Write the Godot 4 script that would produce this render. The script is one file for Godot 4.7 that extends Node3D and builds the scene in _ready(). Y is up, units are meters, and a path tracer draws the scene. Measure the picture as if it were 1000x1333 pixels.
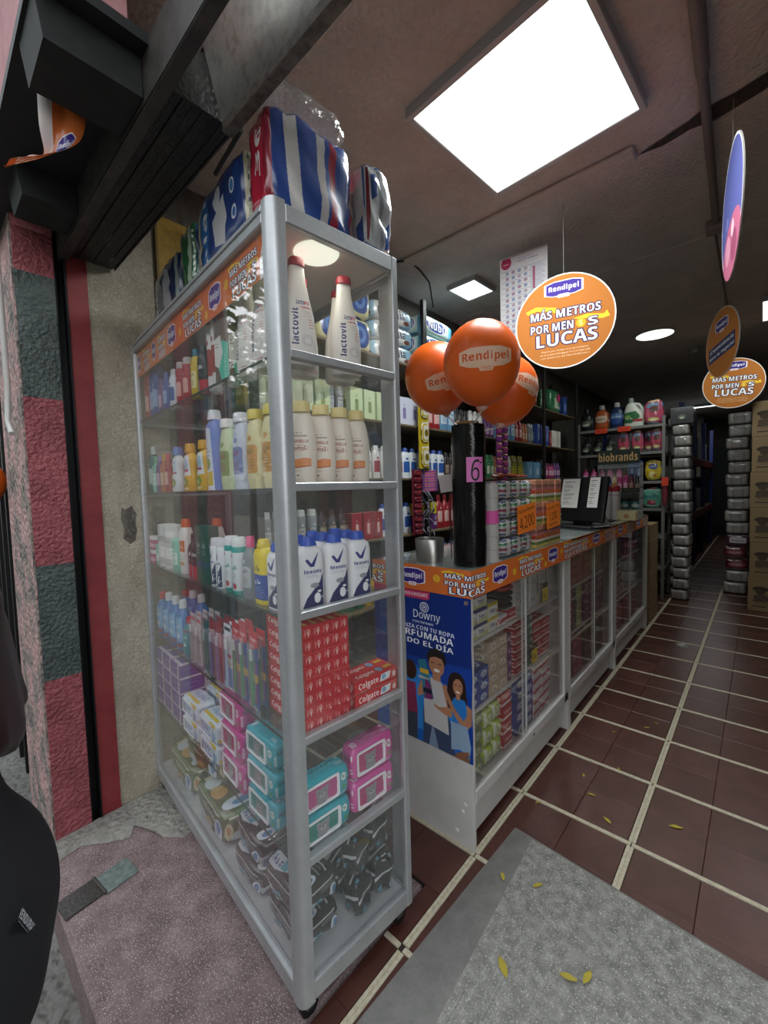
extends Node3D
# ---------- helpers ----------
var mats = {}
var cnt = {}
var rng = RandomNumberGenerator.new()
var ATL: Array = []            # label sheets (flat print: lettering, packaging print)
var pack: Array = []
var LB = {}
var cur = {}
var font: SystemFont
var fontb: SystemFont
var protos = {}
const BIG := Rect2(0, 0, 1, 1)

func hx(s: String) -> Color: return Color.html(s)
func pm(s: String, rough := 0.5, metal := 0.0, spec := 0.5) -> StandardMaterial3D:
	var k = "%s_%.2f_%.2f_%.2f" % [s, rough, metal, spec]
	if not mats.has(k):
		var m = StandardMaterial3D.new()
		m.albedo_color = hx(s); m.roughness = rough; m.metallic = metal; m.metallic_specular = spec
		mats[k] = m
	return mats[k]
func glow(s: String, e: float) -> StandardMaterial3D:
	var k = "glow%s_%.2f" % [s, e]
	if not mats.has(k):
		var m = StandardMaterial3D.new()
		m.albedo_color = Color(.9, .9, .9); m.emission_enabled = true; m.emission = hx(s); m.emission_energy_multiplier = e
		mats[k] = m
	return mats[k]
func glass(s := "dfe9e6", a := 0.07, rough := 0.02) -> StandardMaterial3D:
	var k = "glass%s_%.2f" % [s, a]
	if not mats.has(k):
		var m = StandardMaterial3D.new()
		var c = hx(s); c.a = a
		m.albedo_color = c; m.transparency = BaseMaterial3D.TRANSPARENCY_ALPHA; m.roughness = rough; m.metallic_specular = 0.5
		mats[k] = m
	return mats[k]
func numbered(n: String) -> String:
	var k: int = cnt.get(n, 0); cnt[n] = k + 1
	return n if k == 0 else "%s_%03d" % [n, k]
func tag(o: Node, label: String, cat: String, grp := "") -> Node:
	o.set_meta("label", label); o.set_meta("category", cat)
	if grp != "": o.set_meta("group", grp)
	return o
func thing(n: String, label: String, cat: String, pos := Vector3.ZERO, ry := 0.0, grp := "") -> Node3D:
	var o = Node3D.new(); o.name = numbered(n); add_child(o)
	o.position = pos; o.rotation.y = ry
	tag(o, label, cat, grp)
	return o
func S() -> SurfaceTool:
	var st = SurfaceTool.new(); st.begin(Mesh.PRIMITIVE_TRIANGLES); return st
func fin(st: SurfaceTool) -> ArrayMesh:
	st.generate_normals(); return st.commit()
func mi(mesh: Mesh, n: String, m: Material, par: Node) -> MeshInstance3D:
	var o = MeshInstance3D.new(); o.mesh = mesh; o.material_override = m; o.name = n
	par.add_child(o, true)
	return o
func ob(st: SurfaceTool, n: String, m: Material, par: Node) -> MeshInstance3D: return mi(fin(st), n, m, par)
func struct(st: SurfaceTool, n: String, m: Material) -> MeshInstance3D:
	var o = ob(st, n, m, self); o.set_meta("kind", "structure"); return o
func vx(st: SurfaceTool, p: Vector3, uv: Vector2) -> void:
	st.set_uv(uv); st.add_vertex(p)
# clockwise from outside: top-left, top-right, bottom-right, bottom-left
func q4(st: SurfaceTool, a: Vector3, b: Vector3, c: Vector3, d: Vector3, uv := BIG) -> void:
	var e = uv.end; var p = uv.position
	vx(st, a, p); vx(st, b, Vector2(e.x, p.y)); vx(st, c, e)
	vx(st, a, p); vx(st, c, e); vx(st, d, Vector2(p.x, e.y))
func t3(st: SurfaceTool, a: Vector3, b: Vector3, c: Vector3, uv := BIG) -> void:
	var p = uv.position + uv.size * .02
	vx(st, a, p); vx(st, b, p); vx(st, c, p)
# chamfered box; uvs = [front, back, right, left, top, bottom]
func bx(st: SurfaceTool, c: Vector3, s: Vector3, bev := 0.002, uvs: Array = [], B := Basis.IDENTITY) -> void:
	st.set_smooth_group(-1)
	var h = s * .5
	bev = minf(bev, minf(h.x, minf(h.y, h.z)) * .6)
	var ax = [Vector3(0, 0, 1), Vector3(0, 0, -1), Vector3(1, 0, 0), Vector3(-1, 0, 0), Vector3(0, 1, 0), Vector3(0, -1, 0)]
	var rt = [Vector3(1, 0, 0), Vector3(-1, 0, 0), Vector3(0, 0, -1), Vector3(0, 0, 1), Vector3(1, 0, 0), Vector3(1, 0, 0)]
	var up = [Vector3(0, 1, 0), Vector3(0, 1, 0), Vector3(0, 1, 0), Vector3(0, 1, 0), Vector3(0, 0, -1), Vector3(0, 0, 1)]
	var i = h - Vector3(bev, bev, bev)
	for k in 6:
		var n: Vector3 = ax[k] * h
		var r: Vector3 = rt[k] * i
		var u: Vector3 = up[k] * i
		var uv: Rect2 = uvs[k] if uvs.size() == 6 else (uvs[0] if uvs.size() == 1 else BIG)
		q4(st, c + B * (n - r + u), c + B * (n + r + u), c + B * (n + r - u), c + B * (n - r - u), uv)
	if bev <= 0.0: return
	var u0: Rect2 = uvs[0] if uvs.size() > 0 else BIG
	var us = Rect2(u0.position + u0.size * .02, u0.size * .01)
	for sx in [-1.0, 1.0]:
		for sy in [-1.0, 1.0]:
			# edges along z, y, x
			var f: bool = sx * sy > 0
			_edge(st, c, B, Vector3(sx * h.x, sy * i.y, i.z), Vector3(sx * i.x, sy * h.y, i.z), Vector3(0, 0, -2 * i.z), f, us)
			_edge(st, c, B, Vector3(sx * i.x, i.y, sy * h.z), Vector3(sx * h.x, i.y, sy * i.z), Vector3(0, -2 * i.y, 0), f, us)
			_edge(st, c, B, Vector3(i.x, sx * h.y, sy * i.z), Vector3(i.x, sx * i.y, sy * h.z), Vector3(-2 * i.x, 0, 0), f, us)
			for sz in [-1.0, 1.0]:
				var a = c + B * Vector3(sx * h.x, sy * i.y, sz * i.z)
				var b = c + B * Vector3(sx * i.x, sy * h.y, sz * i.z)
				var d = c + B * Vector3(sx * i.x, sy * i.y, sz * h.z)
				if sx * sy * sz > 0: t3(st, a, d, b, us)
				else: t3(st, a, b, d, us)
func _edge(st: SurfaceTool, c: Vector3, B: Basis, a: Vector3, b: Vector3, along: Vector3, f: bool, us: Rect2) -> void:
	if f: q4(st, c + B * a, c + B * b, c + B * (b + along), c + B * (a + along), us)
	else: q4(st, c + B * b, c + B * a, c + B * (a + along), c + B * (b + along), us)
func boxm(s: Vector3, bev := 0.002, uvs: Array = [], base := true) -> ArrayMesh:
	var st = S(); bx(st, Vector3(0, s.y * .5 if base else 0.0, 0), s, bev, uvs); return fin(st)
func sp(x: float, p: float) -> float: return signf(x) * pow(absf(x), 2.0 / p)
# loft of rings [y, rx, rz, (cx, cz)], front (+z) at u = 0.5
func loft(st: SurfaceTool, rings: Array, n := 20, p := 2.0, uv := BIG, B := Basis.IDENTITY, o := Vector3.ZERO, v0 = null, v1 = null) -> void:
	var ya: float = rings[0][0]; var yb: float = rings[0][0]
	for r in rings: ya = minf(ya, r[0]); yb = maxf(yb, r[0])
	if v0 != null: ya = v0
	if v1 != null: yb = v1
	if yb - ya < 1e-6: yb = ya + 1e-6
	var grp = 0; var last = 99.0
	for i in rings.size() - 1:
		var a: Array = rings[i]; var b: Array = rings[i + 1]
		var sl = atan2(b[0] - a[0], (b[1] + b[2] - a[1] - a[2]) * .5)
		if last < 50 and absf(angle_difference(sl, last)) > 0.75: grp += 1
		last = sl
		st.set_smooth_group(grp)
		for k in n:
			var q = []
			for e in [[a, k], [a, k + 1], [b, k], [b, k + 1]]:
				var R: Array = e[0]
				var ph: float = (float(e[1]) / n - .5) * TAU
				var cx: float = R[3] if R.size() > 3 else 0.0
				var cz: float = R[4] if R.size() > 4 else 0.0
				q.append([o + B * Vector3(cx + sp(sin(ph), p) * R[1], R[0], cz + sp(cos(ph), p) * R[2]), uv.position + uv.size * Vector2(float(e[1]) / n, clampf((yb - R[0]) / (yb - ya), 0, 1))])
			var lo = b[0] as float > a[0] as float or (b[0] == a[0] and b[1] < a[1])
			var idx = [2, 3, 1, 2, 1, 0]
			for j in idx: vx(st, q[j][0], q[j][1])
func disc(st: SurfaceTool, c: Vector3, r: float, n: Vector3, k := 24, uv := BIG) -> void:
	st.set_smooth_group(-1)
	var x = n.cross(Vector3.UP)
	if x.length() < .01: x = Vector3.RIGHT
	x = -x.normalized(); var y = n.cross(x).normalized()
	for i in k:
		var a = TAU * i / k; var b = TAU * (i + 1) / k
		vx(st, c, uv.position + uv.size * .5)
		vx(st, c + (x * cos(b) + y * sin(b)) * r, uv.position + uv.size * Vector2(.5 + .5 * cos(b), .5 - .5 * sin(b)))
		vx(st, c + (x * cos(a) + y * sin(a)) * r, uv.position + uv.size * Vector2(.5 + .5 * cos(a), .5 - .5 * sin(a)))
func tube(st: SurfaceTool, pts: Array, r: float, n := 8, r2 := -1.0) -> void:
	st.set_smooth_group(0)
	var rings = []
	var m = pts.size()
	var prev = Vector3.ZERO
	for i in m:
		var d: Vector3 = (pts[mini(i + 1, m - 1)] - pts[maxi(i - 1, 0)]).normalized()
		var x = prev - d * prev.dot(d)
		if x.length() < .1: x = d.cross(Vector3.UP if absf(d.y) < .9 else Vector3.RIGHT)
		x = x.normalized(); prev = x
		var y = d.cross(x)
		var rr = r if r2 < 0 else lerpf(r, r2, float(i) / (m - 1))
		var ring = []
		for k in n: ring.append(pts[i] + (x * cos(TAU * k / n) + y * sin(TAU * k / n)) * rr)
		rings.append(ring)
	for i in m - 1:
		for k in n:
			var k2 = (k + 1) % n
			q4(st, rings[i + 1][k], rings[i][k], rings[i][k2], rings[i + 1][k2])
	st.set_smooth_group(-1)
	for k in range(1, n - 1):
		t3(st, rings[0][0], rings[0][k + 1], rings[0][k])
		t3(st, rings[m - 1][0], rings[m - 1][k], rings[m - 1][k + 1])
# soft pack: rounded box with film wrinkles; uvF front, uvS the rest
func pil(st: SurfaceTool, s: Vector3, e: float, uvF: Rect2, uvS: Rect2, uvT: Rect2, n := 7, wr := 0.0, sd := 0) -> void:
	st.set_smooth_group(0)
	var ns = FastNoiseLite.new(); ns.seed = sd; ns.frequency = 9.0
	var ax = [Vector3(0, 0, 1), Vector3(0, 0, -1), Vector3(1, 0, 0), Vector3(-1, 0, 0), Vector3(0, 1, 0), Vector3(0, -1, 0)]
	var rt = [Vector3(1, 0, 0), Vector3(-1, 0, 0), Vector3(0, 0, -1), Vector3(0, 0, 1), Vector3(1, 0, 0), Vector3(1, 0, 0)]
	var up = [Vector3(0, 1, 0), Vector3(0, 1, 0), Vector3(0, 1, 0), Vector3(0, 1, 0), Vector3(0, 0, -1), Vector3(0, 0, 1)]
	for k in 6:
		var uv: Rect2 = uvF if k < 2 else (uvT if k == 4 else uvS)
		for i in n:
			for j in n:
				var q = []
				for w in [[i, j], [i + 1, j], [i + 1, j + 1], [i, j + 1]]:
					var a: float = w[0] * 2.0 / n - 1; var b: float = 1 - w[1] * 2.0 / n
					# denser near the edges
					a = sin(a * PI * .5) * .35 + a * .65; b = sin(b * PI * .5) * .35 + b * .65
					var p: Vector3 = ax[k] + rt[k] * a + up[k] * b
					var l = pow(pow(absf(p.x), e) + pow(absf(p.y), e) + pow(absf(p.z), e), 1.0 / e)
					p = p / l
					var P = p * (s * .5 - Vector3.ONE * wr * .55)
					if wr > 0: P += p * ns.get_noise_3dv(P * 1.7 + Vector3(sd, 0, 0)) * wr
					P.y += s.y * .5
					q.append([P, uv.position + uv.size * Vector2(float(w[0]) / n, float(w[1]) / n)])
				for t in [0, 1, 2, 0, 2, 3]: vx(st, q[t][0], q[t][1])

# ---------- label painter ----------
func sheet_init() -> void:
	font = SystemFont.new(); font.font_names = PackedStringArray(["Droid Sans"])
	fontb = SystemFont.new(); fontb.font_names = PackedStringArray(["Droid Sans"]); fontb.font_weight = 700
	for i in 2:
		ATL.append(Image.create(2048, 2048, false, Image.FORMAT_RGB8)); pack.append([0, 0, 0])
func lab(n: String, w: int, h: int, bg: String, at := 0) -> void:
	var p: Array = pack[at]
	if p[0] + w + 4 > 2048: p[0] = 0; p[1] += p[2] + 4; p[2] = 0
	if p[1] + h > 2048: print("SHEET FULL ", n)
	cur = {"a": at, "x": p[0], "y": p[1], "w": w, "h": h}
	p[0] += w + 4; p[2] = maxi(p[2], h)
	LB[n] = cur
	ATL[at].fill_rect(Rect2i(cur.x - 2, cur.y - 2, w + 4, h + 4), hx(bg))
func uvr(n: String) -> Rect2:
	var l: Dictionary = LB[n]
	return Rect2((l.x + 1.0) / 2048.0, (l.y + 1.0) / 2048.0, (l.w - 2.0) / 2048.0, (l.h - 2.0) / 2048.0)
func sub(r: Rect2, x: float, y: float, w: float, h: float) -> Rect2: return Rect2(r.position + r.size * Vector2(x, y), r.size * Vector2(w, h))
func span(y: int, x0: float, x1: float, c: Color) -> void:
	if y < 0 or y >= cur.h: return
	var a = maxi(int(round(x0)), 0); var b = mini(int(round(x1)), cur.w)
	if b > a: ATL[cur.a].fill_rect(Rect2i(cur.x + a, cur.y + y, b - a, 1), c)
func tri2(a: Vector2, b: Vector2, c: Vector2, col: Color) -> void:
	var y0 = int(floor(minf(a.y, minf(b.y, c.y)))); var y1 = int(ceil(maxf(a.y, maxf(b.y, c.y))))
	for y in range(maxi(y0, 0), mini(y1 + 1, cur.h)):
		var yc = y + .5
		var lo = 1e9; var hi = -1e9
		for e in [[a, b], [b, c], [c, a]]:
			var p: Vector2 = e[0]; var q: Vector2 = e[1]
			if (p.y <= yc) != (q.y <= yc):
				var x = p.x + (q.x - p.x) * (yc - p.y) / (q.y - p.y)
				lo = minf(lo, x); hi = maxf(hi, x)
		if hi >= lo: span(y, lo, hi, col)
func poly(pts: PackedVector2Array, col: Color) -> void:
	var ix = Geometry2D.triangulate_polygon(pts)
	for i in range(0, ix.size(), 3): tri2(pts[ix[i]], pts[ix[i + 1]], pts[ix[i + 2]], col)
func pp(a: Array, col: String) -> void:      # polygon in percent of the label
	var pts = PackedVector2Array()
	for i in range(0, a.size(), 2): pts.append(Vector2(a[i] * cur.w / 100.0, a[i + 1] * cur.h / 100.0))
	poly(pts, hx(col))
func rr(x: float, y: float, w: float, h: float, col: String) -> void:
	ATL[cur.a].fill_rect(Rect2i(cur.x + int(clampf(x, 0, 100) * cur.w / 100), cur.y + int(clampf(y, 0, 100) * cur.h / 100), maxi(1, int(minf(w, 100 - x) * cur.w / 100)), maxi(1, int(minf(h, 100 - y) * cur.h / 100))), hx(col))
func el(x: float, y: float, w: float, h: float, col: String) -> void:
	var cx = x * cur.w / 100.0; var cy = y * cur.h / 100.0; var rx = w * cur.w / 200.0; var ry = h * cur.h / 200.0
	var c = hx(col)
	for yy in range(int(cy - ry), int(cy + ry) + 1):
		var t = 1 - pow((yy + .5 - cy) / ry, 2)
		if t > 0: span(yy, cx - rx * sqrt(t), cx + rx * sqrt(t), c)
func rrect(x: float, y: float, w: float, h: float, r: float, col: String) -> void:   # rounded, r in px
	var X = x * cur.w / 100.0; var Y = y * cur.h / 100.0; var W = w * cur.w / 100.0; var H = h * cur.h / 100.0
	var c = hx(col); r = minf(r, minf(W, H) * .5)
	for yy in range(int(Y), int(Y + H)):
		var dy = maxf(maxf(Y + r - yy, yy - (Y + H - r)), 0)
		var k = r - sqrt(maxf(r * r - dy * dy, 0))
		span(yy, X + k, X + W - k, c)
var tcache = {}
func ttris(s: String, bold: bool) -> Array:
	var k = s + ("*" if bold else "")
	if tcache.has(k): return tcache[k]
	var tm = TextMesh.new()
	tm.text = s; tm.font = fontb if bold else font; tm.font_size = 32; tm.depth = 0.0; tm.curve_step = 2.0; tm.pixel_size = 1.0
	var ar = tm.get_mesh_arrays()
	var v: PackedVector3Array = ar[Mesh.ARRAY_VERTEX]; var ix: PackedInt32Array = ar[Mesh.ARRAY_INDEX]
	var out = PackedVector2Array()
	var lo = Vector2(1e9, 1e9); var hi = -lo
	for i in ix:
		var p = Vector2(v[i].x, -v[i].y); out.append(p); lo = lo.min(p); hi = hi.max(p)
	tcache[k] = [out, lo, hi]
	return tcache[k]
# text fitted into w x h percent, centred at x,y; ang in degrees; ow = outline px
func tx(s: String, x: float, y: float, w: float, h: float, col: String, ang := 0.0, bold := true, ow := 0.0, ocol := "000000") -> void:
	var t = ttris(s, bold)
	var lo: Vector2 = t[1]; var hi: Vector2 = t[2]
	var W = w * cur.w / 100.0; var H = h * cur.h / 100.0
	var c = Vector2(x * cur.w / 100.0, y * cur.h / 100.0)
	var sc = Vector2(W / maxf(hi.x - lo.x, .01), H / maxf(hi.y - lo.y, .01))
	var mid = (lo + hi) * .5
	var a = deg_to_rad(ang)
	var src: PackedVector2Array = t[0]
	var pts = PackedVector2Array()
	for p in src: pts.append(((p - mid) * sc).rotated(a) + c)
	if ow > 0:
		var oc = hx(ocol)
		for k in 8:
			var d = Vector2(ow, 0).rotated(TAU * k / 8)
			for i in range(0, pts.size(), 3): tri2(pts[i] + d, pts[i + 1] + d, pts[i + 2] + d, oc)
	var cc = hx(col)
	for i in range(0, pts.size(), 3): tri2(pts[i], pts[i + 1], pts[i + 2], cc)
func lines(x: float, y: float, w: float, n: int, dy: float, col: String) -> void:   # unreadable fine print
	for i in n: rr(x + (i % 2) * w * .06, y + i * dy, w * (.8 + .2 * ((i * 7) % 3) / 2.0), dy * .35, col)
var atex: Array = []
func am(n: String, rough := 0.45, coat := 0.0) -> StandardMaterial3D:
	var k = "at%d_%.2f_%.2f" % [LB[n].a, rough, coat]
	if not mats.has(k):
		var m = StandardMaterial3D.new()
		m.albedo_texture = atex[LB[n].a]; m.roughness = rough
		if coat > 0: m.clearcoat_enabled = true; m.clearcoat = coat; m.clearcoat_roughness = .1
		mats[k] = m
	return mats[k]
# film: wrinkled shiny plastic
var wrink: ImageTexture
func film(n: String, rough := .22) -> StandardMaterial3D:
	var k = "film%d_%.2f" % [LB[n].a, rough]
	if not mats.has(k):
		var m = StandardMaterial3D.new()
		m.albedo_texture = atex[LB[n].a]; m.roughness = rough
		m.clearcoat_enabled = true; m.clearcoat = .6; m.clearcoat_roughness = .12
		mats[k] = m
	return mats[k]
func put(k: String, pos: Vector3, ry := 0.0, label := "", grp := "") -> Node3D:
	var o: Node3D = protos[k].duplicate()
	o.name = numbered(str(protos[k].get_meta("nm")))
	o.remove_meta("nm")
	add_child(o); o.position = pos; o.rotation.y = ry
	if label != "": o.set_meta("label", label)
	if grp != "": o.set_meta("group", grp)
	return o
func proto(k: String, nm: String, label: String, cat: String, grp := "") -> Node3D:
	var o = Node3D.new(); tag(o, label, cat, grp); o.set_meta("nm", nm); protos[k] = o
	return o
func seam(sd: int, freq: float, type := FastNoiseLite.TYPE_SIMPLEX_SMOOTH, oct := 4, size := 512) -> Image:
	var ns = FastNoiseLite.new(); ns.seed = sd; ns.frequency = freq; ns.noise_type = type; ns.fractal_octaves = oct
	return ns.get_seamless_image(size, size)
# surface material: colour ramp over layered noise, world triplanar, with relief
func surf(key: String, cols: Array, freq: float, scale: float, rough: float, bump := 0.0, bfreq := 0.05, speck: Array = [], sfreq := .2, sz := 256) -> StandardMaterial3D:
	if mats.has(key): return mats[key]
	var fk = 512.0 / sz
	var h0 = 0
	for ch in key: h0 = (h0 * 31 + ch.unicode_at(0)) % 997
	var a = seam(h0, freq * fk, FastNoiseLite.TYPE_SIMPLEX_SMOOTH, 4, sz); var b = seam(h0 + 7, freq * 6.0 * fk, FastNoiseLite.TYPE_SIMPLEX_SMOOTH, 4, sz)
	var sN = seam(h0 + 13, sfreq * fk, FastNoiseLite.TYPE_CELLULAR, 1, sz)
	for q in [a, b, sN]: q.convert(Image.FORMAT_L8)
	var da: PackedByteArray = a.get_data(); var db: PackedByteArray = b.get_data(); var ds: PackedByteArray = sN.get_data()
	var g = Gradient.new()
	var of = PackedFloat32Array(); var co = PackedColorArray()
	for i in cols.size(): of.append(float(i) / maxi(cols.size() - 1, 1)); co.append(hx(cols[i]))
	g.offsets = of; g.colors = co
	var lut = []
	for i in 256: lut.append(g.sample(clampf((i / 255.0 - .5) * 1.7 + .5, 0, 1)))
	var sc = []
	for q in speck: sc.append(hx(q))
	var outb = PackedByteArray(); outb.resize(sz * sz * 3)
	var ns = sc.size()
	for i in sz * sz:
		var c: Color = lut[(da[i] * 158 + db[i] * 97) >> 8]
		if ns > 0 and ds[i] < 52: c = c.lerp(sc[(db[(i * 7) % (sz * sz)] * 13) % ns], .75)
		outb[i * 3] = c.r8; outb[i * 3 + 1] = c.g8; outb[i * 3 + 2] = c.b8
	var im = Image.create_from_data(sz, sz, false, Image.FORMAT_RGB8, outb)
	var m = StandardMaterial3D.new()
	m.albedo_texture = ImageTexture.create_from_image(im)
	m.uv1_triplanar = true; m.uv1_world_triplanar = true; m.uv1_scale = Vector3(scale, scale, scale)
	m.roughness = rough
	if bump > 0:
		var hm = seam(h0 + 3, bfreq * fk, FastNoiseLite.TYPE_SIMPLEX_SMOOTH, 4, sz)
		hm.convert(Image.FORMAT_RGBA8); hm.bump_map_to_normal_map(bump)
		m.normal_enabled = true; m.normal_texture = ImageTexture.create_from_image(hm)
	mats[key] = m
	return m
func slab(n: String, a: Vector3, b: Vector3, m: Material, bev := 0.0) -> MeshInstance3D:
	var st = S(); bx(st, (a + b) * .5, (b - a).abs(), bev); return struct(st, n, m)
func part_box(n: String, a: Vector3, b: Vector3, m: Material, par: Node, bev := 0.002) -> MeshInstance3D:
	var st = S(); bx(st, (a + b) * .5, (b - a).abs(), bev); return ob(st, n, m, par)

# ---------- printed labels ----------
# print too small to read in the photograph: a word of n strokes
func sq(n: int, x: float, y: float, w: float, h: float, col: String, ang := 0.0, _b := true) -> void:
	var c = Vector2(x * cur.w / 100.0, y * cur.h / 100.0); var W = w * cur.w / 100.0; var H = h * cur.h / 100.0
	var cc = hx(col); var a = deg_to_rad(ang)
	for i in n:
		var x0 = -W * .5 + W * i / n; var x1 = x0 + W / n * .62
		var t = -H * (.5 if (i * 5 + n) % 3 == 0 else .3); var bt = H * (.5 if (i * 3 + n) % 5 == 1 else .36)
		var k = W / n * .22
		for r in [[x0, t, x0 + k, bt], [x0, t + (bt - t) * ((i % 3) * .4), x1, t + (bt - t) * ((i % 3) * .4) + maxf(H * .14, 1.0)], [x1 - k, 0, x1, bt]]:
			var p = [Vector2(r[0], r[1]), Vector2(r[2], r[1]), Vector2(r[2], r[3]), Vector2(r[0], r[3])]
			for j in 4: p[j] = p[j].rotated(a) + c
			tri2(p[0], p[1], p[2], cc); tri2(p[0], p[2], p[3], cc)
func logo(x: float, y: float, w: float, h: float, pro := true) -> void:
	var q = func(k: float, col: String):
		pp([x - w * .5 * k, y - h * .36 * k, x - w * .25, y - h * .5 * k, x + w * .25, y - h * .5 * k, x + w * .5 * k, y - h * .36 * k, x + w * .5 * k, y + h * .30 * k, x + w * .3, y + h * .42 * k, x - w * .3, y + h * .42 * k, x - w * .5 * k, y + h * .30 * k], col)
	q.call(1.08, "f4ecf2"); q.call(.97, "3d2a86")
	tx("Rendipel", x, y - h * .02, w * .82, h * .46, "ffffff")
	if pro:
		rrect(x - w * .17, y + h * .34, w * .34, h * .24, 8, "f4ecf2"); tx("PRO", x, y + h * .46, w * .2, h * .13, "c0392b", 0, false)
func slogan(x: float, y: float, w: float, h: float, ow: float) -> void:
	var c = "2c2050"
	pp([x - w * .55, y - h * .42, x - w * .4, y - h * .5, x - w * .12, y - h * .4, x - w * .05, y - h * .2, x - w * .2, y - h * .34, x - w * .4, y - h * .4, x - w * .52, y - h * .34], "f3c930")
	pp([x + w * .1, y - h * .06, x + w * .3, y - h * .12, x + w * .52, y - h * .05, x + w * .56, y - h * .12, x + w * .6, y + h * .02, x + w * .5, y + h * .05, x + w * .3, y - h * .02], "f3c930")
	tx("MÁS METROS", x, y - h * .28, w * .96, h * .25, "ffffff", 0, true, ow, c)
	tx("POR MEN", x - w * .18, y + h * .06, w * .6, h * .19, "ffffff", 0, true, ow, c)
	el(x + w * .22, y + h * .06, w * .13, h * .22, "e8a91c"); tx("$", x + w * .22, y + h * .06, w * .05, h * .15, "fbe08a")
	tx("S", x + w * .38, y + h * .06, w * .13, h * .19, "ffffff", 0, true, ow, c)
	tx("LUCAS", x + w * .02, y + h * .36, w * .84, h * .3, "ffffff", 0, true, ow * 1.2, c)
func coin(x: float, y: float, w: float, h: float) -> void:
	el(x, y, w, h, "e0a01c"); el(x, y, w * .8, h * .8, "f6c53a"); tx("$", x, y, w * .35, h * .6, "d98f12")
func bear(x: float, y: float, w: float, h: float, col: String, col2: String) -> void:
	el(x - w * .24, y - h * .28, w * .22, h * .24, col); el(x + w * .24, y - h * .28, w * .22, h * .24, col)
	el(x, y + h * .34, w * .6, h * .6, col)
	el(x, y - h * .05, w * .62, h * .58, col); el(x, y + h * .06, w * .3, h * .24, col2)
	el(x, y + h * .01, w * .1, h * .08, "2a2628"); el(x - w * .14, y - h * .1, w * .06, h * .06, "2a2628"); el(x + w * .14, y - h * .1, w * .06, h * .06, "2a2628")
func figure_man() -> void:   # printed people of the poster, coordinates in percent of the poster
	var sk = "b9805e"
	pp([52, 100, 53, 76, 60, 73, 76, 73, 80, 80, 84, 100], "3c4a66"); pp([58, 100, 62, 84, 68, 100], "7f93ad")
	pp([54, 60, 60, 55, 70, 55, 76, 60, 78, 88, 54, 86], "c9c3c2")
	pp([75, 56, 81, 60, 84, 70, 86, 75, 76, 76, 65, 73, 64, 71, 70, 72, 77, 70, 74, 62], sk)
	pp([56, 56, 51, 59, 47, 66, 48, 70, 53, 68, 58, 62], sk)
	rr(63, 50, 8, 6, sk); el(67, 46, 15, 14, sk)
	pp([59, 47, 58, 41, 61, 36.5, 68, 35, 75, 37, 77, 42, 75, 46, 73, 41, 66, 40.5, 61, 42], "231a18")
	el(67, 49.4, 6, 2.2, "f3ebe6"); rr(61.5, 44.6, 4, .6, "3a2620"); rr(68.5, 44.6, 4, .6, "3a2620")
	pp([48, 46, 56, 44, 62, 62, 64, 68, 54, 70, 52, 60], "2f7f95"); rr(50, 51, 9, 3, "e3b32c"); pp([55, 56, 61, 60, 63, 69, 55, 70], "7b2f6a"); rr(53, 63, 9, 3, "1c2433")
func figure_woman() -> void:
	var sk = "b07a5c"
	el(86, 54, 16, 15, "2c1c1a"); pp([78, 54, 94, 54, 96, 66, 92, 70, 78, 70, 76, 63], "2c1c1a")
	el(87, 55.5, 9, 10, sk); el(87, 58.4, 3.6, 1, "f6eee9"); rr(83.8, 54.2, 2.4, .5, "2c1c1a"); rr(88, 54.2, 2.4, .5, "2c1c1a")
	pp([81, 66, 84, 62, 93, 62, 96, 66, 94, 78, 82, 78], "2a78c4"); rr(85.5, 60, 4, 3, sk)
	pp([95, 64, 99.5, 66, 99, 76, 93, 82, 84, 74, 74, 62, 72, 57, 75, 57, 84, 69, 92, 75, 95, 71], sk)
	pp([80, 78, 95, 78, 98, 90, 97, 95, 88, 94, 80, 96], "8fa6bf"); pp([86, 96, 96, 93, 97, 100, 82, 100], "8a5a44")
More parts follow.
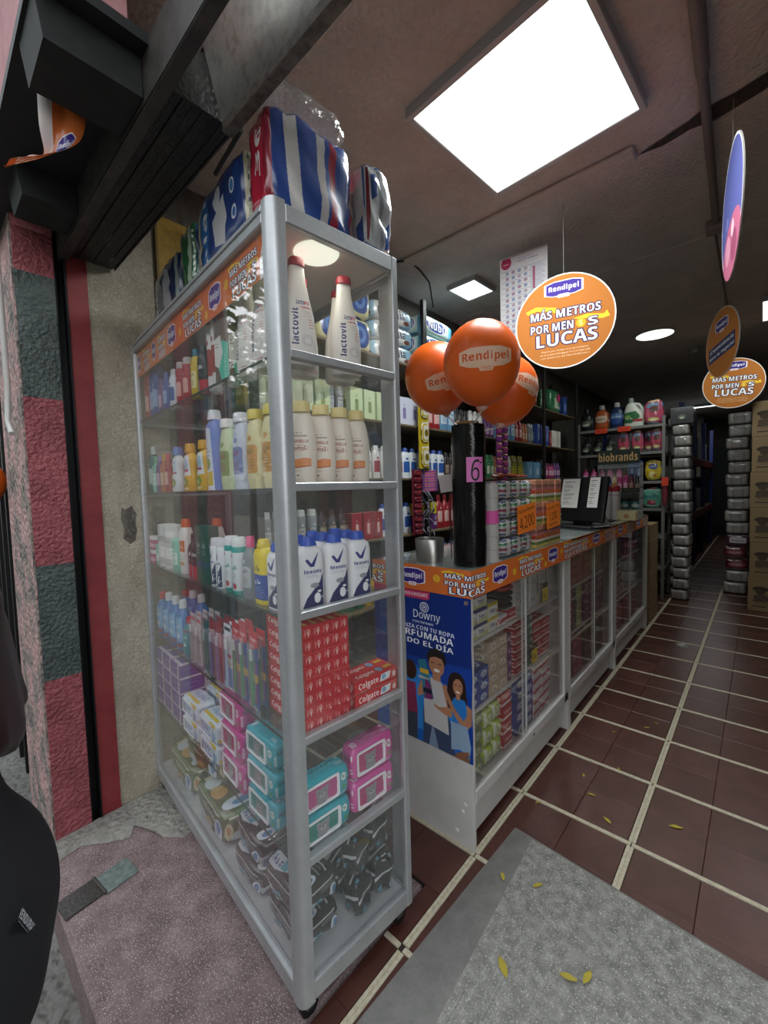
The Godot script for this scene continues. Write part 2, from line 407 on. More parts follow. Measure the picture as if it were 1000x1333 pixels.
func paint() -> void:
	sheet_init()
	# ---- sheet 1: signs ----
	lab("disc", 512, 512, "d98a32", 1)
	el(50, 50, 100, 100, "f4efe9"); el(50, 50, 97, 97, "b46c26")
	logo(50, 15.5, 36, 16); slogan(51, 52, 72, 44, 5); tx("Precio por metro más económico", 51, 80, 46, 2.2, "f7e6cf", 0, false); tx("en la marca Rendipel Pro comparado", 51, 83.4, 50, 2.2, "f7e6cf", 0, false); tx("con productos de Club Profesional", 51, 86.8, 48, 2.2, "f7e6cf", 0, false)
	lab("disc2", 512, 512, "c9792b", 1)
	el(50, 50, 100, 100, "e9d9c9"); el(50, 50, 97, 97, "cf7d2c"); logo(50, 24, 36, 17)
	pp([10, 50, 88, 44, 88, 66, 10, 72], "2f3468"); tx("¡Conveniencia", 49, 53, 70, 7, "f2f2f2", -4); tx("para tu negocio!", 49, 63, 72, 7, "f2f2f2", -4)
	lab("disc3", 512, 512, "4a4f86", 1)
	el(50, 50, 100, 100, "e4e0e4"); el(50, 50, 96, 96, "4b5292"); el(50, 78, 82, 44, "b05a7a"); el(34, 74, 24, 22, "c98aa0"); el(62, 82, 26, 22, "8e3d5e"); el(56, 66, 14, 12, "d9b9c2"); el(30, 50, 12, 10, "6d6fa8")
	lab("band", 1024, 200, "dc7030", 1)
	logo(9, 48, 11, 62); coin(21, 60, 3.2, 30); slogan(37, 50, 23, 84, 4); coin(53, 78, 3.0, 26); logo(62, 48, 11, 62); coin(73, 44, 3.2, 30); slogan(87, 50, 22, 84, 4)
	lab("orange", 64, 64, "dc7030", 1)
	lab("softys", 128, 128, "dc7030", 1); el(100, 100, 180, 180, "f3efec"); tx("Softys", 62, 60, 60, 30, "3a3a3a", 0, false)
	lab("poster", 512, 672, "123f9c", 1)
	pp([0, 0, 100, 0, 100, 42, 0, 46], "0b2d7d"); pp([0, 58, 40, 48, 100, 62, 100, 100, 0, 100], "1a63bd"); el(50, 72, 70, 40, "2f86d6"); pp([88, 60, 100, 58, 100, 100, 92, 100], "0d3a94")
	pp([0, 0, 62, 0, 61.5, 4.6, 59, 5.6, 0, 5.6], "c2335f"); tx("NUEVO SUAVIZANTE", 46, 2.9, 27, 2.2, "f6dfe6")
	el(56, 10.5, 9, 6.5, "f4f4f8"); el(56, 10.5, 7.6, 5.2, "0b2d7d"); el(56, 10.5, 5.4, 3.8, "f4f4f8"); el(56, 10.5, 4, 2.8, "0b2d7d"); el(56, 10.5, 2, 1.4, "f4f4f8")
	tx("Downy", 58, 16.4, 27, 6.6, "f8f8fa", 0, false); tx("CONCENTRADO", 54, 20.8, 21, 1.4, "f8f8fa")
	tx("DANZA CON TU ROPA", 56, 24.4, 58, 2.6, "e9eefc"); tx("PERFUMADA", 54, 28.6, 60, 4.0, "ffffff"); tx("TODO EL DÍA", 54, 33.4, 60, 4.4, "ffffff")
	pp([30, 100, 31, 76, 36, 62, 45, 62, 47, 80, 46, 100], "8c2f55"); pp([30, 100, 30, 84, 46, 82, 46, 100], "3d4552"); el(40, 54, 13, 13, "3a211a"); figure_man(); figure_woman()
	el(96, 2.6, 3.4, 2.6, "c9c9cc"); el(96, 2.6, 1.6, 1.2, "3a3f52"); el(96, 97, 3.4, 2.6, "c9c9cc"); el(96, 97, 1.6, 1.2, "3a3f52")
	lab("calendar", 256, 448, "d9d6d8", 1)
	el(14, 6, 22, 14, "b8315a"); sq(5, 14, 7, 14, 2, "f2e3e8"); sq(5, 56, 4, 30, 1.6, "7a7fae"); sq(10, 60, 7, 44, 2, "5d64a0"); rr(70, 18, 5, 26, "b03a52")
	for i in 13:
		rr(4, 15 + i * 6.4, 92, .5, "8f8fa8")
		for j in 4: el(16 + j * 13, 18 + i * 6.4, 8, 4, ["9a9cb8", "a8889c", "8d98b4", "b0a0a8"][(i + j) % 4])
		lines(64, 16.4 + i * 6.4, 30, 3, 1.6, "8c90b0")
	lab("p4200", 256, 256, "ff8a2a", 1); tx("Esponja Metálica", 50, 20, 88, 16, "22160e", -5, false); tx("4.200", 50, 62, 80, 44, "1c120c", -5, false)
	lab("p1200", 256, 256, "ff8a2a", 1); tx("Esponja x und", 50, 18, 84, 15, "22160e", -5, false); tx("1.200", 48, 54, 56, 32, "1c120c", -4, false); sq(8, 50, 84, 60, 12, "22160e", -3, false)
	lab("six", 128, 128, "e07cc4", 1); tx("6", 52, 52, 50, 86, "181214", 8, false); rr(80, 20, 14, 7, "181214")
	lab("bio", 384, 128, "1a2a20", 1); tx("biobrands", 49, 50, 92, 60, "d8b274")
	lab("biofoot", 384, 40, "1a2a20", 1); sq(17, 30, 50, 40, 30, "8d7a4c", 0, false); el(55, 50, 7, 70, "c9c2a8"); el(55, 50, 4, 40, "1a2a20"); sq(9, 80, 50, 28, 30, "8d7a4c", 0, false)
	lab("balloon", 768, 384, "ec661a", 1)
	pp([39, 42, 44, 38.5, 56, 38.5, 61, 42, 61, 55, 57, 59, 53, 60, 52.5, 63.5, 47.5, 63.5, 47, 60, 43, 59, 39, 55], "f2c8ac")
	tx("Rendipel", 50, 49, 19, 12, "dd5a18"); tx("PRO", 50, 60.6, 4, 3.4, "dd5a18", 0, false)
	lab("notes", 128, 256, "d5d1cd", 1)
	for i in 6: rr(14, 10 + i * 14, 60 - (i % 3) * 12, 2, "4a4648"); rr(14, 16 + i * 14, 30 + (i % 2) * 20, 1.6, "77706e")
	lab("label_yel", 96, 128, "e3c81e", 1); rr(0, 0, 100, 30, "3a3836"); sq(3, 50, 66, 70, 40, "4a3c10")
	lab("red_tag", 128, 64, "e0401c", 1); sq(6, 50, 50, 70, 50, "a02410", 0, false)
	lab("bannerp", 256, 256, "d8743c", 1); rr(0, 0, 30, 100, "ece4e0"); logo(62, 50, 40, 26); tx("LUCAS", 62, 84, 50, 14, "f6eee6")
	lab("sleeve", 128, 32, "0d0e14", 1); tx("ENDURANCE", 50, 50, 92, 60, "cfd2d8")
	# ---- sheet 0: packaging ----
	lab("lactovit", 256, 256, "efe8e3"); tx("lactovit", 44.5, 62, 36, 6, "2c2a6b", -90, true); tx("Lacto", 50, 37.5, 8, 4.6, "2c2a6b"); tx("urea", 57.5, 37.5, 7, 3.4, "c2334a"); tx("reparadora", 56.5, 42.5, 13, 3, "c2334a"); lines(52, 46.5, 12, 3, 2.2, "c9b3b0"); lines(56, 54, 7, 4, 2.6, "d2868c"); el(55, 75, 11, 12, "dcd6d4"); el(55, 76, 6, 6, "efe8e3"); lines(52, 90, 11, 3, 2.4, "c2334a"); el(44, 92, 3, 3, "8e86a8"); pp([0, 30, 0, 90, 20, 90, 20, 30], "ece5e0")
	lab("savital", 224, 256, "e4d9ca"); tx("Baño de crema", 46, 28, 12, 1.6, "55463c", 0, false); tx("acondicionador", 46, 32, 20, 2.2, "55463c"); tx("MANZANILLA", 46, 39, 22, 4, "9c4034"); el(46, 48, 21, 8, "b25a4e"); el(46, 48, 20, 7, "e9ddd0"); tx("Savital", 46, 48, 15, 5, "7c3a30"); pp([35, 62, 44, 63, 52, 61, 60, 62, 60, 71, 50, 72, 42, 73, 35, 72], "dd8a52"); pp([35, 72, 42, 73, 50, 72, 60, 71, 60, 72, 50, 73.4, 42, 74.4, 35, 73.4], "a8503c"); el(40, 60, 5, 6, "f2ece0"); el(40, 60, 2, 2, "d8a23c"); lines(42, 78, 9, 1, 2, "6a5a50"); el(45, 84, 3, 2.6, "8a7768"); lines(36, 89, 18, 3, 2.2, "8a7768")
	lab("rexona", 224, 256, "e9e9ea"); pp([44, 22, 46, 20, 49, 28, 55, 10, 51, 33, 48, 33], "2b2f78"); tx("Rexona", 50, 40, 17, 6, "2b2f78"); lines(43, 45, 12, 3, 2.2, "8a8fb0"); pp([62, 42, 62, 96, 38, 96], "262a5e"); el(51, 62, 7, 8, "9a9ca2"); el(53, 82, 5.5, 16, "f4f4f6"); el(55, 72, 4, 4, "f4f4f6"); rr(58, 80, 3, 4, "c9cbd8")
	lab("cg_side", 256, 56, "cf2a30"); tx("Colgate", 30, 46, 46, 66, "fbf3f0", 0, true); pp([60, 14, 84, 12, 80, 70, 56, 72], "dfe9ef"); el(66, 40, 10, 44, "7fb2cf"); rr(84, 0, 16, 100, "c2574e"); el(92, 50, 8, 50, "e6cfc4"); rr(0, 90, 100, 10, "8f1d24"); tx("TRIPLE ACCIÓN", 22, 82, 24, 12, "f2c7c0", 0, false)
	lab("cg_end", 64, 64, "c22a33"); el(56, 42, 40, 46, "e8b6ae"); el(56, 42, 26, 32, "c22a33"); pp([50, 36, 62, 36, 60, 84, 50, 80], "ecd0c8"); tx("Colgate", 18, 50, 54, 16, "f0d9d4", -90)
	lab("cg_end2", 64, 64, "bd2530"); rr(36, 30, 40, 50, "c9434a"); rr(44, 44, 20, 26, "d9777a"); el(66, 80, 18, 18, "e8cfd2"); tx("Colgate", 18, 50, 54, 14, "e6b8b6", -90)
	lab("cg_top", 256, 56, "c8262c"); tx("Colgate", 34, 50, 40, 56, "f4e6e2"); el(66, 50, 14, 70, "7fa6c4"); rr(78, 30, 18, 40, "e2b23c")
	for w in [["wt", "2fa9b8", "1d8290", "b84a86"], ["wt2", "2fa9b8", "1d8290", "2b7f74"], ["wp", "cf4f9c", "a8327c", "b23a74"]]:
		lab(w[0], 192, 160, w[1]); rrect(12, 18, 62, 64, 16, "efeef0"); rrect(17, 25, 52, 50, 10, w[3]); bear(43, 52, 34, 46, "8e8c90", "a9a6a8"); el(85, 40, 15, 22, "e9efe6"); tx("80", 84, 40, 8, 9, w[2]); el(86, 68, 9, 13, "5ea24a"); lines(78, 84, 16, 2, 4, "e6f0f0")
		lab(w[0] + "s", 128, 64, w[1]); sq(12, 50, 34, 60, 22, "24323a"); tx("80", 14, 60, 14, 34, "eef2f2"); lines(74, 60, 20, 2, 10, "dfeaea"); el(86, 30, 8, 18, "e9efe6")
	lab("ww", 192, 160, "dfe7ee"); rr(58, 4, 30, 22, "e0bc36"); rrect(10, 22, 56, 60, 20, "3f78c2"); rrect(15, 29, 46, 46, 16, "cddcee"); sq(5, 38, 50, 34, 22, "3f5f9c", 12); el(80, 60, 22, 30, "a9c4e4"); el(76, 84, 14, 16, "c2d6ec")
	lab("wws", 128, 64, "d9e2ea"); sq(7, 50, 40, 60, 34, "4f7cb8"); rr(10, 66, 70, 16, "e0c648")
	lab("purp", 128, 96, "6a4a9c"); sq(4, 40, 44, 40, 22, "d9cfe8", -10); el(40, 44, 44, 50, "7a5cae"); sq(8, 40, 46, 40, 18, "2c2048"); pp([80, 0, 100, 0, 100, 100, 76, 100], "d7c4c8"); el(88, 40, 8, 12, "9c4a66"); rr(0, 84, 100, 12, "e2d8e0")
	lab("gdiap", 384, 160, "56643c"); pp([0, 0, 100, 0, 100, 12, 0, 16], "74825a"); rr(14, 16, 70, 5, "c9cfc0"); el(12, 60, 22, 60, "d8c9a0"); el(12, 50, 10, 24, "c68a54"); el(30, 76, 26, 40, "c9d2d6"); el(52, 78, 20, 34, "c8a058"); el(80, 60, 22, 60, "d9e2ea"); el(80, 52, 12, 34, "6c8fc0"); sq(8, 56, 38, 40, 16, "e6e6da")
	lab("bdiap", 256, 128, "33302f"); rr(20, 22, 70, 6, "b9b9b6"); pp([0, 64, 34, 52, 60, 72, 30, 100, 0, 100], "c2c8cc"); el(84, 70, 26, 44, "d7dde2"); el(84, 66, 14, 24, "5a86b4"); pp([36, 60, 52, 56, 50, 82, 38, 84], "5a9aa8"); sq(4, 24, 76, 30, 22, "35407a"); lines(50, 34, 40, 2, 8, "8e8e8c")
	lab("bdiap2", 128, 128, "2e2c2c"); pp([0, 46, 100, 34, 100, 41, 0, 54], "b4b7b9"); pp([22, 68, 38, 64, 39, 78, 25, 82], "5f8fa4"); pp([70, 78, 100, 70, 100, 100, 74, 100], "8e9498")
	lab("packblue", 384, 256, "28427f"); pp([0, 0, 18, 0, 14, 100, 0, 100], "c9c2a4"); sq(5, 8, 50, 70, 7, "4a4a52", -90); rr(20, 0, 16, 100, "2f6fae"); tx("idian", 28, 52, 66, 11, "eef2f6", -90); el(52, 30, 10, 30, "d9dbe2"); pp([44, 50, 62, 34, 66, 60, 60, 84, 46, 78], "d4d2d4"); el(76, 36, 9, 14, "dfe3ea"); el(76, 36, 6, 10, "4f86b8"); el(78, 62, 9, 14, "e6e9ee"); el(78, 62, 6, 9, "3f74b0"); rr(90, 0, 10, 100, "243a74")
	lab("packred", 256, 256, "b3263c"); tx("36", 52, 40, 40, 22, "f4e9ea", -80); pp([80, 0, 100, 0, 100, 100, 88, 100, 70, 60], "8a1c30"); lines(20, 80, 40, 3, 5, "d99aa4")
	lab("packend", 256, 256, "2c4a8c"); pp([18, 0, 32, 0, 40, 100, 26, 100], "c9c6c4"); pp([52, 0, 60, 0, 64, 100, 56, 100], "b8b4b4"); rr(66, 0, 8, 100, "8f2a3c"); pp([78, 0, 100, 0, 100, 100, 80, 100], "3a5590")
	lab("packsilver", 256, 256, "b9bcc0"); pp([0, 0, 14, 0, 20, 60, 10, 100, 0, 100], "7a2f3c"); pp([22, 20, 40, 14, 44, 40, 26, 46], "3c568e"); pp([60, 70, 80, 60, 86, 96, 64, 100], "33508c"); pp([46, 0, 54, 0, 60, 100, 50, 100], "8f959c"); pp([80, 0, 90, 0, 96, 60, 86, 50], "4a6296")
	lab("packgrn", 256, 256, "2c6a40"); pp([0, 0, 30, 0, 24, 100, 0, 100], "31406a"); pp([64, 0, 80, 0, 76, 100, 60, 100], "b8c4b0"); tx("idian", 88, 50, 60, 12, "dfe6e0", -90)
	lab("packdark", 256, 256, "26365c"); tx("idian", 18, 56, 70, 14, "c9ced8", -90); el(56, 40, 20, 40, "b9bac2"); pp([44, 52, 66, 44, 70, 84, 50, 90], "a9a9b2"); rr(84, 0, 10, 100, "8f9a94")
	lab("nubi", 256, 112, "bfe0dc"); el(42, 48, 62, 72, "f0f4ee"); el(42, 48, 50, 58, "2a4fa8"); tx("Nubi", 43, 46, 40, 42, "ffffff", 0, true, 2, "1c2f70"); pp([82, 0, 100, 0, 100, 100, 76, 100], "6cb8d6"); el(6, 40, 10, 30, "3f86c4")
	lab("familia", 256, 112, "d9dcd8"); tx("Familia", 42, 50, 60, 40, "2a3f5c", -8); pp([66, 0, 100, 0, 100, 100, 76, 100], "9cc4d8"); el(76, 74, 16, 24, "7a4a3a"); lines(14, 84, 40, 1, 8, "3a4a68")
	lab("bluetp", 128, 128, "d8d2a0"); el(50, 50, 70, 76, "24468c"); el(50, 50, 40, 44, "5f86c0"); el(50, 50, 20, 22, "24468c")
	var simple = [["blank", "e6e4e2", "c9c6c4", "8a8688"], ["sh_white", "dfdcd8", "c9c4c0", "6c6468"], ["sh_red", "dedad6", "a33a34", "7a3a36"], ["hs", "dfe4ea", "2f5aa8", "3a62a4"], ["sh_green", "2f7a52", "c9d8b8", "e6e2c8"], ["sh_teal", "2a6a6c", "b8c9c4", "d9e2de"], ["sh_orange", "b86a44", "d8b898", "f0e2d2"], ["sh_black", "2a2628", "8e7a6a", "c9c0b4"], ["sh_olive", "6c6a28", "c2b83a", "2a2a22"], ["sh_purple", "6a3a7a", "c9a4c8", "e2d2e2"], ["sh_pink", "b83a7a", "e6b4cc", "f2dfe8"], ["sh_blue", "2a4a9c", "8fb0dc", "e2e8f2"], ["sh_lblue", "6a9cc4", "c9dcea", "2a5a90"], ["sh_crim", "9c2430", "e0b0a8", "f0dcd6"], ["sh_yel", "d8b838", "f0e4a8", "6a5a20"], ["sh_mint", "7cc4b0", "d2ece2", "3a7a68"], ["sh_maroon", "5a2430", "a87a72", "d0b4ac"], ["sh_gray", "7c8286", "b4b8ba", "4a4e52"], ["sh_cream", "e2d8a8", "d09a5c", "7a6a48"], ["sh_lil", "cdd0e0", "8088b4", "a03a6a"], ["sh_lgrn", "c9d8ac", "7fa060", "a03a6a"]]
	for s in simple:
		lab(s[0], 112, 128, s[1]); rrect(36, 38, 28, 40, 5, s[2]); sq(5, 50, 46, 20, 9, s[3]); lines(41, 58, 18, 4, 4, s[3]); el(50, 28, 9, 8, s[2])
	lab("babyyel", 128, 128, "e2b43c"); pp([40, 12, 60, 10, 64, 60, 38, 62], "e6eaec"); el(50, 34, 14, 34, "a9cce0"); rr(38, 46, 20, 6, "b03a5a"); el(47, 76, 20, 24, "7c9a4a"); el(47, 78, 10, 12, "c9d08a"); rr(40, 90, 18, 5, "f0e6c0")
	lab("babywhite", 128, 128, "e2e4e8"); el(50, 34, 16, 34, "c9dcee"); rr(40, 48, 20, 5, "b03a5a"); el(47, 76, 20, 24, "7c9a4a"); el(47, 78, 10, 12, "c9d08a"); sq(4, 50, 22, 16, 8, "5f78a8")
	lab("babyblue", 128, 128, "6a8fd0"); pp([34, 8, 54, 14, 60, 100, 34, 100], "dbe6f2"); el(44, 62, 16, 18, "86a858"); pp([34, 76, 56, 72, 56, 92, 34, 94], "d8c040"); lines(38, 40, 14, 3, 5, "8fa0c8")
	lab("orangelot", 112, 128, "e6e2dc"); rr(34, 30, 30, 24, "d86a2c"); sq(6, 49, 42, 22, 8, "f6ece2"); rr(38, 74, 22, 8, "d8875a"); lines(38, 60, 22, 3, 4, "8a8480")
	lab("fresh_blk", 112, 128, "26242a"); sq(5, 50, 36, 30, 12, "eceaf0"); rr(0, 66, 50, 34, "5aa6bc"); rr(50, 66, 50, 34, "c23040"); lines(40, 48, 20, 3, 4, "9a98a0")
	lab("grnbox", 112, 160, "1f5a4c"); sq(5, 50, 34, 56, 12, "dfe8e2"); rr(0, 66, 100, 3, "3a5a9c"); el(70, 70, 30, 14, "2c4a88"); lines(26, 44, 50, 2, 5, "a8c4b8")
	lab("tealfoot", 112, 128, "dfe4e4"); rr(0, 0, 100, 14, "1f9a90"); sq(4, 49, 44, 26, 12, "1c7a74", -6); el(46, 20, 10, 9, "c26a8a"); lines(38, 54, 22, 4, 4, "7a8a90"); el(44, 80, 10, 14, "3a78b0"); el(54, 82, 9, 12, "c23a4a"); rr(0, 92, 100, 8, "1f9a90")
	lab("yelblu", 112, 128, "e2c81c"); rr(0, 48, 100, 44, "2a4aa0"); sq(3, 46, 36, 20, 14, "6a5a10", 0); sq(3, 46, 60, 22, 12, "e6ecf6", -8); lines(36, 70, 26, 5, 4, "a8b8dc")
	lab("brownbox", 112, 160, "6a5044"); pp([0, 56, 60, 44, 100, 50, 100, 100, 48, 100], "4fc0a4"); pp([0, 40, 46, 36, 60, 60, 30, 80, 0, 74], "e0dcd6"); sq(9, 72, 80, 50, 7, "eef2ee", -90); rr(10, 6, 50, 30, "5a443a"); lines(8, 46, 24, 2, 4, "8a7a70")
	lab("mouth", 112, 128, "3a78b8"); pp([34, 30, 64, 20, 66, 80, 34, 86], "7fb4dc"); sq(4, 50, 44, 22, 12, "f0f4fa", -15); el(50, 68, 14, 14, "d8e8f4"); rr(36, 86, 28, 8, "b03040")
	lab("mouth2", 112, 128, "2f8a96"); sq(4, 50, 44, 22, 12, "f0f4fa", -15); el(50, 68, 14, 14, "d8f0ec"); rr(34, 22, 32, 5, "b03040")
	lab("blist_r", 64, 160, "9c2c3c"); pp([10, 20, 90, 16, 90, 40, 10, 44], "d8a4ac"); sq(3, 50, 30, 60, 8, "f2e6e8"); rr(20, 62, 20, 34, "6a3a80"); rr(56, 56, 14, 40, "2c6a8a")
	lab("blist_b", 64, 160, "2a5a9c"); pp([0, 0, 100, 0, 100, 20, 0, 28], "c9303a"); tx("Colgate", 50, 12, 70, 7, "f4eef0"); rr(24, 40, 12, 52, "d86a3c"); rr(46, 36, 12, 56, "58b04a"); rr(66, 40, 12, 52, "c94a8c"); rr(10, 56, 80, 10, "e0b830")
	lab("blist_w", 64, 160, "e4e8ec"); rr(10, 6, 80, 5, "2a3038"); rr(24, 20, 16, 60, "c9d6e0"); rr(56, 20, 16, 60, "9cc080"); rr(0, 66, 100, 30, "4a9ccc"); sq(4, 50, 60, 60, 6, "c94030"); rr(12, 46, 76, 6, "c23040")
	lab("blist_g", 64, 160, "1f5a5c"); el(50, 24, 50, 20, "2f7a84"); rr(30, 36, 30, 50, "3a8a70"); rr(16, 66, 30, 18, "e2c030"); sq(3, 30, 74, 22, 6, "3a3010")
	lab("blist_s", 64, 160, "c9c4c4"); el(50, 34, 60, 24, "e4e2e2"); el(50, 70, 60, 24, "dcdade"); rr(10, 50, 80, 4, "8a9a60"); rr(10, 8, 80, 8, "b86a70")
	# counter goods
	lab("soap", 128, 64, "dedcd8"); rr(0, 0, 100, 22, "2a3570"); tx("Protex", 48, 56, 50, 34, "343c78"); pp([0, 84, 100, 62, 100, 100, 0, 100], "c2bc84"); el(86, 50, 10, 18, "8fae6a")
	lab("soap2", 128, 64, "dedcd8"); rr(0, 0, 100, 22, "cbb83a"); tx("Protex", 48, 56, 50, 34, "343c78"); el(86, 70, 14, 30, "b86a4a")
	lab("lakb", 128, 80, "2f4f96"); el(50, 50, 62, 60, "c9d2e2"); tx("Lak", 50, 50, 36, 40, "2a3a70", -10); lines(6, 8, 88, 2, 8, "5f80c0"); rr(0, 86, 100, 10, "243c78")
	lab("lakt", 128, 80, "b8a48c"); el(50, 50, 62, 60, "ddd4c6"); tx("Lak", 50, 50, 36, 40, "4a4038", -10); lines(6, 8, 88, 2, 8, "d4c6b4")
	lab("lakc", 128, 80, "c9c0a8"); el(40, 50, 50, 60, "e2dcc8"); sq(3, 40, 50, 30, 40, "3f5a8a"); rr(70, 0, 30, 100, "a87a54")
	lab("grnpk", 128, 96, "6f7c5c"); el(40, 46, 50, 40, "a8b494"); sq(4, 40, 46, 34, 24, "39462c"); pp([78, 0, 100, 0, 100, 100, 70, 100], "87965a"); lines(8, 78, 50, 2, 8, "c6ccb8")
	lab("limepk", 128, 96, "a4bc48"); el(50, 50, 50, 56, "d2d8b0"); sq(3, 50, 50, 30, 30, "54702c"); pp([0, 0, 30, 0, 10, 100, 0, 100], "c4c8c0")
	lab("redpk", 128, 96, "a82632"); tx("Colgate", 50, 40, 70, 30, "f0dcd8"); rr(0, 74, 100, 20, "e0d6d2"); el(84, 40, 14, 24, "d8b0b4")
	lab("wrpk", 128, 96, "d8d2d0"); pp([0, 46, 100, 24, 100, 56, 0, 80], "b02a36"); sq(3, 36, 30, 30, 26, "3a4a80"); lines(60, 76, 34, 2, 9, "8a8480")
	lab("bxwhite", 128, 160, "cbcac8"); rr(64, 14, 10, 60, "5a6068"); lines(14, 20, 40, 3, 6, "6a7078"); sq(5, 30, 80, 36, 9, "47507c")
	lab("magpk", 128, 96, "8c2450"); lines(8, 20, 80, 3, 18, "c86a90"); el(74, 50, 16, 30, "2c3060"); el(30, 52, 14, 24, "d88ab0"); rr(0, 84, 100, 10, "6a1a3c")
	lab("purpk", 128, 96, "5a2a66"); el(30, 50, 20, 40, "c0488c"); el(60, 44, 18, 36, "d8c8d8"); el(80, 66, 14, 20, "d0a040")
	lab("darkpk", 128, 96, "33383a"); el(40, 50, 30, 40, "5f7a72"); lines(10, 10, 80, 3, 8, "7a7a78"); el(76, 60, 20, 30, "8a4a50")
	lab("grnbluepk", 128, 96, "2f4a50"); lines(0, 10, 100, 6, 15, "5a9a7a"); rr(60, 20, 30, 50, "c9c9c2")
	lab("sponge", 128, 160, "b5b8b4"); for i in 4: rr(0, i * 25, 100, 12, ["3a4a7c", "2f7a4c", "8a3a50", "3a4a7c"][i]); rr(36, i * 25 - 2, 26, 24, "d9d7d6"); lines(40, i * 25 + 2, 18, 3, 5, "8a8a90")
	lab("scrub", 128, 160, "c98a70"); rr(0, 20, 100, 14, "8a5a58"); rr(0, 36, 100, 8, "b86a7a"); rr(0, 46, 100, 16, "b03a2c"); el(30, 52, 20, 10, "e0a040"); el(70, 52, 20, 10, "e0a040"); rr(0, 62, 100, 12, "c9c4b8"); rr(0, 74, 100, 12, "5f7a40"); rr(0, 86, 100, 14, "b4a85a")
	lab("strip_y", 64, 320, "b09a20"); for i in 3: pp([30, 4 + i * 33, 96, 2 + i * 33, 92, 30 + i * 33, 34, 26 + i * 33], "c9c4b8"); el(62, 16 + i * 33, 40, 10, "6a5a1c")
	lab("strip_p", 64, 320, "5a2a66"); for i in 8: rr(20, 4 + i * 12.5, 60, 9, ["8a3a8c", "b0408c"][i % 2]); rr(10, 1 + i * 12.5, 80, 2, "c9a030")
	lab("strip_m", 64, 320, "5c1c28"); for i in 14: rr(30, 4 + i * 7, 50, 3, "8c2c38")
	lab("kola", 112, 128, "5a2a6c"); rr(0, 0, 100, 22, "c9b82c"); sq(4, 50, 42, 26, 14, "e6dce8", -90); el(50, 70, 20, 18, "d9d4dc"); sq(4, 50, 70, 14, 8, "5a2a6c")
	lab("deterg", 128, 160, "b04a68"); el(40, 20, 70, 30, "7a94b8"); el(52, 40, 40, 26, "5a3a34"); sq(6, 52, 56, 80, 12, "d9423a", -6); el(48, 82, 60, 24, "d4c86a"); el(50, 82, 34, 14, "ece6d0")
	lab("softy", 128, 160, "d8bc2c"); el(52, 34, 56, 26, "3f5aa4"); sq(5, 52, 34, 36, 12, "f0ecd0"); el(46, 74, 44, 34, "e6d88a"); el(60, 76, 20, 20, "c98a3a")
	lab("azul", 128, 160, "5aa48c"); sq(6, 52, 44, 74, 16, "2a4a90", -4); el(46, 76, 40, 30, "b8405a"); el(52, 70, 20, 18, "d0788c"); rr(0, 0, 100, 12, "c9d4cc")
	lab("ariel", 128, 160, "d2d4ce"); pp([28, 44, 54, 36, 60, 60, 48, 84, 30, 80], "2f6a3c"); el(40, 56, 14, 14, "86b060"); el(58, 74, 18, 12, "b03a3c"); sq(3, 44, 64, 14, 8, "f2f2ea")
	lab("det_or", 112, 128, "9c4a24"); el(50, 48, 32, 34, "c9b4a0"); sq(7, 50, 48, 24, 10, "6a2a20", -8); rr(34, 70, 32, 14, "b85a2c")
	lab("det_bl", 112, 128, "1c2c50"); el(50, 48, 32, 36, "4a6a9c"); el(50, 66, 30, 24, "2c4a90"); sq(6, 50, 46, 22, 9, "dce4ee")
	lab("det_dk", 112, 128, "15181c"); el(50, 60, 34, 30, "5f6c54"); el(50, 66, 20, 14, "b8bcae")
	lab("aero", 112, 160, "cfcbcc"); rr(0, 0, 100, 10, "c9c9c9"); sq(6, 50, 14, 30, 7, "a0222c"); lines(38, 26, 24, 5, 9, "c0bcbc")
	lab("carton", 192, 192, "8a7454"); el(20, 34, 26, 14, "3c3128"); el(20, 42, 16, 18, "4a3c30"); pp([10, 52, 30, 50, 36, 70, 8, 72], "54463a"); rr(8, 84, 22, 4, "4a3c30"); lines(12, 72, 24, 2, 5, "5a4a3a")
	lab("cartonp", 64, 64, "8a7454"); rr(0, 48, 100, 6, "a18b66")
	lab("tp", 160, 96, "8a8684"); rr(6, 0, 24, 100, "a19d9a"); rr(38, 0, 24, 100, "979390"); rr(70, 0, 24, 100, "a5a19e"); rr(0, 0, 100, 6, "b8b4b0"); rr(28, 34, 44, 30, "7b7674"); lines(32, 40, 34, 3, 8, "b5b1ae"); rr(0, 92, 100, 8, "6f6b69")
	lab("tpp", 160, 96, "56304a"); rr(18, 30, 64, 40, "cfc8cc"); sq(5, 50, 50, 44, 22, "4a2a5c"); rr(0, 0, 100, 8, "a89aa0")
	lab("tpm", 160, 96, "5c2430"); el(50, 50, 70, 40, "8c4450"); rr(0, 84, 100, 12, "b09a98"); sq(5, 50, 50, 44, 22, "d4c0c0")
	lab("sack", 128, 128, "a8a6a2"); el(50, 50, 60, 40, "c6c4c0"); el(44, 54, 26, 16, "5f6468"); lines(20, 80, 60, 2, 6, "7a7874")
	lab("box_lit", 128, 128, "b8bcc0"); rr(16, 10, 10, 80, "7a8288"); rr(60, 20, 24, 40, "6a747c"); lines(60, 70, 30, 3, 7, "7a8288")
	for a in ATL: atex.append(ImageTexture.create_from_image(a))

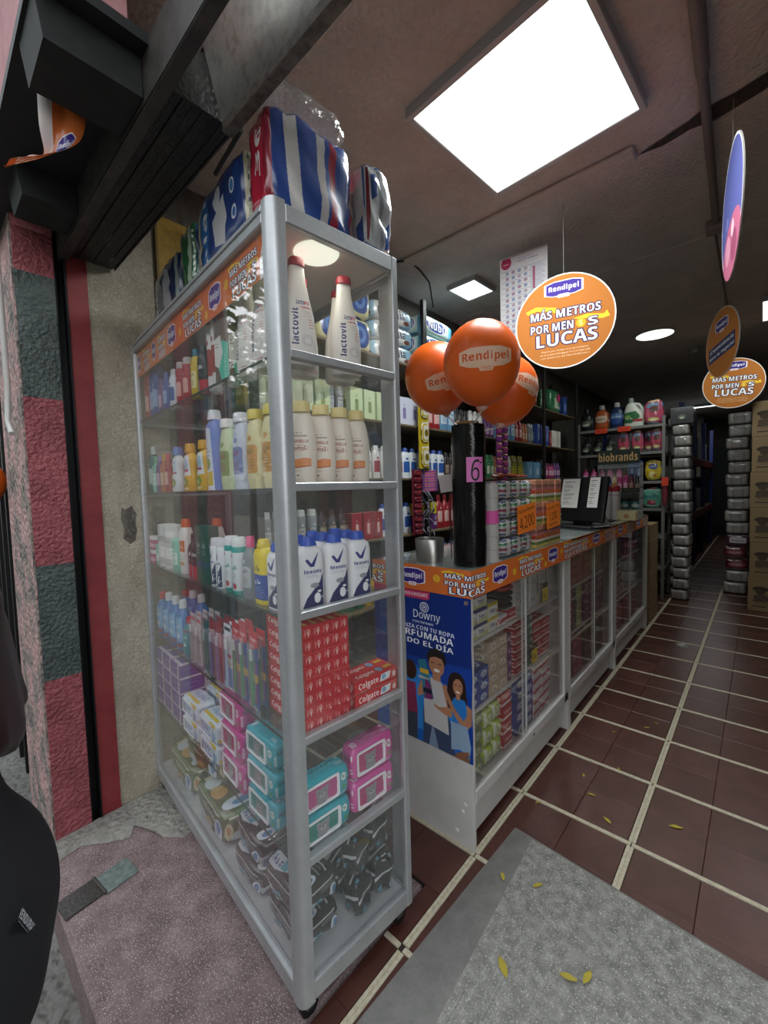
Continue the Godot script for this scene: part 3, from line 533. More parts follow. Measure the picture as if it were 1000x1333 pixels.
# ---------- the scene ----------
const CA := Vector3(-.790, 0, -.538)         # near corner post of the display case
const CT := -.0836                           # turn of the display case
func cu(u: float, v: float, y: float) -> Vector3:
	var U = Vector3(-cos(CT), 0, sin(CT)); var V = Vector3(-sin(CT), 0, -cos(CT))
	return CA + U * u + V * v + Vector3(0, y, 0)
func _ready() -> void:
	rng.seed = 11
	var cam = Camera3D.new(); cam.name = "camera"; add_child(cam)
	cam.position = Vector3(0, 1.3, 0); cam.fov = 101.304
	cam.rotation = Vector3(-.05664, .73383, -.02711)
	cam.near = .02; cam.current = true
	var we = WorldEnvironment.new(); we.name = "world"; add_child(we)
	var env = Environment.new(); we.environment = env
	env.background_mode = Environment.BG_SKY
	var sm = ProceduralSkyMaterial.new()
	sm.sky_top_color = hx("c6cdd4"); sm.sky_horizon_color = hx("dcdcd8"); sm.sky_curve = .25
	sm.ground_bottom_color = hx("6a6864"); sm.ground_horizon_color = hx("8a8a86"); sm.sky_energy_multiplier = 1.35
	var sky = Sky.new(); sky.sky_material = sm; env.sky = sky
	env.tonemap_mode = Environment.TONE_MAPPER_LINEAR; env.tonemap_exposure = 2.2
	env.sdfgi_enabled = true; env.ssao_enabled = true; env.ssil_enabled = true
	paint()
	structure()
	overhead()
	display_case()
	case_goods()
	counter()
	counter_goods()
	wall_shelves()
	aisle()
	hanging()
	small_things()
	street()
	person()
	single_out()

func structure() -> void:
	var terr = surf("terrazzo", ["665354", "735f5e", "7e6a69", "8c7876"], .012, 1.5, .8, 2.0, .4, ["d8d0cc", "b49a98", "3e3234", "d8d2ce"], .2, 512)
	var conc = surf("concrete", ["77736b", "85817a", "908c82", "9a968c"], .008, .9, .9, 3.0, .08)
	var walk = surf("sidewalk", ["55544f", "64625d", "706e69"], .008, .7, .95, 4.0, .06)
	slab("ground", Vector3(-12, -.35, -1.3), Vector3(12, -.15, 3.2), walk)
	slab("road", Vector3(-12, -.4, 3.2), Vector3(12, -.27, 9.0), surf("asphalt", ["3c3c3c", "4a4a49", "565654"], .02, .8, .95))
	var st = S()
	bx(st, Vector3(-1.385, -.1, -.63), Vector3(1.17, .2, .82), .015)
	struct(st, "step_1", terr)
	floor_tiles()
	# rough concrete by the left pillar
	st = S(); st.set_smooth_group(0)
	var pts = [[-1.97, -.23], [-1.9, -.235], [-1.84, -.25], [-1.86, -.33], [-1.80, -.40], [-1.76, -.46], [-1.82, -.5], [-1.66, -.55], [-1.6, -.6], [-1.62, -.66], [-1.97, -.66]]
	var c = Vector3(-1.9, .012, -.45)
	for i in pts.size():
		var a = Vector3(pts[i][0], .002, pts[i][1]); var j = (i + 1) % pts.size()
		var b = Vector3(pts[j][0], .002, pts[j][1])
		t3(st, c, a.lerp(c, .3) + Vector3(0, .006, 0), b.lerp(c, .3) + Vector3(0, .006, 0))
		q4(st, b.lerp(c, .3) + Vector3(0, .006, 0), a.lerp(c, .3) + Vector3(0, .006, 0), a, b)
	struct(st, "floor_patch", conc)
	# concrete ramp slab with bevelled sides laid over the tiles
	var rough = surf("rampc", ["65645f", "7a7873", "8c8a84", "a3a19b"], .035, 1.3, .95, 3.0, .3, ["46443f", "b9b7b0", "d0cec8"], .16, 512)
	st = S()
	var A = Vector3(-.675, 0, -1.445); var B = Vector3(1.5, 0, -1.30); var C = Vector3(1.5, -.1, -.1); var D = Vector3(-.72, -.0, -.48)
	var a2 = Vector3(-.585, .04, -1.39); var b2 = Vector3(1.4, .04, -1.26); var c2 = Vector3(1.4, -.02, -.15); var d2 = Vector3(-.54, .03, -.52)
	q4(st, a2, b2, c2, d2); q4(st, B, C, c2, b2); q4(st, C, D, d2, c2)
	var rp = struct(st, "ramp", rough)
	st = S(); q4(st, D, A, a2, d2); q4(st, A, B, b2, a2); ob(st, "bevel", surf("bevelc", ["6f6d69", "7b7975", "878580"], .02, 1.2, .9), rp)
	# walls
	var plaster = surf("plaster", ["4f4a42", "5b564d", "67625a"], .01, .8, .9, 1.5, .05)
	var pillc = surf("pillarc", ["8a8272", "968e7e", "9d9585", "a49c8c"], .006, 1.0, .92, .7, .12, ["7c7466", "c2baac"], .3)
	slab("wall_left", Vector3(-2.2, -.2, -12.6), Vector3(-1.99, 2.7, -.77), plaster)
	slab("wall_column", Vector3(-2.2, -.2, -.77), Vector3(-1.97, 2.7, -.492), pillc)
	# knocked-out mortar patch on the column
	st = S(); st.set_smooth_group(0)
	var hp = [[.0, -.075], [.02, -.06], [.028, -.02], [.022, .02], [.03, .05], [.012, .085], [-.012, .07], [-.026, .08], [-.03, .03], [-.02, -.01], [-.026, -.05]]
	for i in hp.size():
		var j = (i + 1) % hp.size()
		var P = Vector3(-1.969, 1.17 + hp[i][1], -.588 - hp[i][0]); var Q = Vector3(-1.969, 1.17 + hp[j][1], -.588 - hp[j][0]); var O = Vector3(-1.960, 1.17, -.588)
		t3(st, O, Q.lerp(O, .4) + Vector3(.005 * (i % 3), 0, 0), P.lerp(O, .4) + Vector3(.005 * ((i + 1) % 3), 0, 0)); q4(st, Q.lerp(O, .4) + Vector3(.005 * (i % 3), 0, 0), Q, P, P.lerp(O, .4) + Vector3(.005 * ((i + 1) % 3), 0, 0))
	struct(st, "wall_mortar", surf("mortar", ["55504a", "6c665e", "7c766e"], .03, 3.0, .95, 8.0, .12))
	slab("trim_1", Vector3(-2.2, -.15, -.492), Vector3(-1.962, 2.5, -.424), surf("redpaint", ["6e2026", "7c272c", "85302f"], .006, .8, .5))
	# shutter guide rail: a steel channel of two flanges and a web
	var rail = pm("16171a", .45, .6)
	st = S()
	bx(st, Vector3(-1.975, 1.1, -.389), Vector3(.05, 2.3, .006), .001); bx(st, Vector3(-1.975, 1.1, -.42), Vector3(.05, 2.3, .006), .001); bx(st, Vector3(-1.998, 1.1, -.405), Vector3(.006, 2.3, .04), .001)
	struct(st, "trim_2", rail)
	# stucco pillar painted in red and green bands
	var sr = surf("stucco_r", ["7a3a40", "8c464c", "9a5258"], .01, 1.2, .6, 4.0, .08, [], .2, 512)
	var sg = surf("stucco_g", ["38423f", "434d4a", "505a56"], .01, 1.2, .6, 4.0, .08, [], .2, 512)
	var sp2 = surf("stucco_p", ["a85a64", "b96c74", "c88088"], .01, 1.2, .7, 4.0, .045, [], .2, 512)
	var bands = [[-.2, .62, sr], [.62, 1.05, sg], [1.05, 1.66, sr], [1.66, 2.10, sg], [2.10, 2.25, sr], [2.25, 4.2, sp2]]
	for b in bands:
		st = S()
		bx(st, Vector3(-2.2, (b[0] + b[1]) * .5, -.329), Vector3(.5, b[1] - b[0], .114), 0.0)
		struct(st, "wall_pillar", b[2])
	# lighter worn band on the street face of the pillar
	slab("wall_pillar_face", Vector3(-2.45, -.15, -.272), Vector3(-1.956, 4.2, -.266), surf("wornface", ["5a5654", "8a8078", "b08a88", "c4a09c"], .012, 1.0, .85, 3.0, .06))
	slab("wall_right", Vector3(1.9, -.2, -12.6), Vector3(2.1, 2.7, -.25), plaster)
	slab("wall_back", Vector3(-2.2, -.2, -12.8), Vector3(2.1, 2.7, -12.6), plaster)
	var ceil_m = surf("ceilm", ["aaa29b", "b2aaa3", "b9b2aa"], .008, .7, .92, 1.2, .12)
	slab("ceiling", Vector3(-2.2, 2.7, -12.8), Vector3(2.1, 2.85, -.36), ceil_m)
	slab("wall_front", Vector3(-2.45, 2.31, -.36), Vector3(-1.02, 6.5, -.2), surf("frontw", ["9a6a6c", "a87678", "b48486"], .01, .9, .9))
	slab("wall_front_upper", Vector3(-1.02, 2.7, -.36), Vector3(2.6, 6.5, -.2), mats["frontw"])
	slab("wall_front_right", Vector3(1.9, -.2, -.6), Vector3(2.6, 2.31, -.26), sp2)
	# plaster seam across the ceiling and its broken piece
	st = S()
	bx(st, Vector3(-1.2, 2.69, -2.12), Vector3(1.55, .02, .09), .008); bx(st, Vector3(.95, 2.69, -2.12), Vector3(1.8, .02, .09), .008)
	struct(st, "trim_3", ceil_m)
	st = S(); st.set_smooth_group(-1)
	var jag = [[-.42, -2.155], [-.33, -2.125], [-.24, -2.10], [-.2, -2.075], [-.1, -2.07], [.02, -2.04], [.1, -2.06], [-.02, -2.13], [-.16, -2.165], [-.24, -2.15], [-.33, -2.17]]
	for i in jag.size():
		var j = (i + 1) % jag.size()
		t3(st, Vector3(-.18, 2.699, -2.115), Vector3(jag[i][0], 2.695, jag[i][1]), Vector3(jag[j][0], 2.695, jag[j][1]))
	struct(st, "ceiling_patch", surf("bareplaster", ["2c2622", "3a332e", "4a423c"], .03, 2.0, .95, 4.0, .1))
	slab("trim_4", Vector3(-1.97, 2.688, -3.14), Vector3(1.9, 2.70, -3.12), ceil_m)

func floor_tiles() -> void:
	var fl = Node3D.new(); fl.name = "floor"; fl.set_meta("kind", "structure"); add_child(fl)
	part_box("base", Vector3(-1.99, -.2, -12.6), Vector3(1.9, -.004, -1.04), pm("2e2420", .9), fl, 0)
	part_box("base", Vector3(-.8, -.2, -1.04), Vector3(1.9, -.004, -.22), pm("2e2420", .9), fl, 0)
	var tm = []
	for c in [["432620", "4d2c25", "56322b"], ["402319", "4a2922", "512f28"], ["482923", "502f29", "5a3630"]]:
		tm.append(surf("tile" + c[0], c, .01, 1.4, .36))
	var tiles = []
	var mesh_cache = {}
	var PX = .404; var PZ = .399
	for i in range(-4, 7):
		for k in range(-3, 29):
			for a in 2:
				for b in 2:
					var x0 = -.7307 + i * PX + .0135 + a * .189; var x1 = x0 + .1878
					var z1 = -1.2404 - k * PZ - .0105 - b * .189; var z0 = z1 - .1878
					x0 = maxf(x0, -1.985); x1 = minf(x1, 1.9); z1 = minf(z1, -.225); z0 = maxf(z0, -12.6)
					if z1 > -1.03 and x0 < -.798: x0 = -.798
					if x1 - x0 < .02 or z1 - z0 < .02: continue
					tiles.append([Vector3((x0 + x1) * .5, 0, (z0 + z1) * .5), x1 - x0, z1 - z0])
	var score = func(t) -> float:
		var c: Vector3 = t[0]
		return c.length() + (20.0 if (c.x > .2 or c.x < -1.12 or c.z > -.85) else 0.0) + (20.0 if c.x > -.66 and c.z > -1.3 else 0.0)
	tiles.sort_custom(func(p, q): return score.call(p) < score.call(q))
	var rest = S(); rest.set_smooth_group(-1)
	for n in tiles.size():
		var t: Array = tiles[n]
		if n < 300:
			var key = "%.3f_%.3f" % [t[1], t[2]]
			if not mesh_cache.has(key):
				var st = S(); bx(st, Vector3(0, -.004, 0), Vector3(t[1], .008, t[2]), .0012); mesh_cache[key] = fin(st)
			var o = mi(mesh_cache[key], "tile", tm[rng.randi() % 3], fl)
			o.position = t[0]; o.rotation = Vector3(rng.randf_range(-.0015, .0015), 0, rng.randf_range(-.0015, .0015))
		else: bx(rest, t[0] + Vector3(0, -.004, 0), Vector3(t[1], .008, t[2]), 0)
	var ro = ob(rest, "tile_field", tm[0], fl); ro.set_meta("kind", "stuff")
	# cream strips: double along the aisle, single across
	var cm = surf("strip", ["a39a84", "b9af98", "c6bda8"], .03, 3.0, .7)
	var seg = S(); bx(seg, Vector3(-.0062, -.003, 0), Vector3(.0105, .0075, PZ - .022), .001); bx(seg, Vector3(.0062, -.003, 0), Vector3(.0105, .0075, PZ - .022), .001); bx(seg, Vector3(0, -.004, 0), Vector3(.022, .005, PZ - .022), 0)
	var sm = fin(seg)
	var seg2 = S(); bx(seg2, Vector3(0, -.003, 0), Vector3(PX - .004, .0075, .0165), .001)
	var sm2 = fin(seg2)
	var rs = S(); rs.set_smooth_group(-1)
	for i in range(-3, 7):
		for k in range(-2, 28):
			var x = -.7307 + i * PX; var z = -1.2404 - k * PZ
			if z > -.44: continue
			if z > -1.06 and x < -.79:
				if x > -1.2: part_box("grout_strip", Vector3(-.798, -.006, z - .008), Vector3(-.744, .0007, z + .008), cm, fl, .001)
				continue
			var vis = x > -1.0 and x < .2 and z > -11 and not (x > -.6 and z > -1.2)
			if x < 1.88 and x > -1.95:
				if vis: mi(sm, "grout_strip", cm, fl).position = Vector3(x, 0, z - PZ * .5)
				else: bx(rs, Vector3(x, -.003, z - PZ * .5), Vector3(.023, .0075, PZ - .022), 0)
			var xc = x + PX * .5
			if xc < 1.7 and xc > -1.77:
				if vis: mi(sm2, "grout_strip", cm, fl).position = Vector3(xc, 0, z)
				else: bx(rs, Vector3(xc, -.003, z), Vector3(PX - .004, .0075, .0165), 0)
	var rso = ob(rs, "grout_field", cm, fl); rso.set_meta("kind", "stuff")

func overhead() -> void:
	var blk = pm("1a1b1d", .7); var dk = surf("darksteel", ["1c1b1a", "262422", "322e2a"], .02, 1.5, .55, 1.0, .1)
	slab("ceiling_soffit", Vector3(-2.2, 2.287, -.41), Vector3(-1.02, 2.31, -.2), blk)
	# steel lintel angle along the opening
	var st = S()
	bx(st, Vector3(-.03, 2.245, -.403), Vector3(3.94, .125, .006), .001); bx(st, Vector3(-.03, 2.186, -.415), Vector3(3.94, .006, .03), .001)
	struct(st, "trim_5", surf("lintel", ["2c2a28", "3a3734", "4a4642"], .02, 1.2, .6))
	# joists over the pavement, cut at a slant on the street end
	for x in [-1.72, -1.14]:
		st = S(); st.set_smooth_group(-1)
		var w = .078
		var ze = -.262 if x < -1.5 else -.219
		var f = [Vector3(x - w, 2.286, ze + .012), Vector3(x + w, 2.286, ze + .012), Vector3(x + w, 2.2, ze), Vector3(x - w, 2.2, ze)]
		var g = [Vector3(x - w, 2.286, -.398), Vector3(x + w, 2.286, -.398), Vector3(x + w, 2.2, -.398), Vector3(x - w, 2.2, -.398)]
		q4(st, f[0], f[1], f[2], f[3]); q4(st, f[1], g[1], g[2], f[2]); q4(st, g[0], f[0], f[3], g[3]); q4(st, f[3], f[2], g[2], g[3]); q4(st, g[0], g[1], f[1], f[0]); q4(st, g[1], g[0], g[3], g[2])
		struct(st, "trim_joist", surf("joistm", ["141717", "1b1f1e", "242827"], .02, 1.5, .8))
	# rolled-up shutter behind the lintel
	var sh = thing("rolling_shutter", "dark rolled-up steel shutter above the shop entrance", "shutter", Vector3(-.03, 2.275, -.462))
	for k in 7:
		var sv = S(); bx(sv, Vector3(-1.445, -.07 + .003 * (k % 2), .035 - k * .0235), Vector3(.955, .004, .0225), .0012); ob(sv, "housing_slat", dk, sh)
	part_box("housing_back", Vector3(-1.925, -.072, -.128), Vector3(-.965, .22, -.122), dk, sh)
	part_box("housing_end", Vector3(-.972, -.074, -.128), Vector3(-.966, .06, .048), dk, sh)
	for k in 14:
		var a0 = TAU * k / 14 - .05
		var slm = S()
		bx(slm, Vector3(-1.435, cos(a0) * .047, sin(a0) * .047), Vector3(.93, .003, .022), .001, [], Basis(Vector3.RIGHT, a0))
		ob(slm, "slat", dk, sh)
	var ax = S(); tube(ax, [Vector3(-1.92, 0, 0), Vector3(-.98, 0, 0)], .042, 14); ob(ax, "drum", blk, sh)
	# tilted steel plate with a square tube along its lower edge
	var pl = thing("transom_plate", "weathered grey steel plate tilted open above the entrance", "metal plate", Vector3(-.98, 2.19, -.545))
	var bb = Basis(Vector3.RIGHT, .262)
	st = S(); bx(st, bb * Vector3(1.3, .24, 0), Vector3(2.6, .5, .004), .0005, [], bb); ob(st, "sheet", surf("steelplate", ["8c8a84", "a4a29a", "b4b2a8", "8f8578"], .01, 1.4, .35, .12, .03), pl)
	mats["steelplate"].metallic = .6
	st = S()
	for s in [[.0, .012], [.0, -.012], [.012, 0], [-.012, 0]]: bx(st, Vector3(1.3, -.012 + s[0], -.012 + s[1]), Vector3(2.6, .026 if s[0] == 0 else .003, .026 if s[1] == 0 else .003), .0005)
	ob(st, "square_tube", surf("rustube", ["4a443e", "6a625a", "7c746a"], .03, 2.0, .6), pl)
	st = S(); tube(st, [Vector3(.03, -.02, -.03), Vector3(-.16, -.01, -.06)], .006, 6); ob(st, "stay_rod", dk, pl)
	# yellow board on the left wall, over the case
	var yb = thing("yellow_board", "yellow board fixed high on the left wall behind the diaper packs", "board", Vector3(-1.965, 1.955, -.82))
	part_box("panel", Vector3(-.02, 0, -.07), Vector3(.005, .55, .06), surf("yellowp", ["8a6a14", "9c7a18", "a8862a"], .02, 1.5, .6), yb)
	part_box("edge_strip", Vector3(-.02, 0, .06), Vector3(.012, .55, .072), pm("6a5418", .6), yb)
	# ceiling conduit
	var cd = thing("ceiling_conduit", "painted conduit pipe running along the ceiling to a junction box", "pipe", Vector3(-.2, 2.68, -2.2))
	st = S(); tube(st, [Vector3(.04, -.002, 1.2), Vector3(.035, -.002, .62), Vector3(.025, -.002, .34)], .021, 10); tube(st, [Vector3(.025, -.002, .34), Vector3(-.008, -.002, -.74)], .016, 10); ob(st, "pipe", pm("6f6660", .7), cd)
	st = S(); bx(st, Vector3(-.012, -.006, -.8), Vector3(.085, .045, .1), .006); ob(st, "junction_box", pm("7d746d", .6), cd)
	st = S(); tube(st, [Vector3(-.02, -.002, -.86), Vector3(-.03, -.002, -1.8), Vector3(-.04, -.002, -3.2)], .006, 6); ob(st, "thin_conduit", pm("5f5852", .7), cd)

func display_case() -> void:
	var al = surf("alum", ["aeb0b2", "b6b8ba", "bcbec0"], .01, 2.0, .38); al.metallic = .55
	var aln = pm("9fa1a2", .4, .55)
	var g = glass("dbe6e2", .02)
	var W = 1.19; var D = .386
	var t = thing("display_case", "tall aluminium and glass display case on casters full of toiletries", "display case", CA, CT)
	# local axes: -x along the long front, -z into the shop
	var b = func(n: String, u0: float, u1: float, v0: float, v1: float, y0: float, y1: float, m: Material, par: Node, bev := .003) -> MeshInstance3D:
		return part_box(n, Vector3(-u0, y0, -v0), Vector3(-u1, y1, -v1), m, par, bev)
	# near corner post: rounded quarter profile
	var st = S(); st.set_smooth_group(0)
	var prof = [[.0, .037], [.0, .02]]
	for k in 6: prof.append([.02 - .02 * sin(PI * .5 * k / 5.0), .02 - .02 * cos(PI * .5 * (1 - k / 5.0)) ])
	prof = [[.0, .038], [.0, .022], [.0015, .0135], [.0065, .0065], [.0135, .0015], [.022, 0.0], [.038, 0.0]]
	for i in prof.size() - 1:
		st.set_smooth_group(0)
		var p: Array = prof[i]; var q: Array = prof[i + 1]
		q4(st, Vector3(-q[0], 1.935, -q[1]), Vector3(-p[0], 1.935, -p[1]), Vector3(-p[0], .055, -p[1]), Vector3(-q[0], .055, -q[1]))
	st.set_smooth_group(-1)
	q4(st, Vector3(-.038, 1.935, -.012), Vector3(-.038, 1.935, 0), Vector3(-.038, .055, 0), Vector3(-.038, .055, -.012)); q4(st, Vector3(0, 1.935, -.038), Vector3(-.012, 1.935, -.038), Vector3(-.012, .055, -.038), Vector3(0, .055, -.038))
	for i in range(1, prof.size() - 1): t3(st, Vector3(-prof[0][0], 1.935, -prof[0][1]), Vector3(-prof[i][0], 1.935, -prof[i][1]), Vector3(-prof[i + 1][0], 1.935, -prof[i + 1][1])); t3(st, Vector3(-prof[0][0], .055, -prof[0][1]), Vector3(-prof[i + 1][0], .055, -prof[i + 1][1]), Vector3(-prof[i][0], .055, -prof[i][1]))
	ob(st, "corner_post", al, t)
	b.call("post", 0.0, .018, D - .022, D, .055, 1.93, al, t); b.call("post", W - .022, W, 0.0, .022, .055, 1.93, al, t); b.call("post", W - .022, W, D - .022, D, .055, 1.93, al, t)
	for y in [[.058, .108], [1.888, 1.93]]:
		b.call("rail", .038, W - .022, 0.0, .02, y[0], y[1], al, t); b.call("rail", .0, .02, .038, D - .022, y[0], y[1], al, t)
		b.call("rail", W - .02, W, .022, D - .022, y[0], y[1], al, t); b.call("rail", .018, W - .022, D - .02, D, y[0], y[1], al, t)
	# thin ledge on top of the long rail
	b.call("rail_ledge", .038, W - .022, -.004, .002, 1.912, 1.918, al, t, .001)
	b.call("top_board", .01, W - .01, .01, D - .01, 1.90, 1.925, pm("cfc6be", .6), t)
	b.call("bottom_board", .01, W - .01, .01, D - .01, .075, .1, pm("b5b8b8", .5), t)
	var lp: MeshInstance3D = ob(_disc_st(Vector3(-.075, 1.8985, -.17), .055), "downlight", glow("eef2dc", .4), t)
	lp.set_meta("label", "round pale downlight under the case top")
	var lamp = AreaLight3D.new(); lamp.name = "downlight_lamp"; lamp.area_size = Vector2(.11, .11); lamp.light_energy = .012; lamp.light_color = hx("f0f2e0"); lamp.rotation.x = -PI / 2; lamp.position = Vector3(-.075, 1.893, -.17); lamp.shadow_enabled = true; t.add_child(lamp)
	# panes
	b.call("glass_pane", .036, W - .02, .006, .010, .1, 1.89, g, t, 0.0); b.call("glass_pane", .006, .010, .036, D - .02, .1, 1.89, g, t, 0.0)
	b.call("glass_pane", W - .010, W - .006, .02, D - .02, .1, 1.89, g, t, 0.0)
	# sliding doors at the back
	for dr in [[.02, .62, D - .012], [.57, W - .02, D - .019]]:
		var o: MeshInstance3D = b.call("sliding_door", dr[0] + .03, dr[1] - .03, dr[2], dr[2] + .003, .13, 1.87, g, t, 0.0)
		b.call("door_stile", dr[0], dr[0] + .045, dr[2] - .003, dr[2] + .006, .108, 1.888, al, o, .001); b.call("door_stile", dr[1] - .032, dr[1], dr[2] - .003, dr[2] + .006, .108, 1.888, al, o, .001)
		b.call("door_rail", dr[0], dr[1], dr[2] - .003, dr[2] + .006, .108, .13, al, o, .001); b.call("door_rail", dr[0], dr[1], dr[2] - .003, dr[2] + .006, 1.87, 1.888, al, o, .001)
	# glass shelves on side bars
	for y in [.4, .7, 1.0, 1.3, 1.6]:
		var s: MeshInstance3D = b.call("shelf", .022, W - .022, .012, D - .03, y + .001, y + .007, glass("9fb4ac", .06), t, 0.0)
		b.call("shelf_bar", .0, .022, .038, D - .02, y - .002, y + .018, al, s, .002); b.call("shelf_bar", W - .03, W - .01, .022, D - .02, y - .012, y + .001, al, s, .002)
		b.call("front_edge", .04, W - .024, .0105, .0125, y, y + .0075, pm("39423f", .3), s, .0005)
	# printed header strip behind the front glass
	var hd = thing("case_header_strip", "orange printed paper strip across the top of the display case front", "sign strip", CA, CT)
	st = S(); st.set_smooth_group(-1)
	var r = uvr("band")
	var y1 = 1.886; var y0 = 1.787
	var seg = [[W - .024, .78, .02, 1.0], [.78, .085, 0.0, .985]]
	for s in seg:
		var uv = Rect2(r.position + r.size * Vector2(s[2], 0), r.size * Vector2(s[3] - s[2], 1))
		q4(st, Vector3(-s[0], y1, -.0135), Vector3(-s[1], y1, -.0135), Vector3(-s[1], y0, -.0135), Vector3(-s[0], y0, -.0135), uv)
	ob(st, "print", am("band", .5), hd)
	st = S(); bx(st, Vector3(-.0615, (y0 + y1) * .5, -.0145), Vector3(.047, y1 - y0, .001), 0, [uvr("softys")]); ob(st, "end_piece", am("softys", .5), hd)
	st = S(); bx(st, Vector3(-(W - .024 + .085) * .5, (y0 + y1) * .5, -.0148), Vector3(W - .024 - .085, y1 - y0, .0012), 0); ob(st, "backing", pm("d9d4cf", .7), hd)
	# casters
	for p in [[.03, .035], [.03, D - .035], [W - .035, .035], [W - .035, D - .035]]:
		st = S(); tube(st, [Vector3(-p[0] - .009, .024, -p[1]), Vector3(-p[0] + .009, .024, -p[1])], .024, 14)
		var c = ob(st, "caster", pm("151515", .5), t)
		part_box("caster_fork", Vector3(-p[0] - .013, .022, -p[1] - .012), Vector3(-p[0] + .013, .06, -p[1] + .012), pm("6c6e70", .4, .7), c)
func _disc_st(c: Vector3, r: float) -> SurfaceTool:
	var st = S(); loft(st, [[c.y - .004, 0.0, 0.0, c.x, c.z], [c.y - .004, r, r, c.x, c.z], [c.y, r + .003, r + .003, c.x, c.z]], 28); return st

# ---------- products ----------
const STY := {
	"lotion": [[[0, .9], [.02, 1], [.3, 1], [.48, .9], [.64, .68], [.8, .5], [.9, .44], [.925, .43]], .925, .46, .45],
	"oval": [[[0, .8], [.02, .86], [.2, .96], [.4, 1], [.6, .97], [.76, .84], [.85, .68], [.875, .6]], .875, .62, .6],
	"flat": [[[0, .97], [.02, 1], [.74, 1], [.82, .9], [.86, .66], [.88, .56]], .88, .58, .46],
	"can": [[[0, .95], [.015, 1], [.8, 1], [.83, .94], [.845, .86]], .84, .9, .86],
	"round": [[[0, .94], [.02, 1], [.62, 1], [.72, .82], [.8, .48], [.84, .42]], .83, .44, .42],
	"jar": [[[0, .96], [.03, 1], [.7, 1], [.74, .94]], .73, 1.02, 1.0],
	"tubec": [[[0, .85], [.04, .95], [.3, 1], [.88, 1], [.9, .96]], .9, .98, .92],
	"hour": [[[0, .9], [.03, 1], [.3, .96], [.5, .78], [.62, .9], [.74, .78], [.8, .46], [.83, .4]], .82, .46, .42],
	"slim": [[[0, .94], [.02, 1], [.7, 1], [.82, .8], [.86, .6]], .85, .7, .62],
}
func bottle(k: String, nm: String, label: String, grp: String, sty: String, lb: String, w: float, h: float, d: float, cap: String, p := 2.0, rough := .35, n := 18) -> Node3D:
	var o = proto(k, nm, label, nm.split("_")[-1], grp)
	var sdef: Array = STY[sty]
	var rg = [[0.0, 0.0, 0.0]]
	for q in sdef[0]: rg.append([q[0] * h, q[1] * w * .5, q[1] * d * .5])
	var neck: Array = sdef[0][-1]
	rg.append([neck[0] * h + .0005, 0.0, 0.0])
	var st = S(); loft(st, rg, n, p, uvr(lb)); ob(st, "body", am(lb, rough), o)
	var c0: float = sdef[1] * h; var r0: float = sdef[2]; var r1: float = sdef[3]
	st = S()
	var capr = [[c0, 0.0, 0.0], [c0, r0 * w * .5, r0 * d * .5], [c0 + (h - c0) * .85, r1 * w * .5, r1 * d * .5], [h, r1 * w * .44, r1 * d * .44], [h, 0.0, 0.0]]
	if sty in ["lotion", "flat", "round", "hour", "oval"]:
		var mm = minf(w, d) if sty != "oval" else w
		for q in capr: if q[2] > 0: q[1] = minf(q[1], mm * .5); q[2] = minf(maxf(q[2], q[1] * .9), mm * .5)
	loft(st, capr, n, minf(p, 2.4)); ob(st, "cap", pm(cap, .4), o)
	return o
func carton(k: String, nm: String, label: String, cat: String, grp: String, s: Vector3, F: String, R := "", T := "", bev := .0015) -> Node3D:
	var o = proto(k, nm, label, cat, grp)
	if R == "": R = F
	if T == "": T = R
	mi(boxm(s, bev, [uvr(F), uvr(F), uvr(R), uvr(R), uvr(T), uvr(T)]), "carton", am(F, .35, .25), o)
	return o
func wipes(k: String, label: String, grp: String, s: Vector3, F: String, Sd: String, sd := 0) -> Node3D:
	var o = proto(k, "wipes_pack", label, "wipes pack", grp)
	var st = S(); pil(st, s, 7.0, uvr(F), uvr(Sd), uvr(Sd), 8, .004, sd); ob(st, "pouch", film(F, .35), o)
	st = S()
	var c = Vector3(-s.x * .07, s.y * .5, s.z * .5 + .0005); var w = s.x * .31; var h = s.y * .32
	for e in [[Vector3(0, h, 0), Vector3(w * 2, .006, .004)], [Vector3(0, -h, 0), Vector3(w * 2, .006, .004)], [Vector3(-w, 0, 0), Vector3(.006, h * 2, .004)], [Vector3(w, 0, 0), Vector3(.006, h * 2, .004)]]: bx(st, c + e[0], e[1], .0015)
	ob(st, "lid_frame", pm("eeeef0", .35), o)
	return o
func blister(k: String, label: String, grp: String, F: String, hcol: String, hcol2: String, h := .2, w := .045) -> Node3D:
	var o = proto(k, "toothbrush_pack", label, "toothbrush", grp)
	var st = S(); bx(st, Vector3(0, h * .5, 0), Vector3(w, h, .0012), .0003, [uvr(F)]); ob(st, "card", am(F, .5), o)
	st = S(); tube(st, [Vector3(0, .012, .008), Vector3(.004, h * .3, .009), Vector3(-.002, h * .55, .007), Vector3(0, h * .62, .008)], .0045, 7, .003); ob(st, "handle", pm(hcol, .35), o)
	st = S(); bx(st, Vector3(0, h * .7, .009), Vector3(.011, h * .15, .006), .002); ob(st, "brush_head", pm(hcol2, .6), o)
	st = S(); bx(st, Vector3(0, h * .44, .008), Vector3(w * .62, h * .82, .013), .004); ob(st, "bubble", glass("e6eef2", .12), o)
	return o
func row(k: String, a: Vector3, step: Vector3, n: int, ry: float, jit := .06) -> void:
	for i in n: put(k, a + step * i, ry + rng.randf_range(-jit, jit))

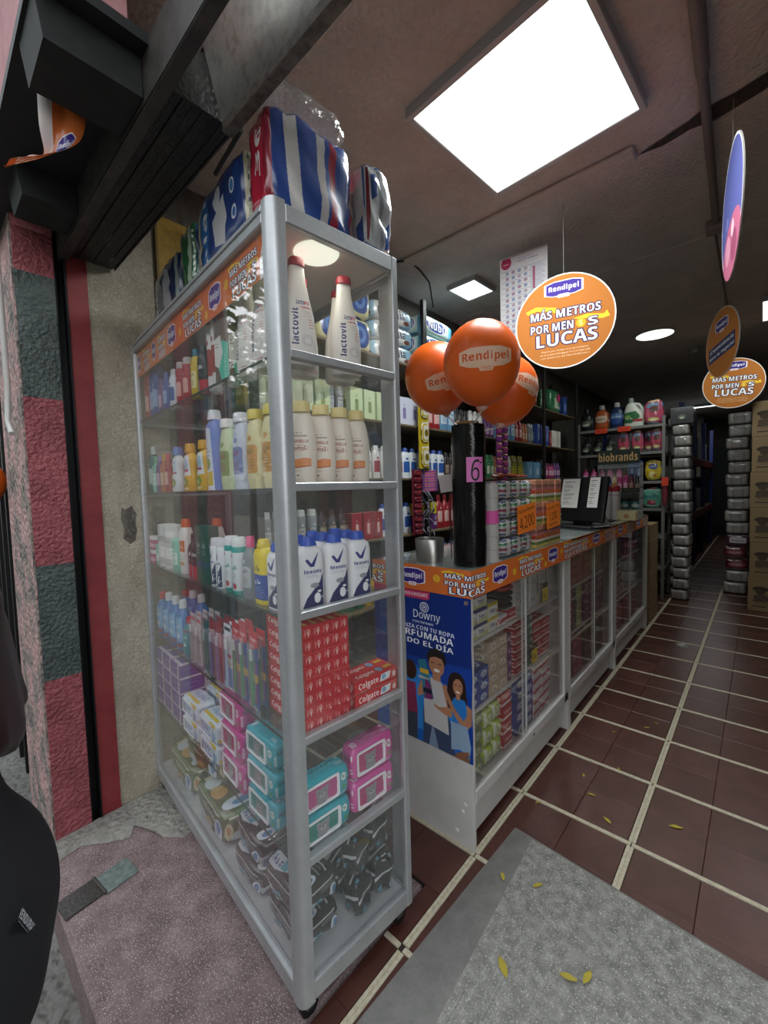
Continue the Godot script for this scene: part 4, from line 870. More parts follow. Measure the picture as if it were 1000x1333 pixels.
func case_goods() -> void:
	var FL = CT; var FR = PI / 2 + CT       # facing the long front / the short side
	# --- top shelf
	var Y = 1.6075
	bottle("lacto", "lotion_bottle", "tall white lotion bottle with dark red cap on the case top shelf", "white lotion bottles with red caps", "lotion", "lactovit", .088, .262, .054, "9c2434", 2.5)
	for p in [[.085, .115], [.085, .262], [.165, .175], [.16, .30]]: put("lacto", cu(p[0], p[1], Y), FR - .25)
	for p in [[.165, .065], [.255, .065]]: put("lacto", cu(p[0], p[1], Y), FL, "white lotion bottle facing the street on the case top shelf", "white lotion bottles facing the street")
	carton("browncarton", "cosmetic_carton", "brown and mint cosmetic carton beside the white lotion bottles", "carton", "", Vector3(.075, .205, .05), "brownbox")
	put("browncarton", cu(.345, .05, Y), FL + .12)
	bottle("wtube", "cream_tube", "slim white tube with dark red cap beside the brown carton", "slim white tubes", "tubec", "sh_red", .042, .215, .034, "9c2434")
	put("wtube", cu(.415, .045, Y), FL); put("wtube", cu(.462, .05, Y), FL)
	bottle("d1", "deodorant_bottle", "black bottle with white print on the case top shelf", "", "slim", "fresh_blk", .05, .15, .036, "26242a"); put("d1", cu(.525, .045, Y), FL)
	bottle("d2", "sunscreen_bottle", "yellow bottle with teal cap on the case top shelf", "", "slim", "sh_yel", .055, .155, .038, "3f7a94"); put("d2", cu(.585, .045, Y), FL)
	bottle("d3", "deodorant_can", "red and black deodorant can on the case top shelf", "red deodorants", "can", "sh_crim", .045, .145, .045, "b8b4b2"); put("d3", cu(.653, .045, Y), FL); put("d3", cu(.722, .045, Y), FL, "red and black deodorant can on the case top shelf", "red deodorants")
	bottle("d4", "deodorant_bottle", "white bottle with blue band on the case top shelf", "", "slim", "hs", .055, .14, .04, "c9ced2"); put("d4", cu(.805, .045, Y), FL)
	bottle("d5", "deodorant_stick", "blue deodorant stick on the case top shelf", "", "slim", "sh_blue", .042, .145, .03, "2a4a9c"); put("d5", cu(.88, .04, Y), FL)
	bottle("d6", "deodorant_stick", "purple deodorant stick on the case top shelf", "", "slim", "sh_purple", .04, .135, .028, "5a2a6a"); put("d6", cu(.945, .04, Y), FL)
	bottle("d7", "spray_can", "large blue spray can on the case top shelf", "blue spray cans", "can", "sh_blue", .052, .2, .052, "3a5ab0"); put("d7", cu(1.01, .05, Y), FL); put("d7", cu(1.07, .055, Y), FL)
	bottle("d8", "spray_can", "slim red and white tube at the wall end of the top shelf", "", "can", "sh_crim", .04, .19, .04, "c23a34"); put("d8", cu(1.125, .045, Y), FL)
	for i in 5: put(["d2", "d5", "d3", "d4", "d6"][i], cu(.60 + i * .1, .2, Y), FL, ["yellow bottle in the rear row of the case top shelf", "blue stick in the rear row of the case top shelf", "red can in the rear row of the case top shelf", "white bottle in the rear row of the case top shelf", "purple stick in the rear row of the case top shelf"][i])
	# --- second shelf
	Y = 1.3075
	bottle("savi", "conditioner_bottle", "pearl conditioner bottle with pale yellow cap on the second shelf", "pearl conditioner bottles", "oval", "savital", .072, .206, .042, "e2cf8e", 2.2, .3)
	for i in 4: put("savi", cu(.052 + i * .006, .092 + i * .062, Y), FR - .62)
	bottle("cream", "shampoo_bottle", "pale yellow shampoo bottle with yellow cap on the second shelf", "pale yellow shampoo bottles", "oval", "sh_cream", .072, .206, .045, "e0c85e", 2.2)
	put("cream", cu(.12, .05, Y), FL); put("cream", cu(.205, .05, Y), FL)
	bottle("lil", "shampoo_bottle", "lilac and white shampoo bottle with white cap on the second shelf", "", "oval", "sh_lil", .075, .21, .045, "e2e2e6", 2.2); put("lil", cu(.29, .05, Y), FL)
	bottle("lgrn", "shampoo_bottle", "pale green and white shampoo bottle with white cap on the second shelf", "", "oval", "sh_lgrn", .075, .205, .045, "e6e8e2", 2.2); put("lgrn", cu(.38, .05, Y), FL)
	bottle("bblue", "baby_shampoo_bottle", "tall blue baby shampoo bottle with white cap on the second shelf", "", "flat", "babyblue", .08, .245, .045, "e4e6ea", 2.6); put("bblue", cu(.475, .05, Y), FL)
	bottle("byel", "baby_cologne_bottle", "golden yellow curvy baby bottle on the second shelf", "golden yellow baby bottles", "hour", "babyyel", .085, .165, .045, "dca82c", 2.2)
	for u in [.575, .70]: put("byel", cu(u, .05, Y), FL)
	for u in [.62, .75]: put("byel", cu(u, .12, Y), FL)
	bottle("bwhi", "baby_cologne_bottle", "white curvy baby bottle with blue cap on the second shelf", "", "hour", "babywhite", .085, .165, .045, "6a86c4", 2.2); put("bwhi", cu(.83, .05, Y), FL)
	var sm = [["sh_crim", "c84a6a", "small pink capped bottle on the second shelf"], ["sh_orange", "d8a23c", "small orange capped bottle on the second shelf"], ["sh_purple", "b08ac4", "small lilac capped bottle on the second shelf"], ["sh_mint", "7cc49a", "small mint capped bottle on the second shelf"]]
	for i in 4:
		bottle("sm%d" % i, "roll_on_bottle", sm[i][2], "", "round", sm[i][0], .042, .15, .034, sm[i][1]); put("sm%d" % i, cu(.93 + i * .055, .045, Y), FL)
	bottle("teal", "mouthwash_bottle", "teal swirl bottle at the wall end of the second shelf", "", "round", "sh_teal", .05, .195, .045, "d9e6e4"); put("teal", cu(1.145, .05, Y), FL)
	bottle("rear", "shampoo_bottle", "white shampoo bottle in the rear row of the second shelf", "white rear shampoo bottles", "oval", "sh_white", .068, .19, .045, "d8d6d2", 2.2)
	for i in 5: put("rear", cu(.3 + i * .15, .24, Y), FL)
	# --- third shelf
	Y = 1.0075
	bottle("rex", "talc_bottle", "white foot talc bottle with blue cap and navy corner on the third shelf", "white talc bottles with blue caps", "flat", "rexona", .07, .178, .046, "2a50b8", 3.4)
	for i in 3:
		for j in 3: put("rex", cu(.052 + i * .056, .098 + j * .078 + i * .004, Y), FR - .12)
	bottle("yelb", "talc_bottle", "yellow and blue talc bottle on the third shelf", "yellow and blue talc bottles", "flat", "yelblu", .065, .168, .042, "e0c41c", 3.0)
	put("yelb", cu(.185, .047, Y), FL); put("yelb", cu(.205, .11, Y), FL)
	bottle("rexl", "talc_bottle", "white talc bottle with blue cap turned to the street on the third shelf", "", "flat", "rexona", .07, .165, .042, "2a50b8", 3.4); put("rexl", cu(.105, .045, Y), FL)
	bottle("pnk", "tonic_bottle", "clear grey tonic bottle with bright pink cap on the third shelf", "", "round", "sh_gray", .06, .17, .045, "e0508c"); put("pnk", cu(.262, .047, Y), FL)
	bottle("tfoot", "foot_spray_can", "white and teal foot spray can on the third shelf", "white and teal foot sprays", "can", "tealfoot", .05, .163, .044, "dfe4e4"); put("tfoot", cu(.335, .047, Y), FL); put("tfoot", cu(.392, .05, Y), FL)
	bottle("navy", "deodorant_can", "white and navy deodorant can on the third shelf", "white and navy deodorants", "can", "rexona", .05, .15, .044, "d4d6da"); put("navy", cu(.448, .047, Y), FL); put("navy", cu(.502, .05, Y), FL)
	carton("grn", "cologne_carton", "dark green cologne carton on the third shelf", "carton", "dark green cartons", Vector3(.052, .185, .042), "grnbox"); put("grn", cu(.557, .047, Y), FL); put("grn", cu(.613, .05, Y), FL)
	bottle("fblk", "body_splash_bottle", "black bottle with teal and red foot on the third shelf", "black two-tone bottles", "round", "fresh_blk", .058, .15, .046, "1c1a1e"); put("fblk", cu(.672, .05, Y), FL); put("fblk", cu(.722, .055, Y), FL)
	bottle("ocap", "lotion_bottle", "white lotion bottle with bright orange cap on the third shelf", "white bottles with orange caps", "slim", "orangelot", .062, .2, .045, "d8642c", 2.6); put("ocap", cu(.79, .05, Y), FL); put("ocap", cu(.70, .13, Y), FL)
	bottle("mint", "gel_bottle", "mint green gel bottle on the third shelf", "mint gel bottles", "tubec", "sh_mint", .062, .125, .045, "a8dccc", 2.6); put("mint", cu(.87, .047, Y), FL)
	bottle("jarw", "cream_jar", "white cream jar in a stack of two on the third shelf", "stacked white jars", "jar", "blank", .072, .085, .072, "e6e4e2"); 
	for u in [.95, 1.03]:
		for l in 2: put("jarw", cu(u, .055, Y + l * .086), FL)
	bottle("minj", "gel_bottle", "short mint tube at the wall end of the third shelf", "", "tubec", "sh_mint", .04, .085, .035, "8ccdb4"); put("minj", cu(1.088, .04, Y), FL)
	bottle("jarp", "nail_polish_jar", "small white and pink jar in a stack at the wall end", "small white and pink jars", "jar", "sh_pink", .034, .058, .034, "e8e6e6")
	for l in 2:
		for u in [1.125, 1.155]: put("jarp", cu(u, .035 + l * .0, Y + l * .059), FL)
	bottle("gelj", "gel_jar", "clear grey gel jar in the rear rows of the third shelf", "grey gel jars", "jar", "sh_gray", .08, .115, .08, "3a3c40")
	for i in 4: put("gelj", cu(.3 + i * .1, .17 + .02 * (i % 2), Y), FL)
	bottle("goldj", "gel_jar", "dark gel jar with gold lid in the rear rows of the third shelf", "", "jar", "sh_black", .08, .12, .08, "b89a3c"); put("goldj", cu(.79, .2, Y), FL)
	for i in 3: put("jarw", cu(.88 + i * .085, .2, Y), FL, "white cream jar in the rear row of the third shelf", "white jars in the rear row")
	# --- fourth shelf
	Y = .7075
	carton("cg", "toothpaste_carton", "red toothpaste carton in the tall block on the fourth shelf", "carton", "red toothpaste cartons in the block", Vector3(.185, .0325, .0268), "cg_side", "cg_end", "cg_top")
	carton("cg2", "toothpaste_carton", "red toothpaste carton with plain end in the tall block on the fourth shelf", "carton", "plain-ended toothpaste cartons in the block", Vector3(.185, .0325, .0268), "cg_side", "cg_end2", "cg_top")
	for r in 8:
		for c in 5: put("cg2" if (r < 4 and c > 1) else "cg", cu(.118 + rng.randf_range(-.0015, .0015), .072 + c * .0275, Y + r * .033), FL)
	carton("cgl", "toothpaste_carton", "red toothpaste carton lying beside the tall carton block", "carton", "red cartons lying beside the block", Vector3(.16, .037, .042), "cg_side", "cg_end", "cg_top")
	for r in 2:
		for c in 2: put("cgl", cu(.046 + c * .043, .29, Y + r * .0375), FR + .02)
	blister("tbb", "blue toothbrush card with coloured handles on the fourth shelf", "blue toothbrush cards", "blist_b", "3f9a4a", "d0e0d0", .215, .05)
	for i in 4: put("tbb", cu(.235 + (i % 2) * .065, .03 + (i / 2) * .022, Y), FL)
	blister("tbw", "white and blue toothbrush card on the fourth shelf", "white toothbrush cards", "blist_w", "9cc4dc", "e6eaec", .2, .052)
	for i in 4: put("tbw", cu(.395, .026 + i * .018, Y), FL)
	for i in 3: put("tbb", cu(.345, .03 + i * .02, Y), FL, "blue toothbrush card hung between the white cards and the block", "blue cards between white cards and block")
	blister("tbr", "crimson toothbrush card on the fourth shelf", "crimson toothbrush cards", "blist_r", "7a3a90", "c9c0d0", .19, .045)
	for i in 6: put("tbr", cu(.465 + (i % 2) * .05, .026 + (i / 2) * .025, Y), FL)
	blister("tbg", "dark green toothbrush card with yellow sticker on the fourth shelf", "dark green toothbrush cards", "blist_g", "1f6a60", "7ab0a4", .175, .045)
	for i in 4: put("tbg", cu(.57, .026 + i * .022, Y), FL)
	blister("tbs", "silver grey toothbrush card on the fourth shelf", "silver grey toothbrush cards", "blist_s", "8a9a9c", "e6e6e6", .175, .045)
	for i in 8: put("tbs", cu(.64 + (i % 2) * .055, .026 + (i / 2) * .022, Y), FL)
	bottle("mw", "mouthwash_bottle", "blue mouthwash bottle with white cap on the fourth shelf", "blue mouthwash bottles with white caps", "round", "mouth", .07, .185, .05, "dcdee0", 2.6)
	bottle("mwr", "mouthwash_bottle", "blue mouthwash bottle with red cap on the fourth shelf", "blue mouthwash bottles with red caps", "round", "mouth", .07, .175, .05, "c23038", 2.6)
	bottle("mwg", "mouthwash_bottle", "teal mouthwash bottle with red cap on the fourth shelf", "", "round", "mouth2", .055, .135, .045, "c23038", 2.6)
	put("mwg", cu(.79, .045, Y), FL)
	for u in [.87, .955, 1.04]: put("mw", cu(u, .05, Y), FL)
	for u in [1.125]: put("mwr", cu(u, .05, Y), FL)
	for u in [.9, 1.0]: put("mw", cu(u, .13, Y), FL)
	put("mwr", cu(1.09, .13, Y), FL)
	# --- fifth shelf
	Y = .4075
	wipes("wt", "turquoise baby wipes pack with pink window on the fifth shelf", "turquoise wipes packs with pink windows", Vector3(.155, .088, .06), "wt", "wts", 3)
	wipes("wt2", "turquoise baby wipes pack with green window on the fifth shelf", "turquoise wipes packs with green windows", Vector3(.16, .081, .06), "wt2", "wts", 5)
	wipes("wp", "pink baby wipes pack on the fifth shelf", "pink wipes packs facing the aisle", Vector3(.16, .095, .06), "wp", "wps", 8)
	put("wt2", cu(.06, .113, Y), FR, "turquoise baby wipes pack with green window under another at the case side", ""); put("wt", cu(.06, .113, Y + .083), FR)
	put("wp", cu(.06, .276, Y), FR); put("wp", cu(.06, .277, Y + .0955), FR)
	for l in 3: put("wt2", cu(.205, .045, Y + l * .0825), FL + .02)
	for l in 3: put("wp", cu(.395, .047, Y + l * .0955), FL - .02, "pink baby wipes pack in the pile facing the street", "pink wipes packs facing the street")
	wipes("ww", "white and blue baby wipes pack on the fifth shelf", "white and blue wipes packs", Vector3(.16, .072, .08), "ww", "wws", 12)
	for l in 2:
		put("ww", cu(.58, .055, Y + l * .07), FL); put("ww", cu(.755, .055, Y + l * .07), FL); put("ww", cu(.60, .15, Y + l * .07), FL); put("ww", cu(.77, .15, Y + l * .07), FL)
	carton("pur", "pad_carton", "purple carton in the block at the wall end of the fifth shelf", "carton", "purple cartons on the fifth shelf", Vector3(.098, .058, .12), "purp")
	for l in 4:
		for c in 3: put("pur", cu(.905 + c * .1, .078, Y + l * .0585), FL)
	# --- bottom
	Y = .1015
	var gd = proto("gd", "diaper_pack", "olive green diaper pack lying on the case floor", "diaper pack", "olive green diaper packs")
	var st = S(); pil(st, Vector3(.3, .13, .2), 5.0, uvr("gdiap"), uvr("gdiap"), uvr("gdiap"), 8, .01, 4); ob(st, "pouch", film("gdiap", .25), gd)
	put("gd", cu(.98, .13, Y), FL); put("gd", cu(.655, .125, Y), FL - .04); put("gd", cu(.80, .15, Y + .131), FL + .1)
	var bd = proto("bd", "incontinence_pack", "black and white pack lying along the front of the case floor", "diaper pack", "black and white packs along the front")
	st = S(); pil(st, Vector3(.2, .085, .14), 5.0, uvr("bdiap"), uvr("bdiap"), uvr("bdiap"), 8, .009, 9); ob(st, "pouch", film("bdiap", .2), bd)
	put("bd", cu(.155, .1, Y), FL); put("bd", cu(.375, .1, Y), FL + .03); put("bd", cu(.16, .1, Y + .086), FL + .06); put("bd", cu(.38, .11, Y + .086), FL - .05)
	var bs = proto("bs", "black_bag", "black plastic pack in the jumbled pile at the case side", "plastic bag", "black packs in the jumbled pile")
	st = S(); pil(st, Vector3(.085, .115, .075), 4.5, uvr("bdiap2"), uvr("bdiap2"), uvr("bdiap2"), 8, .012, 21); ob(st, "pouch", film("bdiap2", .16), bs)
	for q in [[.07, .235, 0, .25], [.155, .235, 0, .1], [.075, .315, 0, -.15], [.16, .31, 0, .2], [.075, .235, .118, .3], [.1, .325, .118, .1]]:
		var o = put("bs", cu(q[0], q[1], Y + q[2]), FR + q[3]); o.rotation.z = q[3] * .3
	# --- packs on top
	Y = 1.9315
	var pk = func(k: String, label: String, F: String, s: Vector3, u: float, v: float, sd: int, E := "packend", dy := 0.0):
		var o = proto(k, "diaper_pack", label, "diaper pack", "")
		var q = S(); pil(q, s, 7.0, uvr(F), uvr(E), uvr(E), 9, .012, sd); ob(q, "pack", film(F, .25), o)
		put(k, cu(u, v, Y + dy), FL)
	pk.call("pk1", "red end diaper pack marked 36 standing on the display case", "packred", Vector3(.12, .255, .26), .095, .15, 31, "packend")
	pk.call("pk2", "blue diaper pack with white lettering standing on the display case", "packblue", Vector3(.355, .235, .24), .337, .14, 33, "packblue")
	pk.call("pk3", "green banded diaper pack standing on the display case", "packgrn", Vector3(.16, .225, .24), .598, .145, 35, "packgrn")
	pk.call("pk4", "dark blue diaper pack at the wall end of the case top", "packdark", Vector3(.32, .21, .24), .842, .15, 37, "packdark")
	# loose clear wrap over the end packs
	var cw = thing("plastic_wrap", "clear crinkled plastic wrap over the end pack on the display case", "plastic wrap", cu(.1, .155, Y + .257), FL)
	var q2 = S(); pil(q2, Vector3(.13, .085, .27), 2.6, BIG, BIG, BIG, 14, .02, 41)
	var wm = StandardMaterial3D.new(); wm.albedo_color = Color(.9, .92, .94, .1); wm.transparency = BaseMaterial3D.TRANSPARENCY_ALPHA; wm.roughness = .06
	var nm = seam(77, .018); nm.convert(Image.FORMAT_RGBA8); nm.bump_map_to_normal_map(14.0)
	wm.normal_enabled = true; wm.normal_texture = ImageTexture.create_from_image(nm); wm.uv1_triplanar = true; wm.uv1_scale = Vector3(4, 4, 4)
	ob(q2, "film", wm, cw)
	var silver = proto("sv", "foil_pack", "silver wrapped diaper pack at the aisle end of the case top", "diaper pack", "")
	q2 = S(); pil(q2, Vector3(.125, .25, .115), 4.0, uvr("packsilver"), uvr("packsilver"), uvr("packsilver"), 14, .012, 44); ob(q2, "pack", film("packsilver", .1), silver)
	put("sv", cu(.075, .345, Y), FL)

# ---------- counter ----------
const CX := -.7358
const CZ := [-1.2461, -2.241, -3.176, -4.24]
func counter() -> void:
	var wh = surf("melamine", ["bdbab6", "c4c1bd", "c9c6c2"], .006, .8, .5)
	var g = glass("dbe6e2", .02)
	var ords = ["first glass-fronted white counter unit with the poster on its end", "second glass-fronted white counter unit along the aisle", "third glass-fronted white counter unit beside the cardboard boxes"]
	var bandr = uvr("band")
	for i in 3:
		var z0: float = CZ[i]; var z1: float = CZ[i + 1]; var L = z0 - z1
		var t = thing("counter_unit", ords[i], "counter", Vector3(CX, 0, z0))
		var b = func(n: String, x0: float, x1: float, y0: float, y1: float, a: float, c: float, m: Material, par: Node, bev := .002) -> MeshInstance3D: return part_box(n, Vector3(-x0, y0, -a), Vector3(-x1, y1, -c), m, par, bev)
		b.call("end_panel", 0.0, .455, 0.0, .985, 0.0, .018, wh, t); b.call("end_panel", 0.0, .455, 0.0, .985, L - .02, L - .001, wh, t)
		b.call("back_panel", .44, .455, .1, .985, .018, L - .02, wh, t)
		b.call("top_board", .002, .455, .985, 1.0, .0, L - .001, wh, t); b.call("top_glass", -.004, .46, 1.0, 1.008, 0.001, L - .002, glass("7f9490", .35), t, 0.0)
		b.call("glass_edge", -.005, -.003, 1.0, 1.008, 0.0, L - .001, pm("1e2624", .2), t, 0.0)
		b.call("front_post", 0.0, .02, .17, .93, L - .075, L - .02, wh, t)
		b.call("bottom_rail", .0, .02, .17, .215, .018, L - .02, wh, t); b.call("top_rail", .0, .02, .915, .985, .018, L - .02, wh, t)
		var kp: MeshInstance3D = b.call("kick_panel", .035, .05, .015, .17, .018, L - .02, wh, t)
		b.call("floor_board", .02, .44, .17, .185, .018, L - .02, wh, t)
		for s in [.46, .72]: b.call("shelf_board", .045, .44, s - .014, s, .018, L - .02, wh, t)
		# two sliding panes with a meeting stile
		for d in [[.018, .47, .006], [.44, L - .075, .012]]:
			var p: MeshInstance3D = b.call("sliding_pane", d[2], d[2] + .004, .205, .92, d[0], d[1], g, t, 0.0)
			b.call("pane_edge", d[2] - .001, d[2] + .005, .205, .92, (d[1] - .006) if d[2] < .01 else d[0], d[1] if d[2] < .01 else (d[0] + .006), pm("c9cdca", .35), p, 0.0)
		b.call("lock", -.006, .002, .188, .198, L * .52, L * .52 + .01, pm("8a8a88", .3, .8), t, .001)
		# printed strip round the top edge
		var hd = thing("counter_strip", ["orange printed strip round the top of the first counter unit", "orange printed strip along the top of the second counter unit", "orange printed strip along the top of the third counter unit"][i], "sign strip", Vector3(CX, 0, z0))
		var st = S(); st.set_smooth_group(-1)
		var o = .006 if i == 0 else .003
		var yb = .914 if i == 0 else .92
		if i == 0:
			q4(st, Vector3(-.455, 1.011, o), Vector3(.006, 1.011, o), Vector3(.006, yb, o), Vector3(-.455, yb, o), sub(bandr, .415, 0, .455, 1))
			q4(st, Vector3(o, 1.011, .006), Vector3(o, 1.011, -.12), Vector3(o, yb, -.12), Vector3(o, yb, .006), sub(bandr, .87, 0, .13, 1))
			q4(st, Vector3(o, 1.011, -.12), Vector3(o, 1.011, -L - .01), Vector3(o, yb, -L - .01), Vector3(o, yb, -.12), sub(bandr, .0, 0, .87, 1))
		else: q4(st, Vector3(o, 1.008, -.012), Vector3(o, 1.008, -L), Vector3(o, yb, -L), Vector3(o, yb, -.012), sub(bandr, .25, 0, .75, 1) if i == 1 else sub(bandr, .0, 0, .98, 1))
		ob(st, "print", am("band", .45), hd)
		st = S()
		bx(st, Vector3(o - .002, (1.01 + yb) * .5, -L * .5), Vector3(.0025, 1.008 - yb, L), 0)
		if i == 0: bx(st, Vector3(-.226, (1.01 + yb) * .5, o - .002), Vector3(.46, 1.008 - yb, .0025), 0)
		ob(st, "backing", pm("c86a34", .6), hd)
	# screw caps on the end panel
	var sc = thing("screw_caps", "white plastic screw caps on the counter end panel", "screw caps", Vector3(CX, 0, CZ[0]))
	for p in [[-.035, .16], [-.045, .13], [-.07, .045]]:
		var st = S(); loft(st, [[0.0, .0085, .0085], [.002, .0075, .0075], [.003, 0.0, 0.0]], 12, 2.0, BIG, Basis(Vector3.RIGHT, PI / 2), Vector3(p[0], p[1], 0)); ob(st, "cap", pm("d4d1cd", .4), sc)
	# poster on the end panel, slightly rippled vinyl
	var ps = thing("poster", "blue fabric softener poster with smiling people on the counter end", "poster", Vector3(CX, 0, CZ[0]))
	var st = S(); st.set_smooth_group(0)
	var n = 12; var m = 14; var r = uvr("poster")
	var P = func(i: float, j: float) -> Vector3:
		var x = -.452 + .455 * i; var y = .912 - .588 * j
		return Vector3(x, y, .0025 + .0022 * sin(j * 17.0 + i * 3.0) * (.3 + i) * sin(PI * clampf(j, .02, .98)) + .001 * sin(i * 9.0))
	for i in n:
		for j in m:
			var a = float(i) / n; var b2 = float(i + 1) / n; var c = float(j) / m; var d = float(j + 1) / m
			q4(st, P.call(a, c), P.call(b2, c), P.call(b2, d), P.call(a, d), sub(r, a, c, 1.0 / n, 1.0 / m))
	ob(st, "print", am("poster", .32), ps)
	st = S()
	for y in [.897, .342]: loft(st, [[.0, .0, .0], [.0, .009, .009], [.003, .008, .008], [.003, .0045, .0045], [.001, .0, .0]], 14, 2.0, BIG, Basis(Vector3.RIGHT, PI / 2), Vector3(-.015, y, .004))
	ob(st, "eyelet", pm("b9b8b4", .25, .8), ps)

func block(F: String, z0: float, nc: int, w: float, y0: float, nr: int, h: float, label: String, nm := "goods_carton", x := -.785, d := .1, soft := false, skip := 0, S2 := "") -> void:
	var k = "%s_%.3f_%.3f_%s" % [F, w, h, label]
	if not protos.has(k):
		if soft:
			var o = proto(k, nm, label, "pack", label)
			var st = S(); pil(st, Vector3(w, h, d), 5.0, uvr(F), uvr(F), uvr(F), 5, .004, 3); ob(st, "pouch", film(F, .3), o)
		else: carton(k, nm, label, "carton", label, Vector3(w - .0015, h - .001, d), F, S2 if S2 != "" else F)
	for r in nr:
		for c in nc:
			if r == nr - 1 and c < skip: continue
			put(k, Vector3(x - d * .5 - rng.randf_range(0, .006), y0 + r * h, z0 - (c + .5) * w), PI / 2 + rng.randf_range(-.02, .02))

func counter_goods() -> void:
	# first unit, left pane
	block("soap", -1.285, 2, .088, .721, 3, .057, "white soap carton with navy band in the first counter unit", "soap_carton")
	block("soap2", -1.463, 1, .088, .721, 2, .057, "white soap carton with olive band in the first counter unit", "soap_carton")
	block("wrpk", -1.555, 1, .07, .721, 1, .045, "small white and red carton beside the soap cartons")
	block("redpk", -1.63, 1, .085, .721, 1, .05, "red and white carton under the folded cloths", "goods_carton")
	var cl = [["26201f", .771], ["231f1f", .797], ["2a2323", .823], ["a82334", .849], ["b02a3a", .872]]
	for i in cl.size():
		var o = thing("folded_cloth", "black folded cloth in the first counter unit" if i < 3 else "red folded cloth on top of the black folded cloths", "cloth", Vector3(-.85, cl[i][1], -1.655), PI / 2, "black folded cloths" if i < 3 else "red folded cloths")
		var st = S(); pil(st, Vector3(.115, .027, .13), 3.5, BIG, BIG, BIG, 7, .004, i * 3); ob(st, "cloth", pm(cl[i][0], .8), o)
	block("lakc", -1.268, 1, .035, .461, 3, .046, "cream soap carton at the counter end", "soap_carton")
	block("lakb", -1.304, 2, .08, .461, 3, .046, "blue soap carton in the first counter unit", "soap_carton")
	block("lakt", -1.466, 2, .08, .461, 5, .044, "tan soap carton in the first counter unit", "soap_carton")
	block("purpk", -1.628, 1, .04, .461, 4, .052, "dark purple carton beside the tan soap cartons")
	block("grnpk", -1.275, 2, .075, .187, 4, .062, "grey green pack at the bottom of the first counter unit", "soap_pack", -.785, .1, true)
	block("limepk", -1.427, 2, .075, .187, 3, .075, "lime green pack at the bottom of the first counter unit", "soap_pack", -.785, .1, true)
	block("redpk", -1.58, 1, .085, .187, 4, .06, "red carton at the bottom beside the lime packs")
	# right pane
	block("bxwhite", -1.71, 2, .075, .721, 5, .038, "flat white carton in the first counter unit", "goods_carton")
	block("bxwhite", -1.90, 2, .12, .721, 1, .165, "tall white carton in the first counter unit", "goods_carton", -.80, .09, false, 0, "blank")
	block("redpk", -1.705, 2, .06, .461, 7, .034, "red carton in the tall column of the first counter unit")
	block("grnbluepk", -1.83, 1, .06, .461, 7, .034, "striped green carton beside the red column")
	block("redpk", -1.895, 2, .1, .461, 4, .045, "wide red carton in the first counter unit")
	block("wrpk", -1.895, 2, .1, .187, 5, .05, "white carton with red stroke at the bottom of the first counter unit")
	block("lakb", -1.705, 2, .09, .187, 5, .05, "dark blue carton at the bottom of the first counter unit")
	# second unit
	block("magpk", -2.27, 4, .09, .721, 4, .048, "magenta carton on the upper shelf of the second counter unit")
	block("redpk", -2.27, 2, .085, .461, 6, .04, "red carton on the middle shelf of the second counter unit")
	block("darkpk", -2.44, 1, .08, .461, 6, .04, "dark carton on the middle shelf of the second counter unit")
	block("limepk", -2.53, 1, .08, .461, 5, .048, "lime carton on the middle shelf of the second counter unit")
	block("darkpk", -2.27, 2, .09, .187, 3, .075, "dark carton at the bottom of the second counter unit")
	block("magpk", -2.46, 2, .08, .187, 3, .07, "magenta carton at the bottom of the second counter unit")
	block("magpk", -2.66, 2, .07, .721, 4, .05, "magenta carton behind the second pane of the second counter unit")
	block("darkpk", -2.82, 3, .075, .721, 4, .05, "dark carton on the upper shelf of the second counter unit")
	block("purpk", -2.66, 5, .08, .461, 5, .046, "purple carton in the second counter unit")
	block("darkpk", -2.66, 5, .08, .187, 4, .06, "dark carton behind the second pane at the bottom")
	# third unit
	block("darkpk", -3.22, 4, .09, .721, 3, .062, "dark carton on the upper shelf of the third counter unit")
	block("grnbluepk", -3.22, 2, .09, .461, 4, .055, "striped carton in the third counter unit")
	block("wrpk", -3.41, 2, .09, .461, 4, .055, "white and red carton in the third counter unit")
	block("redpk", -3.22, 4, .09, .187, 3, .06, "red carton at the bottom of the third counter unit")
	block("purpk", -3.64, 5, .09, .721, 3, .062, "purple carton in the third counter unit")
	block("bxwhite", -3.64, 4, .09, .461, 3, .075, "white carton in the third counter unit")
	block("magpk", -3.64, 5, .09, .187, 3, .065, "magenta carton at the bottom of the third counter unit")
	# yellow price labels standing inside the pane
	for q in [[-2.005, .735, "yellow price label by the tall white cartons"], [-1.875, .475, "yellow price label by the red carton column"]]:
		var t = thing("price_label", q[2], "price label", Vector3(-.772, q[1], q[0]), PI / 2)
		var st = S(); bx(st, Vector3(0, .045, 0), Vector3(.06, .09, .001), 0, [uvr("label_yel")]); ob(st, "card", am("label_yel", .5), t)
	# ---- on top of the counter
	var Y = 1.0085
	var t = thing("stretch_film_roll", "tall black stretch film roll standing on the counter corner", "film roll", Vector3(-.805, Y, -1.365))
	var st = S(); var rg = [[0.0, .0, .0], [0.0, .06, .06]]
	for i in 13: rg.append([.02 + i * .039, .0605 + .0012 * ((i * 7) % 3), .0605 + .0012 * ((i * 7) % 3)])
	rg.append([.512, .0605, .0605]); rg.append([.512, .038, .038])
	var fm = StandardMaterial3D.new(); fm.albedo_color = hx("0c0c0e"); fm.roughness = .16
	var nm = seam(5, .02); nm.convert(Image.FORMAT_RGBA8); nm.bump_map_to_normal_map(2.0)
	fm.normal_enabled = true; fm.normal_texture = ImageTexture.create_from_image(nm); fm.uv1_triplanar = true; fm.uv1_scale = Vector3(1, 14, 1)
	loft(st, rg, 32); ob(st, "film", fm, t)
